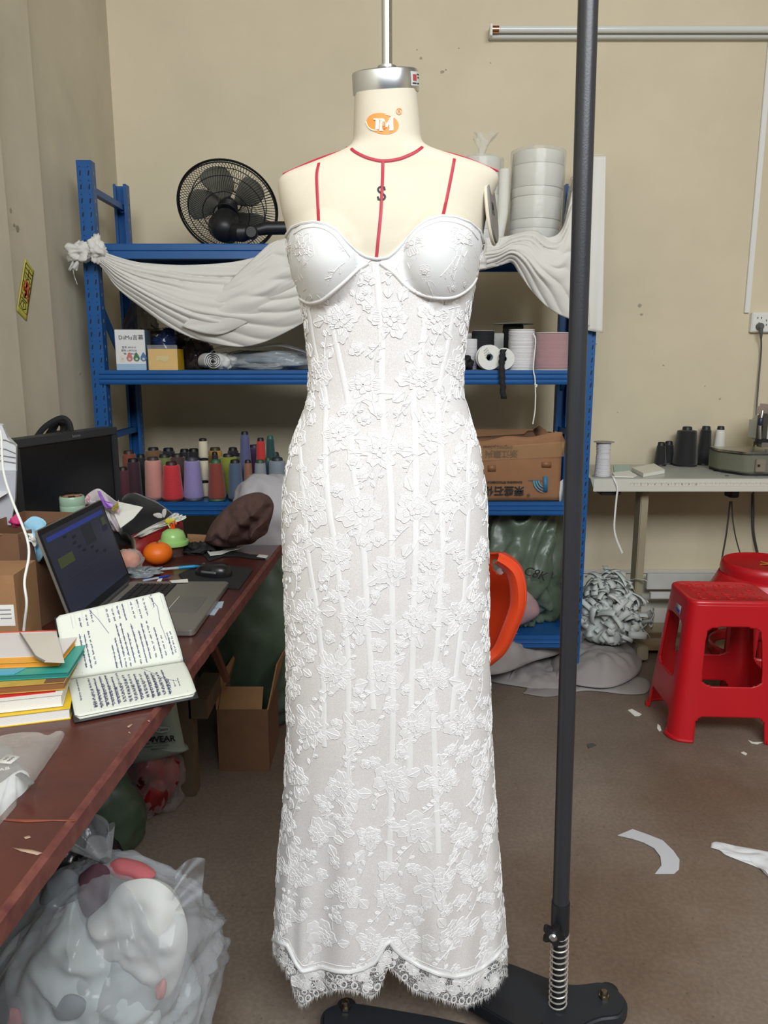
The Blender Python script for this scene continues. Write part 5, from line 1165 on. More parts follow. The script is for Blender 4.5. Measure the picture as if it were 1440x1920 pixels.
sheetobj('grey_sheet', 'large round-edged grey sheet in front of the strip heap', [(1040,1270),(1095,1284),(1150,1285),(1195,1262),(1204,1235),(1190,1212),(1130,1196),(1060,1200),(1030,1232)], .03, m_sheet, 7, .028, .05)
sheetobj('grey_sheet', 'rumpled grey sheet lapping over the bottom shelf edge', [(905,1262),(950,1255),(1000,1235),(1045,1222),(1090,1200),(1110,1182),(1080,1176),(1020,1178),(975,1192),(930,1200),(895,1225)], .10, m_sheet, 9, .05, .06)
sheetobj('grey_sheet', 'pale strip of grey sheet lying under the curly strip heap', [(1065,1196),(1110,1200),(1160,1192),(1192,1186),(1185,1172),(1120,1170),(1070,1174)], .085, mat('grey_sheet_pale', (172,166,160), .6), 12, .012, .006)
# tunnel curl
cl_ = MB(); A, B = PZ(952,1285,.0), PZ(998,1262,.0)
cl_.grid(lambda u, v: A.lerp(B, u)+Vector((0, .20*v, .002+(.055*sin(pi*min(1, u*1.1))**.7)*(1-.5*v))), 24, 8)
o = obj('folded_flap', cl_, m_sheet, solid=.002, ang=180); tag(o, 'curled grey flap forming a small tunnel on the floor near the gown', 'fabric sheet', 'grey sheets on the floor by the rack')

# ---------------- floor scraps ----------------
def scrap(name, label, poly, m, h=.0015, seed=0, lift=.004, n=60):
    P = [PZ(x, y, 0) for x, y in poly]; P = spline(P+[P[0]], n)[:-1] if n > len(poly) else P; c = sum(P, Vector())/len(P); mb = MB()
    top_ = [Vector((p.x, p.y, .0015+lift*(fb(p, 9, seed)+.6)*.6)) for p in P]; mb.prism([(p.x, p.y) for p in P], 0, 1); k = len(P)
    for i in range(k): mb.v[i].z = max(.0003, top_[i].z-h); mb.v[i+k].z = max(.001, top_[i].z)
    return tag(obj(name, mb, m, smooth=False), label, 'paper scrap')
crv = [(1158,1568),(1186,1556),(1215,1566),(1242,1577),(1262,1597),(1274,1614),(1273,1632),(1264,1640),(1228,1640),(1240,1625),(1238,1608),(1226,1592),(1206,1581),(1185,1574)]
scrap('paper_offcut', 'curved grey paper offcut lying on the open floor', crv, mat('offcut_grey', (196,198,204), .7), lift=.006, seed=2, n=14)
tp_ = MB(); PP = [(1332,1590),(1339,1579),(1380,1587),(1440,1598),(1500,1612),(1500,1690),(1440,1645),(1424,1630),(1390,1616),(1360,1604),(1350,1596)]
P = [PZ(x, y, 0) for x, y in PP]; c = sum(P, Vector())/len(P); Pd = spline(P+[P[0]], 81)[:-1]
tp_.grid(lambda u, v: (lambda q: Vector((q.x, q.y, .002+.010*(1-v**4)*abs(fb(q, 22, 3))*2)))(c.lerp(Pd[int(u*80) % 80], v)), 80, 16, cu=True)
o = obj('torn_paper', tp_, mat('crumpled_white', (218,220,224), .7, bump=.4, bs=60), solid=.001, ang=180); tag(o, 'crumpled white torn paper on the floor at the right edge', 'paper scrap')
for i, (poly, lab) in enumerate([([(1177,1332),(1185,1330),(1203,1340),(1198,1343),(1190,1343)],'small printed white slip on the floor by the stool foot'),([(1389,1412),(1394,1410),(1401,1414),(1398,1417)],'tiny white paper chip on the floor near the stool leg'),
    ([(1100,1396),(1112,1394),(1118,1398),(1108,1402),(1103,1404)],'small dark grey label scrap on the floor left of the stool'),([(1402,1388),(1412,1392),(1432,1392),(1420,1396),(1408,1394)],'thin curved white clipping under the right of the stool'),
    ([(1233,1358),(1238,1362),(1240,1370),(1236,1372),(1232,1366)],'twisted white thread scrap beside the stool leg')]):
    scrap('floor_scrap', lab, poly, m_paper if i != 2 else mat('scrap_dark', (80,78,76), .7), lift=.002, seed=i, n=len(poly)-1)

# ---------------- orange plastic chair behind the gown ----------------
m_or = mat('orange_plastic', (245,82,42), .28, cv=.03)
oc = thing('orange_chair', 'glossy orange-red plastic chair standing behind the gown', 'chair', (.30,2.50,0))
# back shell: curved panel seen from its side; runs from near (right) edge round to the far side
RP = [PY(x, y, 2.36) for x, y in ((936,1038),(958,1050),(975,1068),(984,1100),(983,1140),(966,1185),(945,1225),(918,1248))]
LP_ = [PY(x, y, 2.62) for x, y in ((868,1040),(880,1050),(886,1070),(888,1100),(884,1140),(876,1180),(860,1215),(845,1240))]
Rs, Ls = spline(RP, 101), spline(LP_, 101)
def backp(u, v):
    i = int(round(v*100)); p = Rs[i].lerp(Ls[i], u); p.x += .07*sin(pi*u); p.y += .02*sin(pi*u)
    return p
b = MB(); N_, M__ = 110, 100
vs = [backp(i/N_, j/M__) for j in range(M__+1) for i in range(N_+1)]; fs = []
for j in range(M__):
    for i in range(N_):
        u, v = (i+.5)/N_, (j+.5)/M__
        if ((u-.30)/.075)**2+((v-.24)/.10)**2 < 1 or ((u-.52)/.06)**2+((v-.52)/.13)**2 < 1 or ((u-.72)/.075)**2+((v-.24)/.10)**2 < 1: continue
        fs.append((j*(N_+1)+i, j*(N_+1)+i+1, (j+1)*(N_+1)+i+1, (j+1)*(N_+1)+i))
b.add(vs, fs); obj('back_shell', b, m_or, oc, solid=.006, ang=180)
b = MB(); vs = []
for i, p in enumerate(Rs):
    w = .034+.012*sin(pi*i/100); t = (Rs[min(i+1,100)]-Rs[max(i-1,0)]).normalized(); n_ = t.cross(Vector((0,1,0))).normalized(); n_ = -n_ if n_.x < 0 else n_
    vs += [p+Vector((0,.03,0))-n_*.0, p-n_*.004+Vector((0,-.012,0)), p-n_*w*.55+Vector((0,-.022,0)), p-n_*w+Vector((0,-.004,0)), p-n_*w+Vector((0,.014,0))]
b.add(vs, [(5*i+k, 5*i+k+1, 5*i+k+6, 5*i+k+5) for i in range(100) for k in range(4)]); obj('side_rim', b, m_or, oc, solid=.004, ang=60)
b = MB(); b.ring_loft([[Vector((.02+x*f, 2.47+y*f, z)) for x, y in rrect(.36,.34,.06,5)] for z, f in ((.36,.98),(.375,1.0),(.39,1.0),(.385,.94),(.38,.3))]); obj('seat', b, m_or, oc, ang=50)
for sx, sy in ((-1,-1),(1,-1),(1,1),(-1,1)):
    b = MB(); b.tube([(.02+sx*.14,2.47+sy*.13,.37),(.02+sx*.165,2.47+sy*.16,.001)], [.024,.016], 14); obj('leg', b, m_or, oc)
b = MB(); b.tube([(.16,2.45,.37),(.22,2.44,.40),(PY(925,1235,2.42).x,2.42,PY(925,1235,2.42).z)], [.02,.022,.02], 12); obj('back_bracket', b, m_or, oc)
b = blob((.15,2.54,.66), (.20,.13,.26), 91, .08, 2.5, 56, 44, flat=.392, crease=.08, cfs=4, sq=.8); o = obj('white_sack', b, mat('lilac_white_sack', (186,186,200), .5, cv=.04, bump=.3, bs=10), ang=180); tag(o, 'plump lilac-white sack resting on the orange chair behind the gown', 'sack')
# ---------------- left side: talisman, desk and what is on it ----------------
tal = thing('paper_talisman', 'yellow paper charm with red and black seal writing pasted on the left wall', 'paper charm', PX(46,545,WX+.033))
txf = WX+.0325
def tq(u, v):  # u across, v down, on the wall
    c = [PX(47,484,txf), PX(64,508,txf), PX(31,582,txf), PX(50,602,txf)]
    p = c[0].lerp(c[1], u).lerp(c[2].lerp(c[3], u), v); return Vector((txf, p.y, p.z))
b = MB(); b.grid(tq, 6, 14); obj('paper', b, mat('talisman_yellow', (200,192,84), .7, cv=.05), tal, solid=.0012, soff=0)
def tline(pts, w, m, nm='brush_stroke', lift=.0012):
    b = MB(); vs = []
    for i, (u, v) in enumerate(pts):
        a = pts[max(0, i-1)]; c = pts[min(len(pts)-1, i+1)]; p, q = tq(*a), tq(*c); t = (q-p).normalized(); s = t.cross(Vector((1,0,0))).normalized(); o = tq(u, v)+Vector((lift,0,0)); vs += [o+s*w, o-s*w]
    b.add(vs, [(2*i, 2*i+1, 2*i+3, 2*i+2) for i in range(len(pts)-1)]); return b
m_tb, m_tr = mat('talisman_ink', (70,62,34), .7), mat('talisman_red', (196,74,48), .7)
kb = MB()
for pts in [[(.12,.06),(.9,.06),(.9,.9),(.12,.9),(.12,.06)], [(.15,.14),(.88,.14)], [(.2,.22),(.8,.22)], [(.5,.1),(.5,.3)], [(.25,.27),(.4,.33),(.6,.27),(.8,.33)], [(.2,.70),(.8,.70)], [(.3,.74),(.2,.84),(.5,.88),(.75,.82),(.65,.74),(.3,.74)], [(.45,.76),(.5,.84)], [(.15,.38),(.3,.42),(.2,.5)], [(.85,.38),(.72,.45),(.84,.55)], [(.2,.6),(.4,.66),(.7,.62),(.85,.67)]]:
    q = tline(pts, .0022, m_tb); kb.add(q.v, q.f)
obj('black_strokes', kb, m_tb, tal, solid=.0003)
kr = MB()
for pts in [[(.3,.36),(.5,.42),(.35,.5),(.6,.56),(.4,.62)], [(.6,.35),(.75,.42),(.6,.5),(.8,.58)], [(.2,.45),(.35,.55)], [(.5,.34),(.5,.64)], [(.7,.6),(.85,.64)]]:
    q = tline(pts, .0055, m_tr, lift=.0016); kr.add(q.v, q.f)
obj('red_seal', kr, m_tr, tal, solid=.0003)

DZ = .75
m_desk = mat('desk_redbrown', (92,44,36), .30, cs=5, rgb2=(64,34,33), bump=.12, bs=90, coat=.15, detail=8)
m_dedge = mat('desk_edge_worn', (88,40,37), .65, cs=34, rgb2=(120,68,58), bump=.4, bs=80)
desk = thing('desk', 'long red-brown painted wooden desk with a worn edge along the left wall', 'desk', (-.8, 1.5, 0))
fr_, nr_ = PZ(527,1022,DZ), PZ(-60,1795,DZ)
y0d, y1d = .35, fr_.y; xa = fr_.x; xb = xa+(nr_.x-xa)*(y1d-y0d)/(y1d-nr_.y)
wxl = WX+.075
b = MB()
b.hexa([(wxl,y0d,DZ-.032),(xb,y0d,DZ-.032),(xa,y1d,DZ-.032),(wxl,y1d,DZ-.032)], [(wxl,y0d,DZ),(xb,y0d,DZ),(xa,y1d,DZ),(wxl,y1d,DZ)]); obj('desk_top', b, m_desk, desk, bev=.0015, smooth=False)
b = MB(); n = 120
for i in range(n+1):
    t = i/n; y = y0d+(y1d-y0d)*t; x = xb+(xa-xb)*t; c = .0022*fb((0,y*30,0),1,3)+.0015*fb((0,y*90,0),1,5)
    b.v += [Vector((x+.0005,y,DZ-.033)), Vector((x+.004+c,y,DZ-.031)), Vector((x+.004+c*.6,y,DZ-.004+c)), Vector((x-.002+c*1.5,y,DZ+.0009)), Vector((x-.006,y,DZ+.0002))]
for i in range(n):
    for k in range(4): b.f.append([5*i+k, 5*i+k+1, 5*i+k+6, 5*i+k+5]); b.m.append(0)
obj('edge_band', b, m_dedge, desk, solid=0)
m_wood = mat('rough_timber', (104,88,68), .85, cs=8, rgb2=(84,70,54), bump=.3, bs=60)
def xe(y): return xb+(xa-xb)*(y-y0d)/(y1d-y0d)
lx = PY(349,1400,2.25)
for y_ in (2.25, .62):
    b = MB(); b.bb(lx.x-.028+(.0 if y_ > 1 else -.03), lx.x+.032+(.0 if y_ > 1 else -.03), y_-.03, y_+.03, 0, DZ-.032); obj('leg', b, m_wood, desk, bev=.003, smooth=False)
    b = MB(); b.bb(wxl+.05, wxl+.11, y_-.03, y_+.03, 0, DZ-.032); obj('leg', b, m_wood, desk, bev=.003, smooth=False)
b = MB(); b.bb(lx.x-.02, lx.x+.0, .65, 2.40, DZ-.10, DZ-.032); obj('apron', b, mat('apron_brown', (74,48,40), .7), desk, smooth=False)
b = MB(); b.box((lx.x+.05, 2.32, .30), (.06,.20,.07)); obj('side_block', b, m_wood, desk, smooth=False, bev=.002)
b = MB(); b.bb(wxl+.1, lx.x, 2.23, 2.27, .40, .46); obj('stretcher', b, m_wood, desk, smooth=False)
b = MB(); a, c = PY(398,1215,2.3), PY(424,1280,2.3); b.hexa([c+Vector((-.008,0,0)), c+Vector((.008,0,0)), c+Vector((.008,.03,0)), c+Vector((-.008,.03,0))], [a+Vector((-.01,0,0)), a+Vector((.008,0,0)), a+Vector((.008,.03,0)), a+Vector((-.01,.03,0))]); o = obj('timber_stick', b, mat('reddish_stick', (110,64,50), .7)); tag(o, 'thin reddish timber stick leaning under the far end of the desk', 'stick')
# scratches and a chip in the paint
s = MB()
for pts in ([(22,1590),(60,1594),(80,1600),(70,1604),(40,1597)], [(44,1570),(55,1567),(58,1571),(48,1574)], [(238,1363),(246,1357),(249,1359),(241,1365)], [(276,1352),(280,1350),(281,1354)], [(240,1374),(243,1372),(245,1376)]):
    P = [PZ(x, y, DZ) for x, y in pts]; s.add([p+Vector((0,0,.0006)) for p in P], [tuple(range(len(P)))])
obj('paint_scratches', s, mat('bare_wood', (170,142,122), .8), desk, kind='stuff', solid=.0003)
sm_ = MB(); P = [PZ(x, y, DZ+.0006) for x, y in ((3,1533),(60,1536),(110,1534),(140,1537),(140,1540),(100,1539),(50,1542),(3,1538))]; sm_.add(P, [tuple(range(8))]); obj('board_joint', sm_, mat('joint_orange', (128,62,40), .5), desk, solid=.0004)

# monitor
ml, mr = Vector((-1.045,2.15,0)), Vector((-.905,2.60,0))
md_ = (mr-ml).normalized(); mn = Vector((md_.y, -md_.x, 0)); MW = (mr-ml).length; MT = 1.140; MH = .33
mo = thing('monitor', 'black flat-screen computer monitor switched off at the back of the desk', 'monitor', ((ml+mr)/2)+Vector((0,0,DZ)))
Mm = frame((ml+mr)/2+Vector((0,0,MT-MH/2)), md_, (0,0,1))
b = MB(); b.box((0,0,-.028), (MW,MH,.05), None); bb_ = [Mm @ v for v in b.v]; b.v = bb_; obj('housing', b, mat('monitor_black', (26,28,31), .5), mo, bev=.004)
b = MB()
for c, sz in (((0,MH/2-.012,.0),(MW,.024,.012)),((0,-MH/2+.016,.0),(MW,.032,.012)),((-MW/2+.013,0,.0),(.026,MH-.05,.012)),((MW/2-.013,0,.0),(.026,MH-.05,.012))): b.box(c, sz)
b.v = [Mm @ v for v in b.v]; obj('bezel', b, mat('bezel_black', (44,46,50), .45), mo, bev=.002)
b = MB(); b.box((0,0,-.001), (MW-.05,MH-.054,.002)); b.v = [Mm @ v for v in b.v]; obj('screen', b, mat('screen_off', (13,17,21), .25), mo, smooth=False)
text('lenovo', .014, mat('logo_silver', (120,120,122), .4), mo, Mm @ Matrix.Translation((.03,MH/2-.011,.0065)), .0002)
b = MB(); b.box((0,-MH/2-.02,-.035), (.07,.06,.02)); b.v = [Mm @ v for v in b.v]; obj('stand_neck', b, m_black, mo)
b = MB(); c = (ml+mr)/2; b.lathe([(.10,.0),(.10,.006),(.04,.012),(.03,.03)], 32, (c.x+mn.x*-.03, c.y+mn.y*-.03, DZ)); obj('stand_base', b, m_black, mo)
# tote bag and black box behind
tb2 = thing('tote_bag', 'black tote bag with looped handles behind the monitor', 'bag', (-1.12,2.62,DZ))
b = blob((-1.145,2.74,.93), (.035,.12,.18), 101, .1, 3, 40, 30, flat=DZ+.002, crease=.1, sq=.6); obj('bag_body', b, mat('black_canvas', (20,21,24), .8), tb2, ang=180)
def strap(pts, w, Y):
    P = spline([PY(x, y, Y) for x, y in pts], 30); b = MB(); vs = []
    for i, p in enumerate(P):
        t = (P[min(i+1,29)]-P[max(i-1,0)]).normalized(); s_ = t.cross(Vector((0,1,0))).normalized(); vs += [p+s_*w, p-s_*w]
    b.add(vs, [(2*i, 2*i+1, 2*i+3, 2*i+2) for i in range(29)]); return b
obj('handle', strap([(62,830),(80,805),(100,790),(118,784),(130,794),(135,820)], .009, 2.46), mat('black_canvas', (20,21,24), .8), tb2, solid=.003)
obj('handle', strap([(84,828),(98,806),(108,790),(120,800),(114,828)], .012, 2.50), mat('black_canvas', (20,21,24), .8), tb2, solid=.003)
b = MB(); c = PY(44,836,2.35); b.box((c.x-.03, 2.40, DZ+.17), (.16,.2,.33), radians(12)); o = obj('black_box', b, mat('black_box_card', (34,35,36), .6), bev=.003); tag(o, 'matt black box behind the left corner of the monitor', 'box')
# white papers at the left edge
wp = thing('paper_bundle', 'tall folded white paper bundle with fold lines at the left edge of the picture', 'paper', (-1.0,1.8,DZ))
for k, (q, cc) in enumerate((([(-60,790),(4,798),(14,822),(30,838),(30,888),(-60,884)],(206,208,210)),([(-60,884),(30,884),(28,940),(20,985),(-60,975)],(176,178,186)),([(-60,915),(14,925),(-5,936),(-60,940)],(220,220,222)))):
    P = [PY(x, y, 1.86-.02*k) for x, y in q]; n = len(P); b = MB(); b.add(P+[p+Vector((-.02,.05,0)) for p in P], [tuple(range(n)), tuple(range(n, 2*n))[::-1]]+[(i, (i+1) % n, n+(i+1) % n, n+i) for i in range(n)]); obj('folded_sheet', b, mat('paper_%d' % k, cc, .8), wp, smooth=False)
for y_ in (826,843,856,866): b = MB(); b.tube([PY(-20,y_-5,1.857), PY(10,y_-1,1.857), PY(29,y_+7 if y_ < 850 else y_+2,1.857)], .0009, 4); obj('fold_line', b, mat('fold_grey', (110,112,116), .8), wp)
# boxes at the left
def pbox(name, label, x0, x1, ytop, ybot, Y, dep, m, rz=0, open_=True, tape=None):
    a, c = PY(x0, ytop, Y), PY(x1, ytop, Y); zt = a.z; w = (c-a).length; T = thing(name, label, 'box', ((a.x+c.x)/2, Y+dep/2, DZ), rz); h = zt-DZ; t = .004
    for sy, nm in ((-1,'front_panel'),(1,'rear_panel')): b = MB(); b.box((0,sy*(dep/2-t/2),h/2), (w,t,h)); obj(nm, b, m, T, world=False, smooth=False)
    for sx in (-1,1): b = MB(); b.box((sx*(w/2-t/2),0,h/2), (t,dep-2*t,h)); obj('side_panel', b, m, T, world=False, smooth=False)
    b = MB(); b.box((0,0,t/2), (w-2*t,dep-2*t,t)); obj('bottom_panel', b, m, T, world=False, smooth=False)
    if not open_: b = MB(); b.box((0,0,h+t/2), (w,dep,t)); obj('lid', b, m, T, world=False, smooth=False)
    return T, w, h
m_box2 = mat('brown_carton', (120,86,62), .75, cv=.1, cs=7, bump=.1)
T, w, h = pbox('cardboard_box', 'wide brown carton with a wavy open rim at the left edge', -70, 52, 1000, 1165, 1.66, .25, m_box2, radians(-8))
b = MB(); b.grid(lambda u, v: Vector((-w/2+w*u, -.13-.012*sin(u*5), h-.004+(.018*sin(u*4+.6)+.01)*v)), 20, 3); obj('rim_flap', b, m_box2, T, world=False, solid=.004)
T, w, h = pbox('cardboard_box', 'small tan carton with a white address label at the lower left edge', -70, 20, 1083, 1180, 1.50, .12, m_card, radians(4), False)
b = MB(); b.box((w/2-.022,-.0605,h*.55), (.034,.001,.045)); lb_ = obj('address_label', b, m_white, T, world=False, smooth=False)
for k in range(3): b = MB(); b.box((w/2-.022,-.0613,h*.55+.012-k*.009), (.022,.0008,.0022)); obj('label_line', b, mat('line_grey', (130,130,134), .6), T, world=False, smooth=False)
T, w, h = pbox('cardboard_box', 'open tan carton with a strip of orange tape behind the laptop screen', 64, 122, 1062, 1160, 1.84, .14, mat('tan_carton', (150,112,76), .8, cv=.06), radians(-3))
b = MB(); b.box((.012,-.071,h/2), (.04,.0012,h-.002)); obj('orange_tape', b, mat('orange_tape', (170,112,44), .45), T, world=False, smooth=False)
b = MB(); b.add([Vector((-w/2,-.068,h)),Vector((-w/2+.015,.0,h+.03)),Vector((w/2-.01,.02,h+.05)),Vector((w/2-.01,-.068,h))], [(0,1,2,3)]); obj('raised_flap', b, mat('flap_dark', (104,80,58), .85), T, world=False, solid=.003)
# white cable
cbl = MB(); cbl.tube(spline([PY(-6,800,1.70),PY(2,815,1.68),PY(6,880,1.62),PY(20,930,1.58),PY(42,985,1.55),PY(52,1015,1.53),PY(54,1045,1.52),PY(46,1090,1.50),PY(50,1130,1.49),PY(46,1168,1.50),PY(40,1225,1.52)], 60), .0026, 8); o = obj('white_cable', cbl, m_white); tag(o, 'thin white charging cable hanging down at the left of the desk', 'cable')
b = MB(); c = PZ(36,1190,DZ); b.lathe([(.03,.0),(.07,.012),(.078,.03),(.076,.031),(.06,.034),(.02,.036),(.001,.0365)], 40, Matrix.Translation((PY(36,1190,1.46).x,1.49,DZ+.012))); o = obj('bowl_lid', b, mat('off_white_lid', (196,198,196), .35)); tag(o, 'upturned off-white dish peeking out behind the stack of books', 'dish')
# blue mask
mk = thing('face_mask', 'light blue disposable face mask hanging between the brown cartons', 'face mask', PY(68,1010,1.70))
def drawn(name, parent, pts, Y, dY, m, n=30, fold=.006, seed=1):
    P = [PY(x, y, Y+dY*(i % 2)) for i, (x, y) in enumerate(pts)]; c = sum(P, Vector())/len(P); Q = spline(P+[P[0]], 49)[:-1]; b = MB()
    b.grid(lambda u, v: (lambda q: q+Vector((0, fold*sin(u*25+v*4)+fold*fb(q, 30, seed)*2, 0)))(c.lerp(Q[int(round(u*48)) % 48], v)), 48, 10, cu=True); return obj(name, b, m, parent, solid=.001, ang=180)
m_mask = mat('mask_blue', (142,190,214), .8, bump=.2, bs=200)
drawn('mask_body', mk, [(45,980),(63,968),(86,981),(78,995),(73,1003),(84,1025),(80,1045),(68,1056),(66,1035),(60,1012),(48,995)], 1.70, .01, m_mask, fold=.003)
drawn('mask_lining', mk, [(48,1000),(60,1002),(68,1012),(66,1025),(58,1018),(50,1012)], 1.685, .004, m_white, fold=.002, seed=2)
b = blob(PY(30,978,1.72), (.014,.012,.012), 5, .3, 3, 20, 14); o = obj('magenta_cloth', b, mat('magenta', (190,44,104), .7), ang=180); tag(o, 'scrap of magenta cloth beside the blue mask', 'fabric scrap')
# green jar
T = thing('green_jar', 'pale green lidded jar with a rose-gold top standing before the monitor', 'jar', (PY(137,960,2.12).x,2.12,DZ))
s = (2.12/ray(137,950).y)/F; zt_ = PY(137,930,2.12).z-DZ
b = MB(); r = 22.5*s; b.lathe([(r*.9,0),(r,.004),(r,zt_-.075),(r*.96,zt_-.073),(r*.96,zt_-.070)], 40); obj('jar_body', b, mat('jar_white', (206,208,200), .3), T, world=False)
b = MB(); b.lathe([(r*.98,zt_-.070),(r,zt_-.068),(r,zt_-.045),(r*.985,zt_-.044),(r,zt_-.043),(r,zt_-.026),(r*.985,zt_-.025),(r,zt_-.024),(r,zt_-.004),(r*.94,zt_)], 40); obj('lid', b, mat('jar_green', (150,178,156), .35), T, world=False)
b = MB(); b.lathe([(r*.86,zt_),(r*.86,zt_+.004),(r*.7,zt_+.007),(.001,zt_+.007)], 40); obj('lid_top', b, mat('rose_gold', (214,176,156), .12, metal=1, bump=.6, bs=40), T, world=False)
b = MB(); b.lathe([(r*1.0,zt_-.078),(r*1.005,zt_-.083),(r*.99,zt_-.084)], 30, caps=False); obj('label_band', b, m_ink, T, world=False)
# snack wrapper and papers
wr = thing('snack_wrapper', 'crinkled white and purple plastic wrapper behind the laptop screen', 'wrapper', PY(195,950,2.22))
drawn('film', wr, [(160,945),(164,928),(181,917),(200,925),(218,938),(222,950),(225,970),(227,990),(222,997),(212,996),(205,975),(190,958),(180,940)], 2.20, .02, film('wrapper_film', (214,206,208), .8, .15, .8, 40), fold=.006)
drawn('purple_print', wr, [(182,920),(188,922),(195,938),(212,945),(210,953),(200,953),(190,940)], 2.18, .003, mat('wrapper_purple', (148,96,190), .35), fold=.001)
drawn('olive_print', wr, [(212,948),(220,942),(222,950),(216,958),(209,957)], 2.178, .003, mat('wrapper_olive', (156,146,72), .35), fold=.001)
for k in range(2): drawn('pink_print', wr, [(160+k*56,938+k*10),(166+k*56,928+k*10),(170+k*52,930+k*12),(166+k*56,942+k*22)], 2.182, .002, mat('wrapper_pink', (220,170,180), .35), fold=.001)
b = MB(); P = [PY(x, y, Y) for x, y, Y in ((218,940,2.26),(268,951,2.20),(250,972,2.17),(226,990,2.15),(215,965,2.2))]; b.add(P, [(0,1,2,3,4)]); o = obj('white_card', b, m_paper, solid=.0015, smooth=False); tag(o, 'pointed white card sheet leaning right of the purple wrapper', 'paper')
# black cloth mound
b = pillow([(205,1000),(215,960),(240,925),(275,935),(305,950),(330,975),(335,1010),(300,1045),(240,1060),(210,1040)], 2.66, .10, 3, fold=.7, cfs=12); o = obj('black_garment', b, mat('black_cloth', (20,21,23), .9, sheen=.3, bump=.2), ang=180); tag(o, 'heap of black cloth behind the laptop and red carton', 'garment')
# red carton with papers, toy, oranges
rb = thing('red_carton', 'open red carton holding crumpled white papers on the desk', 'box', PZ(300,1040,DZ))
def q4(pts, Y): return [PY(x, y, yy) for (x, y), yy in zip(pts, Y)]
m_rc = mat('carton_red', (158,26,34), .4)
P = q4([(254,1015),(342,980),(346,1020),(258,1058)], [2.31,2.56,2.56,2.31]); b = MB(); b.add(P, [(0,1,2,3)]); obj('front_panel', b, m_rc, rb, solid=.003)
P2 = [p+Vector((-.04,.08,0)) for p in P]; b = MB(); b.add([P[0],P2[0],P2[3],P[3]], [(0,1,2,3)]); obj('side_panel', b, mat('carton_grey_inner', (160,146,128), .8), rb, solid=.003)
b = MB(); b.add([P2[0],P2[1],P2[2],P2[3]], [(0,1,2,3)]); obj('rear_panel', b, m_rc, rb, solid=.003); b = MB(); b.add([P[1],P2[1],P2[2],P[2]], [(0,1,2,3)]); obj('side_panel', b, m_rc, rb, solid=.003)
tp2 = thing('paper_wad', 'layered white tissue papers sticking out of the red carton', 'paper', PY(300,990,2.22))
drawn('paper_layer', tp2, [(249,1008),(262,998),(290,983),(315,972),(335,968),(350,970),(330,980),(300,992),(270,1005),(258,1008)], 2.40, .015, m_paper, fold=.004)
drawn('paper_layer', tp2, [(252,1004),(280,990),(310,978),(322,965),(335,962),(330,972),(300,985),(270,996)], 2.44, .01, mat('tissue_grey', (190,190,192), .8), fold=.004, seed=4)
for k, (x, y) in enumerate(((322,964),(328,966),(334,967),(341,969))): drawn('paper_tip', tp2, [(x,y+5),(x+2,y),(x+8,y-2),(x+4,y+6)], 2.41, .003, m_paper, fold=.001, seed=k)
c = PZ(297,1058,DZ); oy = c.y+.0; s = (oy/ray(297,1040).y)/F
mdn = thing('mandarin', 'whole bright orange mandarin on the desk beside the green-lidded cup', 'fruit', (c.x, oy, DZ))
rr_ = 27*s; b = MB(); n = 40
b.grid(lambda u, v: Vector((rr_*cos(2*pi*u)*sin(pi*v)*(1+.012*sin(10*pi*u)*sin(pi*v)), rr_*sin(2*pi*u)*sin(pi*v), rr_*.80*(1-.0)*(1-cos(pi*v))-.004*math.exp(-((v-1)/.07)**2)*1.5)), 48, 32, cu=True)
obj('peel', b, mat('mandarin_peel', (240,116,24), .42, bump=.35, bs=330), mdn, world=False, ang=180)
b = MB(); b.lathe([(.003,rr_*1.57),(.004,rr_*1.6),(.001,rr_*1.62)], 10); obj('stem_button', b, mat('stem_green', (90,96,40), .7), mdn, world=False)
c = PZ(241,1072,DZ); c.y -= .0
fr2 = thing('wrapped_orange', 'peach-coloured orange in thin clinging plastic next to the laptop screen', 'fruit', (c.x, c.y, DZ))
s2 = (c.y/ray(241,1050).y)/F*22
b = MB(); b.lathe([(max(.0005, s2*sin(pi*k/20)), s2*(1-cos(pi*k/20))*.95) for k in range(21)], 36); obj('peel', b, mat('peach_peel', (226,134,96), .5, bump=.3, bs=300), fr2, world=False, ang=180)
b = blob((.004,-.004,s2*.98), (s2*1.12,s2*1.1,s2*1.0), 121, .1, 4, 40, 30, crease=.15, flat=.001); obj('film', b, m_wrap, fr2, world=False, ang=180)
c = PZ(322,1046,DZ); tc_ = thing('toy_cup', 'clear cup with a pale green domed lid and an orange toy sprout', 'cup', (c.x, c.y+.03, DZ)); s = ((c.y+.03)/ray(322,1010).y)/F
zl_ = PY(322,1015,c.y+.03).z-DZ; zt_ = PY(322,991,c.y+.03).z-DZ
b = MB(); b.lathe([(14*s,.0),(16*s,.002),(19*s,zl_*.7),(24*s,zl_)], 36, caps=False); obj('cup_wall', b, film('cup_clear', (120,96,90), .35, .08, 0, 1), tc_, world=False, solid=.0015)
b = MB(); b.lathe([(14*s,.001),(17*s,.0),(17*s,.003),(14*s,.003)], 30); obj('cup_base', b, film('cup_clear', (120,96,90), .35, .08, 0, 1), tc_, world=False)
m_lime = mat('toy_green', (164,214,130), .25)
b = MB(); b.lathe([(24*s,zl_-.012),(27*s,zl_-.010),(28*s,zl_-.002),(27.5*s,zl_+.003),(23*s,zl_+.004),(22.5*s,zl_+.016),(19*s,zt_-.010),(12*s,zt_-.003),(4*s,zt_),(.0005,zt_)], 44); obj('dome_lid', b, m_lime, tc_, world=False, ang=50)
Zt = zt_
def lc(px, py, dy=0): p = PY(px, py, tc_.location.y+dy); return p
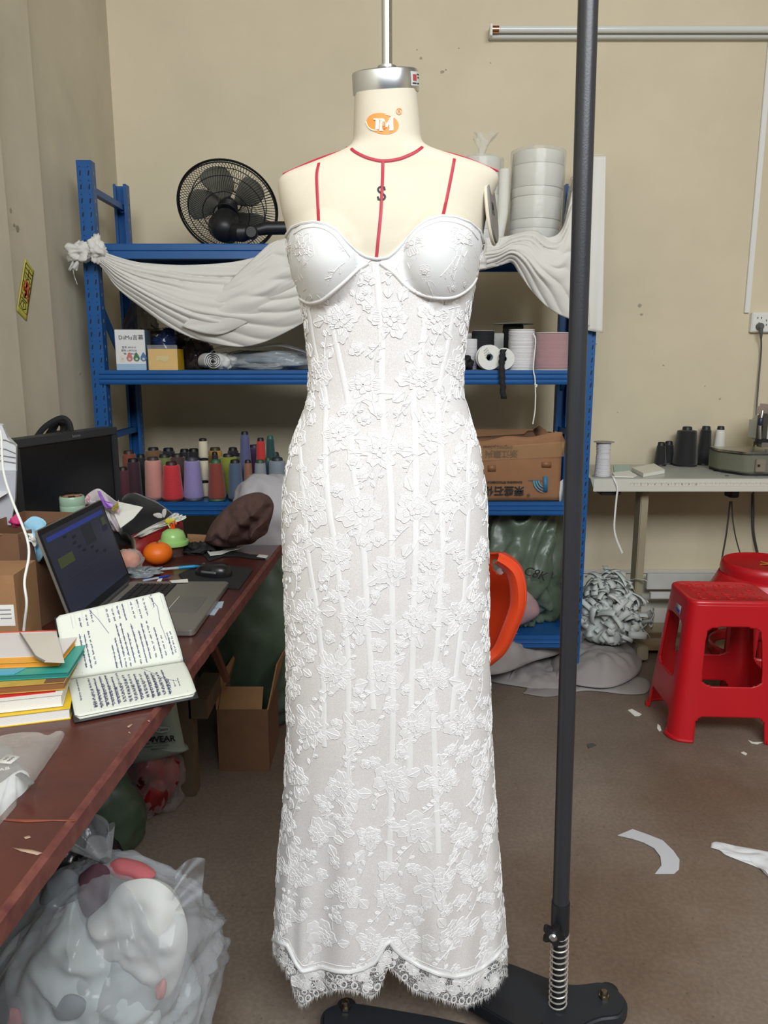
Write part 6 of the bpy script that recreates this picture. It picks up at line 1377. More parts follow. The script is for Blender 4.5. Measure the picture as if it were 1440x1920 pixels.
b = MB(); b.tube([lc(323,993), lc(321,985), lc(322,980)], [.004,.0035,.004], 10); b.tube([lc(326,992,-.004), lc(326,982,-.004)], .0038, 8); obj('orange_sprout', b, mat('toy_orange', (236,88,36), .35), tc_)
for x, y in ((321,979),(327,978),(330,982)): b = MB(); b.lathe([(.001,-.004),(.0045,0),(.001,.004)], 14, lc(x, y, -.005)); obj('sprout_ball', b, mat('toy_orange', (236,88,36), .35), tc_, ang=180)
b = MB(); b.tube(spline([lc(319,990,-.006), lc(315,983,-.006), lc(311,976,-.006)], 8), .0022, 8); obj('flower_stem', b, mat('toy_yellowgreen', (206,214,120), .4), tc_)
b = MB(); P = [lc(x, y, -.008) for x, y in ((307,976),(312,970),(325,972),(333,974),(324,980),(314,984),(308,980))]; b.add(P, [tuple(range(7))]); obj('yellow_bow', b, mat('toy_yellow', (222,206,70), .4), tc_, solid=.004, subsurf=1)
def petal3(pts): b = MB(); P = [lc(x, y, -.01) for x, y in pts]; b.add(P, [tuple(range(len(P)))]); obj('toy_petal', b, mat('toy_white', (206,202,200), .5), tc_, solid=.003, subsurf=1)
petal3([(305,974),(302,960),(306,952),(313,953),(313,962),(309,972)]); petal3([(308,973),(296,973),(286,967),(284,964),(296,960),(305,962)])
# brown fleece + lace + carton behind
b = pillow([(383,1014),(395,985),(415,960),(440,938),(462,927),(485,924),(503,932),(513,945),(511,965),(505,985),(500,1000),(485,1010),(470,1020),(430,1022),(400,1020)], 2.44, .075, 2, 130, 50, fold=1.3, cfs=13)
flc = obj('brown_fleece', b, mat('fleece_brown', (88,64,60), .95, cv=.12, cs=40, bump=.6, bs=260), ang=180); tag(flc, 'crumpled dark brown fleece heaped at the far right corner of the desk', 'fabric')
b = MB(); b.grid(lambda u, v: Vector((PY(345,1000,2.42).x+.16*u, 2.46+.02*sin(pi*u), DZ+.001+.05*v-.02*u*v)), 14, 3); o = obj('carton_strip', b, m_card, solid=.003); tag(o, 'curved strip of cardboard standing behind the green-lidded cup', 'cardboard')
bl = thing('black_lace_lingerie', 'bundle of black lace trimmings with a black strap lying on the desk', 'lace', PZ(378,1040,DZ))
b = blob(PZ(372,1036,DZ)+Vector((0,0,.012)), (.045,.035,.020), 141, .3, 4, 48, 30, flat=DZ+.001, crease=.3, cfs=8); obj('lace_bundle', b, mat('black_lace', (26,25,27), .7, cv=.4, cs=90, bump=.8, bs=150), bl, ang=180)
b = MB(); P = [PZ(x, y, DZ+.003) for x, y in ((380,1040),(410,1032),(440,1034),(470,1040),(498,1042))]; Q = [PZ(x, y, DZ+.003) for x, y in ((392,1052),(420,1043),(445,1043),(470,1047),(496,1048))]; b.add(P+Q, [(i, i+1, 6+i, 5+i) for i in range(4)]); obj('strap', b, m_blk, bl, solid=.003)
def flatp(name, label, cat, pts, z, h, m, sm=False, n=40):
    P = [PZ(x, y, z) for x, y in pts]
    if sm: P = spline(P+[P[0]], n)[:-1]
    b = MB(); b.prism([(p.x, p.y) for p in P], z, z+h); return tag(obj(name, b, m, smooth=False), label, cat)
flatp('lace_applique', 'oval white lace applique beside the black lace bundle', 'lace', [(390,1016),(396,1009),(408,1010),(418,1016),(416,1021),(405,1023),(395,1027),(389,1022)], DZ+.006, .002, m_paper, True)
flatp('lace_applique', 'small white lace leaf overlapping the black lace bundle', 'lace', [(368,1018),(376,1012),(388,1014),(390,1022),(384,1026),(374,1022)], DZ+.012, .002, m_paper, True)
flatp('lace_strip', 'narrow white lace strip lying along the black strap', 'lace', [(378,1018),(386,1026),(393,1036),(412,1034),(430,1028),(457,1025),(448,1030),(430,1034),(415,1040),(394,1042),(388,1034),(380,1024)], DZ+.008, .002, m_paper)
flatp('care_label', 'tiny white care label at the end of the black strap', 'label', [(486,1040),(503,1042),(499,1047),(481,1044)], DZ+.007, .001, m_white)
# pens, mouse, pad
flatp('mouse_pad', 'black cloth mouse pad on the desk', 'mouse pad', [(335,1078),(380,1058),(470,1066),(474,1070),(448,1106),(430,1104),(350,1094)], DZ+.0005, .003, mat('pad_black', (30,30,33), .9))
mm_ = PZ(400,1078,DZ+.003); mo2 = thing('computer_mouse', 'black computer mouse lying on the mouse pad', 'mouse', (mm_.x, mm_.y, DZ+.004), radians(70))
b = MB(); b.grid(lambda u, v: Vector((.032*cos(2*pi*u)*sin(pi*v/2)**.7*(1-.12*sin(2*pi*u)), .058*sin(2*pi*u)*sin(pi*v/2)**.7, .034*cos(pi*v/2)**.8*(1-.25*sin(2*pi*u)*sin(pi*v/2)))), 44, 16, cu=True); obj('shell', b, mat('mouse_black', (26,27,30), .28), mo2, world=False, ang=180)
b = MB(); b.lathe([(.005,-.002),(.006,0),(.005,.002)], 16, Matrix.Translation((0,.03,.026)) @ Matrix.Rotation(pi/2, 4, 'Y')); obj('scroll_wheel', b, m_steel, mo2, world=False)
b = MB(); b.grid(lambda u, v: Vector((-.033+.002*v, -.03+.05*u, .012+.006*v)), 6, 2); obj('side_button', b, mat('button_grey', (96,98,102), .3), mo2, world=False, solid=.001)
def pen(name, label, a, c, r, m1, m2, m3=None, z=DZ+.006):
    A, B = PZ(*a, z), PZ(*c, z); T = thing(name, label, 'pen', A.lerp(B, .5)-Vector((0,0,.006))); d = B-A
    b = MB(); b.tube([A, A+d*.55], r, 12); obj('barrel', b, m1, T); b = MB(); b.tube([A+d*.55, A+d*.88], r*1.25, 12); obj('grip', b, m2, T)
    b = MB(); b.tube([A+d*.88, B], [r*1.1, r*.2], 12); obj('tip', b, m3 or m2, T); b = MB(); b.tube([A+d*.02+Vector((0,0,r*1.4)), A+d*.22+Vector((0,0,r*1.4))], r*.4, 6); obj('clip', b, m2, T); return T
m_pb_ = mat('pen_blue', (30,140,190), .3); m_clearp = film('pen_clear', (190,206,214), .5, .1, 0, 1)
pen('gel_pen', 'clear and turquoise gel pen pointing right on the desk', (284,1069), (376,1061), .0042, m_clearp, m_pb_, z=DZ+.012)
pen('ballpoint_pen', 'pale ballpoint pen with a dark blue cap nearer the laptop', (268,1089), (320,1079), .0032, mat('pen_pale', (170,176,186), .4), mat('pen_navy', (34,52,150), .35))
b = blob(PZ(262,1078,DZ)+Vector((0,0,.008)), (.05,.03,.014), 151, .35, 4, 44, 24, flat=DZ+.001, crease=.35, cfs=7); o = obj('striped_pouch', b, mat('black_white_film', (40,42,46), .3, cs=22, rgb2=(150,156,160), bump=.6), ang=180); tag(o, 'crumpled black and silver pouch between the pens and the laptop', 'pouch')
flatp('paper_strip', 'small white paper strip by the laptop hinge', 'paper', [(318,1089),(352,1086),(353,1092),(322,1093)], DZ+.019, .001, m_paper)
flatp('paper_slip', 'white paper slip under the blue pen cap', 'paper', [(298,1085),(305,1084),(302,1091),(294,1090)], DZ+.003, .001, m_paper)
flatp('price_label', 'pale printed sticker half under the right laptop edge', 'label', [(396,1130),(420,1128),(416,1140),(396,1142)], DZ+.0005, .001, mat('label_pale', (176,190,206), .5))
flatp('price_label', 'pale printed sticker nearest the right laptop corner', 'label', [(386,1142),(412,1140),(402,1154),(384,1152)], DZ+.0005, .001, mat('label_pale', (176,190,206), .5))

# ---------------- laptop ----------------
LA, LB = PZ(427,1093,DZ+.016), PZ(360,1186,DZ+.016); HF = PZ(248,1087,DZ+.016); wv = HF-LA; LCn = LB+wv
lap = thing('laptop', 'open silver laptop with a dim blue-grey screen seen from its side on the desk', 'laptop', ((LA+LCn)/2)-Vector((0,0,.016)))
xd = (LA-LB).normalized(); yd = wv.normalized(); LL, LW = (LA-LB).length, wv.length
Ml = frame((LA+LCn)/2, xd, yd) # x along the near-far length, y towards the hinge
m_al = mat('laptop_silver', (150,146,138), .38, metal=.6)
if Ml.col[2].z < 0: Ml = Ml @ Matrix.Rotation(pi, 4, 'X')
sg = 1 if (Ml.inverted() @ HF).y > 0 else -1
b = MB(); b.prism(rrect(LL, LW, .012, 5), -.014, 0, Ml); obj('deck', b, m_al, lap, bev=.0015)
b = MB(); b.prism(rrect(LL*.86, LW*.40, .003, 3), .0, .0005, Ml @ Matrix.Translation((0,sg*LW*.20,0))); obj('keyboard_well', b, mat('well_black', (20,20,23), .6), lap, smooth=False)
ky = MB(); rows_ = 6; kw = LL*.86/15
for j in range(rows_):
    for i in range(15):
        w_ = kw*.84 if not (j == 0 and 4 <= i <= 8) else kw*1.0
        ky.box((-LL*.43+kw*(i+.5), sg*(LW*.20)+(-LW*.20+LW*.40*(j+.5)/rows_), .0016), (w_, LW*.40/rows_*.80, .002))
ky.v = [Ml @ v for v in ky.v]; obj('keys', ky, mat('key_black', (32,32,36), .5), lap, smooth=False, kind='stuff')
b = MB(); b.prism(rrect(LL*.33, LW*.27, .004, 3), .0002, .0007, Ml @ Matrix.Translation((-.01,-sg*LW*.27,0))); obj('touchpad', b, mat('touchpad_grey', (140,136,130), .3, metal=.5), lap, smooth=False)
b = MB(); b.box((-.01,-sg*(LW*.135),.0008), (LL*.33,.0012,.0004)); b.v = [Ml @ v for v in b.v]; obj('touchpad_line', b, m_white, lap, smooth=False)
b = MB(); b.tube([Ml @ Vector((-LL*.40,sg*LW*.487,.002)), Ml @ Vector((LL*.40,sg*LW*.487,.002))], .006, 12); obj('hinge', b, mat('hinge_grey', (60,60,62), .4), lap)
s0, s1 = Ml @ Vector((-LL*.5,sg*LW*.495,.004)), Ml @ Vector((LL*.5,sg*LW*.495,.004)); T0, T1 = PY(73,992,1.655), PY(187,938,2.03)
SX = (s1-s0).normalized(); SY = ((T0-s0)+(T1-s1))/2; SHt = SY.length; Ms = frame((s0+s1)/2+SY/2, SX, SY); SWd = LL
if Ms.col[2].x < 0: Ms = frame((s0+s1)/2+SY/2, -SX, SY)
b = MB(); b.prism(rrect(SWd, SHt, .008, 4), -.006, 0, Ms); obj('lid', b, m_al, lap, bev=.001)
b = MB(); b.prism(rrect(SWd-.004, SHt-.004, .007, 4), 0, .0008, Ms); obj('screen_bezel', b, mat('bezel_dark', (24,26,30), .3), lap, smooth=False)
b = MB(); b.box((0,.004,.001), (SWd-.022,SHt-.036,.0006)); b.v = [Ms @ v for v in b.v]; obj('display', b, mat('display_dim', (30,34,46), .25, emit=((56,60,76),.28)), lap, smooth=False)
def ui(x, y, w, h, c, e=.3): 
    b = MB(); b.box((x*(SWd-.022)/2, .004+y*(SHt-.036)/2, .0016), (w*(SWd-.022), h*(SHt-.036), .0004)); b.v = [Ms @ v for v in b.v]; obj('screen_image', b, mat('ui_%d_%d_%d' % c, c, .3, emit=(c,e)), lap, smooth=False)
ui(0,.84,.92,.055,(40,56,128)); ui(.25,.50,.17,.25,(36,40,50),.1); ui(-.62,.22,.22,.12,(62,70,46)); ui(.85,.60,.07,.10,(62,70,46)); ui(.82,.42,.09,.07,(30,32,64),.1)
for k in range(8): ui([-.45,-.2,-.25,-.15,-.05,.2,.3,.55][k], [.72,.62,.48,.34,.2,.16,.0,-.1][k], .05, .03, (28,30,44), .1)
for y in (-.2,-.45): ui(.05,y,.8,.006,(50,56,72),.1)

# ---------------- notebook ----------------
nbk = thing('open_notebook', 'open black-covered notebook full of blue handwriting propped on the desk edge', 'notebook', PZ(240,1300,DZ))
n_bl, n_br = PZ(141,1345,DZ+.012), PZ(369,1300,DZ+.012); f_l, f_r = PZ(126,1275,DZ+.020), PZ(344,1241,DZ+.020)
t_l, t_r = PY(104,1156,1.44), PY(305,1109,1.53)
def page(lo, hi, u, v):  # u along width, v up
    p = lo[0].lerp(lo[1], u).lerp(hi[0].lerp(hi[1], u), v); return p
def lowp(u, v): p = page((n_bl, n_br), (f_l, f_r), u, v); p.z += .006*max(0, sin(pi*v))**.8; return p
def upp(u, v): p = page((f_l, f_r), (t_l, t_r), u, v); nrm = (f_r-f_l).cross(t_l-f_l).normalized(); nrm = nrm if nrm.y < 0 else -nrm; return p+nrm*(.010*sin(pi*max(0,v)**.7)*(1-v)*1.4)
m_pg = mat('notebook_page', (214,217,206), .7); m_cov = mat('notebook_black', (38,40,44), .55)
def nrmf(fn, u, v):
    d = (fn(min(1,u+.01), v)-fn(max(0,u-.01), v)).cross(fn(u, min(1,v+.01))-fn(u, max(0,v-.01))).normalized(); return d if d.dot(fn(u, v)-O) < 0 else -d
def rc(u, v, r=.04): # clip grid corners for rounded page corners
    return u, v
for nm, fn, e0 in (('lower_pages', lowp, 0), ('upper_pages', upp, 1)):
    def g(u, v, fn=fn, e0=e0):
        w = v if e0 else 1-v; k = max(0, (w-.94)/.06); in_ = .035*(1-sqrt(max(0, 1-k*k))); u2 = in_+(1-2*in_)*u; return fn(u2, v)
    b = MB(); b.grid(g, 30, 24); obj(nm, b, m_pg, nbk, solid=.0016, soff=0)
    nn_ = nrmf(fn, .5, .5); b = MB(); b.grid(lambda u, v, g=g: g(u, v)-nn_*.0045, 20, 12); obj('page_block', b, m_pg, nbk, solid=.004, soff=0)
    b = MB(); dn = Vector((0,0,-.0085)) if not e0 else nrmf(upp,.5,.5)*-.006
    b.grid(lambda u, v, fn=fn: fn(-.012+1.024*u, (-.015 if not e0 else 0)+(1.015)*v if not e0 else v*1.012)+dn, 10, 8); obj('cover', b, m_cov, nbk, solid=.002)
hw = random.Random(9)
def stroke(fn, pts, w=.00045, mb=None):
    vs = []
    for i, (u, v) in enumerate(pts):
        u = min(.99, max(.01, u)); v = min(.99, max(.01, v)); a = pts[max(0,i-1)]; c = pts[min(len(pts)-1,i+1)]; p, q = fn(*[min(.99,max(.01,t)) for t in a]), fn(*[min(.99,max(.01,t)) for t in c]); n_ = nrmf(fn, u, v); t = (q-p).normalized() if (q-p).length > 1e-7 else Vector((1,0,0)); s_ = t.cross(n_).normalized(); o = fn(u, v)+n_*.0016; vs += [o+s_*w, o-s_*w]
    mb.add(vs, [(2*i, 2*i+1, 2*i+3, 2*i+2) for i in range(len(pts)-1)])
def scribble(fn, u0, v0, v1, mb, size=.011, strike=False):
    """a line of handwriting running down the page at column u0"""
    v = v0; sgn = 1 if v1 > v0 else -1
    while (v1-v)*sgn > 0:
        L = hw.uniform(.03,.08); pts = []; n = int(L/.0065)
        for k in range(n*2): pts.append((u0+(hw.uniform(.1,1.0) if k % 2 else hw.uniform(-.9,0))*size, v+sgn*L*k/(n*2)+hw.uniform(-.002,.002)))
        if len(pts) > 2: stroke(fn, pts, .0004, mb)
        v += sgn*(L+hw.uniform(.01,.03))
    if strike: stroke(fn, [(u0+hw.uniform(-.003,.003), v0+(v1-v0)*t) for t in (-.02,.3,.6,1.02)], .0006, mb)
ink = MB()
for u0, a, c, s_ in ((.17,.12,.62,1),(.21,.10,.60,1),(.25,.14,.66,0),(.20,.74,.88,0),(.26,.74,.90,0),(.31,.78,.92,0),(.42,.05,.36,1),(.46,.05,.42,1),(.50,.05,.66,1),(.54,.05,.66,1),(.58,.08,.44,1),(.63,.06,.62,1),(.68,.06,.5,1),(.72,.10,.60,1),(.77,.10,.60,0),(.82,.08,.46,1),(.86,.1,.36,0),(.92,.10,.36,1),(.95,.12,.40,0),(.45,.72,.9,0),(.5,.72,.9,0),(.55,.74,.92,0),(.6,.70,.95,1),(.68,.70,.93,0),(.74,.68,.93,0),(.80,.70,.94,0),(.88,.80,.97,0)):
    scribble(upp, u0, a, c, ink, .011, bool(s_))
for u0 in [.165+.047*k for k in range(14)]:
    scribble(lowp, u0, .06+hw.uniform(0,.05), .93-hw.uniform(0,.25) , ink, .014, hw.random() < .6); scribble(lowp, u0+.012, .10, .45+hw.uniform(0,.2), ink, .012)
for k in range(3): scribble(lowp, .80+.04*k, .22, .40, ink, .008)
scribble(upp, .08, .12, .42, ink, .010); scribble(lowp, .07, .3, .9, ink, .010)
stroke(upp, [(.30,.98),(.36,.8),(.42,.55)], .0004, ink); stroke(lowp, [(.62,.98),(.70,.7),(.78,.45),(.88,.35)], .0004, ink); stroke(upp, [(.86,.97),(.91,.8),(.89,.55),(.90,.3)], .0004, ink)
obj('handwriting', ink, m_inkb, nbk, kind='stuff', smooth=False)
rl = MB()
stroke(upp, [(.13,.05),(.13,.95)], .0003, rl); stroke(lowp, [(.13,.05),(.13,.95)], .0003, rl); stroke(lowp, [(.93,.05),(.93,.95)], .0003, rl); stroke(upp, [(.965,.05),(.965,.95)], .0003, rl)
for k in range(22): stroke(lowp if k < 11 else upp, [(.16+.07*(k % 11),.03),(.16+.07*(k % 11),.97)], .00012, rl)
obj('page_rules', rl, mat('rule_grey', (150,156,160), .7), nbk, kind='stuff', smooth=False)

# ---------------- books ----------------
def book(name, label, corner_px, z, th, L, Wd, rz, cover, pages=m_paper, spine_front=True, cat='book'):
    """right-front corner given in the picture at height z; long side runs to the left"""
    c = PZ(corner_px[0], corner_px[1], z); T = thing(name, label, cat, (c.x, c.y, z), rz, 'books stacked at the left of the desk')
    b = MB(); b.bb(-L+.003, -.002, .002, Wd-.003, .0012, th-.0012); obj('pages', b, pages, T, world=False, smooth=False)
    for zz, nm in ((0,'back_cover'),(th-.0012,'front_cover')): q = MB(); q.bb(-L, 0, 0, Wd, zz, zz+.0012); obj(nm, q, cover, T, world=False, smooth=False)
    q = MB(); q.bb(-L-.001, -L+.001, 0, Wd, 0, th); obj('spine', q, cover, T, world=False, smooth=False)
    return T
A1 = radians(17)
m_yel = mat('cover_yellow', (226,188,40), .4); m_wp = mat('pages_white', (232,230,224), .8, stripe=200, bump=.3)
B1 = book('book', 'lowest book of the stack, yellow cover over thick white pages', (133,1348), DZ, .020, .30, .19, A1, m_yel, m_wp)
q = MB(); q.bb(-.29,-.10,.07,.16,.0201,.0206); obj('cover_patch', q, mat('patch_peach', (226,170,90), .5), B1, world=False, smooth=False)
q = MB(); q.bb(-.085,-.012,.02,.05,.0201,.0206); obj('cover_patch', q, mat('patch_grey', (170,160,160), .5), B1, world=False, smooth=False)
B2 = book('book', 'white-edged book with a red cover panel, second from the bottom', (118,1324), DZ+.0215, .022, .29, .16, A1-.02, m_white, m_wp)
q = MB(); q.bb(-.29,-.012,.012,.14,.0221,.0227); obj('cover_panel', q, mat('cover_red', (200,36,42), .45), B2, world=False, smooth=False)
B3 = book('book', 'gold and brown printed booklet box with a barcode sticker', (122,1293), DZ+.0455, .014, .30, .15, radians(11), mat('cover_gold', (176,140,56), .4, cs=9, rgb2=(214,176,84)), mat('gold_edge', (134,88,50), .5))
q = MB(); q.bb(-.034,-.001,.0,.14,.0141,.0146); obj('cover_panel', q, mat('cover_brown', (122,78,52), .45), B3, world=False, smooth=False)
q = MB(); q.bb(-.085,-.018,.028,.055,.0148,.0153); bs_ = obj('barcode_sticker', q, m_white, B3, world=False, smooth=False)
q = MB()
for k in range(9): q.bb(-.082+k*.0028, -.0806+k*.0028+(.0008 if k % 3 else 0), .030,.046,.0153,.0155)
q.bb(-.034,-.022,.034,.050,.0153,.0155); obj('barcode', q, m_ink, B3, world=False, smooth=False, kind='stuff')
B4 = book('book', 'teal and blue patterned notebook above the gold booklet', (128,1270), DZ+.061, .010, .31, .15, radians(8), mat('cover_teal', (34,150,140), .35, cs=5, rgb2=(60,170,150)), mat('teal_edge', (40,120,116), .5))
for k, (poly, cc) in enumerate(([[(-.30,.0),(-.22,.0),(-.19,.10),(-.30,.12)],(224,226,224)],[[(-.22,.0),(-.13,.0),(-.09,.06),(-.16,.12),(-.21,.05)],(46,92,140)],[[(-.13,.0),(-.09,.0),(-.05,.09),(-.10,.12)],(74,170,200)],[[(-.30,.05),(-.255,.04),(-.24,.10),(-.29,.12)],(52,84,120)])):
    q = MB(); q.prism(poly, .0101+k*.0002, .0105+k*.0002); obj('cover_print', q, mat('teal_print_%d' % k, cc, .4), B4, world=False, smooth=False)
B5 = book('book', 'orange-edged white exercise book second from the top', (110,1249), DZ+.0725, .010, .28, .16, radians(6), mat('cover_orange', (232,166,60), .45), mat('orange_edge', (226,150,50), .5))
q = MB(); q.bb(-.28,-.0,.025,.16,.0101,.0112); obj('white_cover', q, mat('cover_white', (214,208,206), .6), B5, world=False, smooth=False); q = MB(); q.bb(-.28,.0,.157,.162,.0,.0118); obj('red_edge', q, mat('edge_red', (214,70,50), .5), B5, world=False, smooth=False)
bp_ = thing('beige_folder', 'beige card flap folder lying open on top of the book stack', 'folder', PZ(80,1245,DZ+.086))
P = [PZ(x, y, DZ+.0865) for x, y in ((38,1191),(106,1188),(121,1244),(84,1247),(74,1243),(66,1238))]; b = MB(); b.add([p+Vector((0,0,.002 if i not in (3,4,5) else .006)) for i, p in enumerate(P)], [tuple(range(6))]); obj('flap', b, mat('card_beige', (206,198,186), .7), bp_, solid=.0018, smooth=False)
b = MB(); b.tube([P[0]+Vector((0,0,.004)), P[5]+Vector((0,0,.008)), P[4]+Vector((0,0,.008)), P[3]+Vector((0,0,.007))], .0018, 6); obj('metal_edge', b, mat('edge_grey', (120,116,110), .4), bp_)
# poly bag with garment on the near desk
pbg = thing('garment_bag', 'clear poly bag with a folded grey printed garment on the near end of the desk', 'clothing bag', PZ(0,1470,DZ))
out = [(-60,1400),(0,1388),(40,1380),(75,1379),(100,1387),(121,1379),(112,1398),(95,1425),(75,1453),(52,1482),(34,1500),(30,1515),(12,1536),(0,1550),(-60,1640),(-140,1500)]
P = [PZ(x, y, DZ) for x, y in out]; c = sum(P, Vector())/len(P); Q = spline(P+[P[0]], 121)[:-1]
def bagfn(u, v, hh=.026):
    i = u*120; k = int(i) % 120; q = c.lerp(Q[k].lerp(Q[(k+1) % 120], i-int(i)), v); w = 1-v**2.2; return Vector((q.x, q.y, DZ+.0015+hh*w**.6+.004*w*fb(q, 18, 3)+.004*abs(fb(q, 40, 5))))
b = MB(); b.grid(bagfn, 120, 30, cu=True); obj('film', b, film('bag_film', (222,220,214), .22, .16, 1.0, 30), pbg, ang=180)
def garment(name, out2, hh, m, z0=0.0, parent=pbg):
    P_ = [PZ(x, y, DZ+.004) for x, y in out2]; c_ = sum(P_, Vector())/len(P_); Q_ = spline(P_+[P_[0]], 61)[:-1]; b = MB()
    b.grid(lambda u, v: (lambda q: Vector((q.x, q.y, DZ+.001+z0+hh*(1-v**6)+.002*fb(q, 30, 2))))(c_.lerp(Q_[int(u*60) % 60], v)), 60, 8, cu=True); return obj(name, b, m, parent, ang=180)
garment('garment', [(-60,1410),(0,1400),(18,1400),(30,1415),(44,1438),(30,1450),(10,1462),(-60,1500)], .014, mat('garment_dark', (104,104,104), .9, cv=.2, cs=30))
garment('garment', [(-60,1500),(0,1470),(44,1442),(55,1455),(50,1475),(30,1495),(5,1520),(-60,1580)], .012, mat('garment_light', (214,218,222), .9))
q = MB(); P_ = [PZ(x, y, DZ+.022) for x, y in ((-6,1430),(14,1414),(37,1419),(20,1432))]; q.add(P_, [(0,1,2,3)]); hb = obj('hang_label', q, m_white, pbg, solid=.0008)
for k in range(5): q = MB(); p_ = P_[0].lerp(P_[1], .3+.1*k).lerp(P_[3].lerp(P_[2], .3+.1*k), .3 if k % 2 else .65); q.box(p_+Vector((0,0,.0008)), (.005,.003,.0006), .6); obj('label_print', q, m_ink, pbg, smooth=False)
q = MB(); q.tube([PZ(x, y, DZ+.024) for x, y in ((34,1451),(44,1456),(52,1464),(58,1470))], .005, 6, flat=.3); obj('grey_ribbon', q, mat('ribbon_grey', (120,120,118), .8), pbg)
text('AB', .012, m_white, pbg, frame(PZ(8,1442,DZ+.024), (1,.5,0), (-.5,1,0)), .0002)

# ---------------- under the desk ----------------
co = PZ(412,1444,0); co2 = PZ(505,1448,0); cy_ = (co.y+co2.y)/2; cw = (co2.x-co.x); czt = PY(460,1331,cy_).z
cb3 = thing('open_carton', 'tall open brown carton with raised flaps on the floor beside the gown', 'box', ((co.x+co2.x)/2, cy_+.12, 0))
t = .005; W2_, D2 = cw, .24
for nm, c_, s_ in (('front_panel',(0,-D2/2+t/2,czt/2),(W2_,t,czt)),('rear_panel',(0,D2/2-t/2,czt/2),(W2_,t,czt)),('side_panel',(-W2_/2+t/2,0,czt/2),(t,D2-2*t,czt)),('side_panel',(W2_/2-t/2,0,czt/2),(t,D2-2*t,czt)),('bottom_panel',(0,0,t/2),(W2_-2*t,D2-2*t,t))):
    b = MB(); b.box(c_, s_); obj(nm, b, m_cardd, cb3, world=False, smooth=False)
def flap(pts): b = MB(); b.add([Vector(p) for p in pts], [(0,1,2,3)]); obj('flap', b, m_card, cb3, world=False, solid=.004, smooth=False)
x_, y_, h_ = W2_/2, D2/2, czt
flap([(-x_+.002,-y_,h_),(x_-.012,-y_,h_),(x_-.018,-y_+.085,h_+.03-.06),(-x_+.004,-y_+.085,h_+.03-.06)]) if False else flap([(-x_+.006,-y_+.004,h_-.001),(x_-.02,-y_+.004,h_-.001),(x_-.022,-y_+.06,h_+.055),(-x_+.008,-y_+.06,h_+.055)])
flap([(-x_,-y_,h_),(-x_,y_,h_),(-x_+.03,y_-.02,h_+.12),(-x_-.01,-y_+.04,h_+.07)]); flap([(x_,-y_,h_),(x_,y_,h_),(x_+.035,y_,h_+.13),(x_+.02,-y_+.1,h_+.12)]); flap([(-x_,y_,h_),(x_,y_,h_),(x_-.01,y_+.07,h_+.03),(-x_+.01,y_+.07,h_+.03)])
# green sack and white sacks behind
b = blob((PY(480,1230,2.72).x, 2.78, .34), (.24,.20,.33), 161, .08, 2.4, 72, 56, flat=.002, crease=.08, cfs=3.5, sq=.75); o = obj('green_sack', b, m_green, ang=180); tag(o, 'bulging dark green woven sack on the floor beyond the open carton', 'sack')
b = blob((PY(520,1030,2.86).x, 2.92, .70), (.19,.16,.22), 165, .08, 2.2, 60, 44, crease=.1, cfs=4, sq=.8); o = obj('white_sack', b, mat('grey_white_sack', (176,174,178), .6, cv=.05, bump=.5, bs=12), ang=180); tag(o, 'pale grey-white cloth sack lying on top of the dark green sack', 'sack')
# poly mailer
mlr = thing('poly_mailer', 'grey-green courier mailer printed WEAR under the desk', 'mailer', PY(300,1370,2.12))
mo_ = [(330,1318),(346,1395),(351,1406),(300,1420),(250,1430),(215,1432),(200,1400),(225,1340),(280,1310)]
P = [PY(x, y, 2.12) for x, y in mo_]; c = sum(P, Vector())/len(P); Q = spline(P+[P[0]], 81)[:-1]
b = MB()
for s_ in (-1, 1): b.grid(lambda u, v: (lambda q, w: Vector((q.x, q.y+s_*(.045*w**.5)+.004*fb(q, 20, 4), q.z+.0*w)))(c.lerp(Q[int(u*80) % 80], v), max(0, 1-v**2.5)), 80, 18, cu=True)
obj('pouch', b, mat('mailer_grey', (136,148,138), .35, bump=.5, bs=12), mlr, ang=180)
my = 2.068
text('WEAR', .026, m_ink, mlr, frame(PY(305,1386,my), (1,0,.06), (0,0,1)), .0003, bold=.0006); text('SEASON', .007, m_ink, mlr, frame(PY(296,1404,my), (1,0,.12), (0,0,1)), .0003, sx=1.6); text('A MOMENT IN THE HOUSE', .0058, m_ink, mlr, frame(PY(292,1399,my), (1,0,.10), (0,0,1)), .0003, sx=1.1)
text('the Trend House', .009, m_ink, mlr, frame(PY(293,1393,my), (1,0,.08), (0,0,1)), .0003, shear=.5)
b = MB(); b.prism([(-.011,.006),(.011,.006),(.008,.001),(.006,.001),(.004,-.006),(-.004,-.006),(-.006,.001),(-.008,.001)], 0, .0004, frame(PY(282,1386,my), (1,0,.06), (0,0,1))); obj('garment_logo', b, m_ink, mlr, smooth=False)
b = MB(); b.prism([(.024*cos(q), .010*sin(q)) for q in [2*pi*k/30 for k in range(30)]], 0, .0004, frame(PY(303,1368,my-.002), (1,0,.05), (0,0,1))); obj('oval_label', b, mat('oval_pale', (176,186,180), .5), mlr, smooth=False)
text('Cason', .013, m_ink, mlr, frame(PY(304,1368,my-.003), (1,0,.1), (0,0,1)), .0003, shear=.4)
rbg = thing('red_bag', 'glossy clear plastic bag of red items under the courier mailer', 'plastic bag', PZ(290,1490,0))
c_ = Vector((PY(285,1440,2.2).x, 2.17, .10)); b = blob(c_, (.085,.08,.105), 171, .12, 3, 52, 40, flat=.001, crease=.16, cfs=4, sq=.85); obj('contents', b, mat('red_goods', (150,16,26), .35, cs=12, rgb2=(50,10,14)), rbg, ang=180)
b = blob(c_+Vector((0,-.002,.0)), (.094,.09,.115), 172, .12, 3, 52, 40, flat=.0005, crease=.2, cfs=5, sq=.85); obj('film', b, film('clear_red_film', (200,190,190), .12, .08, 1.0, 40), rbg, ang=180)
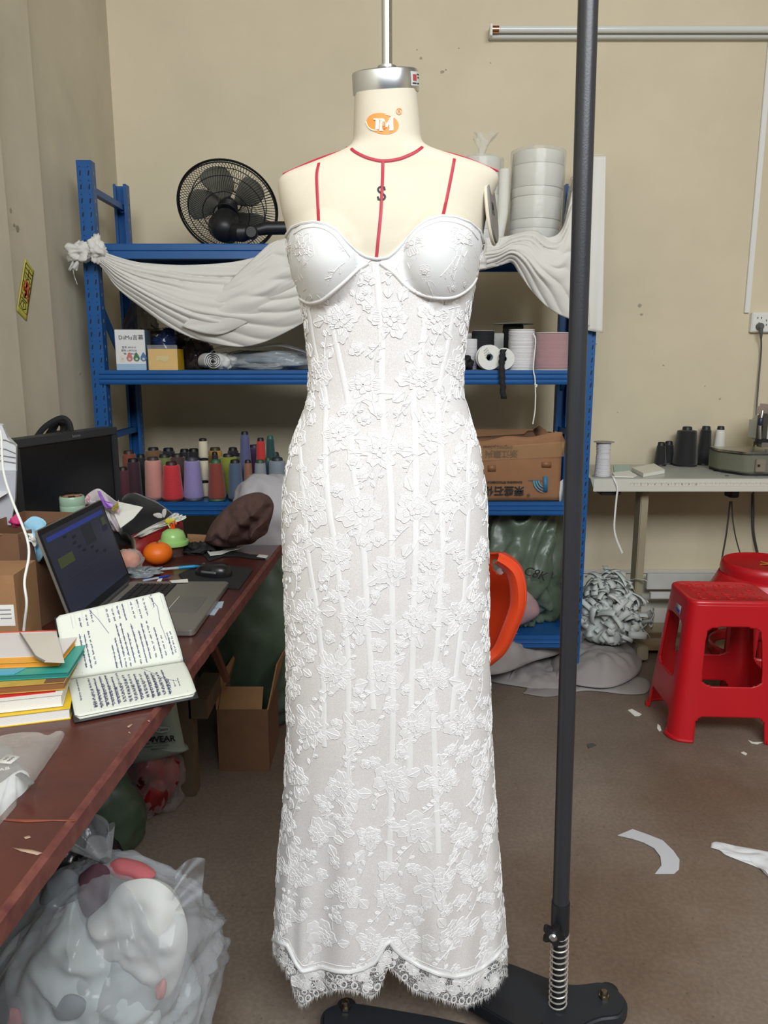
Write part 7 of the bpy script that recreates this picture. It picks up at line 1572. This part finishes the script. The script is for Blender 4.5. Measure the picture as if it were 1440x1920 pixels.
b = blob((PY(178,1490,1.95).x, 1.93, .12), (.135,.12,.15), 175, .1, 2.4, 48, 36, flat=.001, crease=.1, cfs=4, sq=.85); o = obj('green_sack', b, mat('green_poly_dark', (62,78,62), .5, bump=.5, bs=14), ang=180); tag(o, 'small dark green plastic sack on the floor under the middle of the desk', 'sack')
b = blob((PY(120,1590,1.66).x, 1.68, .11), (.12,.12,.13), 178, .15, 2.6, 48, 36, flat=.001, crease=.2, cfs=5); o = obj('black_bag', b, film('black_film', (24,26,32), .92, .2, .9, 20), ang=180); tag(o, 'crumpled black plastic bag under the desk behind the big clear bag', 'plastic bag')
b = blob((PY(-10,1800,1.0).x-.06, .93, .16), (.12,.14,.20), 181, .1, 2.6, 44, 36, flat=.001, crease=.1, cfs=4); o = obj('black_bag', b, mat('black_sack', (20,26,28), .4, bump=.6, bs=14), ang=180); tag(o, 'dark glossy sack at the bottom left under the near desk end', 'plastic bag')
b = blob((PY(20,1650,1.5).x-.06, 1.50, .12), (.11,.10,.13), 184, .1, 2.6, 44, 36, flat=.001, crease=.1, cfs=4); o = obj('black_bag', b, mat('black_sack', (20,26,28), .4, bump=.6, bs=14), ang=180); tag(o, 'black sack tucked behind the big clear bag of fabric scraps', 'plastic bag')
# big clear bag of fabric
cg = Vector((-.545, 1.28, .20))
big = thing('clear_fabric_bag', 'large translucent plastic bag full of pale fabric offcuts in front of the desk', 'plastic bag', (cg.x, cg.y, 0))
def offc(c): return mat('offcut_%d_%d' % (c[0], c[1]), c, .85, cv=.06, cs=8, bump=.3, bs=30)
b = blob((cg.x+.005, cg.y+.03, .17), (.165,.12,.165), 191, .12, 2.6, 80, 60, flat=.004, crease=.12, cfs=4, sq=.85); obj('fabric_offcuts', b, offc((170,176,176)), big, ang=180)
for nm, pl_, Y, dp, cc, sd in (('cloth_piece',[(165,1722),(200,1690),(232,1655),(290,1650),(335,1690),(352,1750),(340,1820),(318,1868),(290,1872),(250,1830),(215,1800),(190,1790)],1.235,.04,(206,208,204),5),
   ('cloth_piece',[(140,1690),(160,1740),(215,1800),(285,1870),(300,1915),(250,1945),(140,1945),(50,1925),(28,1875),(55,1800),(85,1745),(110,1705)],1.225,.045,(192,200,200),6),
   ('cloth_piece',[(150,1640),(180,1620),(205,1635),(200,1690),(170,1720),(150,1690)],1.25,.02,(84,52,64),7),('cloth_piece',[(200,1622),(222,1612),(262,1622),(292,1640),(270,1650),(215,1640)],1.275,.02,(190,100,104),8),
   ('cloth_piece',[(90,1650),(125,1630),(150,1650),(145,1690),(100,1705),(75,1690)],1.25,.02,(120,126,132),9),
   ('cloth_piece',[(292,1850),(306,1838),(312,1850),(308,1868),(294,1870)],1.19,.01,(196,118,112),3),('cloth_piece',[(20,1890),(36,1895),(44,1925),(24,1945),(14,1920)],1.19,.01,(190,116,116),4),
   ('cloth_piece',[(95,1880),(130,1866),(160,1880),(150,1905),(110,1908)],1.175,.012,(128,136,142),2)):
    obj(nm, pillow(pl_, Y, dp, sd, 90, 30, fold=.55, cfs=13), offc(cc), big, ang=180)
m_big = film('big_bag_film', (210,216,222), .22, .12, 1.0, 14)
b = blob(cg, (.212,.20,.215), 195, .10, 2.4, 150, 110, flat=.0008, crease=.15, cfs=5, sq=.82, tie=(PY(196,1612,1.28).x, 1.28, PY(196,1612,1.28).z)); obj('film', b, m_big, big, ang=180)
tf = MB(); tp0 = PY(198,1612,1.28)
tf.grid(lambda u, v: tp0+Vector(((.010+.045*v)*cos(2*pi*u)-.04*v+.006*v*sin(u*50), (.010+.03*v)*sin(2*pi*u), .060*v+.010*v*sin(u*38))), 90, 12, cu=True); obj('gathered_neck', tf, m_big, big, ang=180)
w = MB(); 
w.grid(lambda u, v: PY(330+55*u-10*v, 1632+80*v-12*sin(u*3)-20*u*(1-v), 1.22+.03*sin(v*9+u*5)+.06*u), 20, 20); obj('loose_film', w, m_big, big, ang=180)
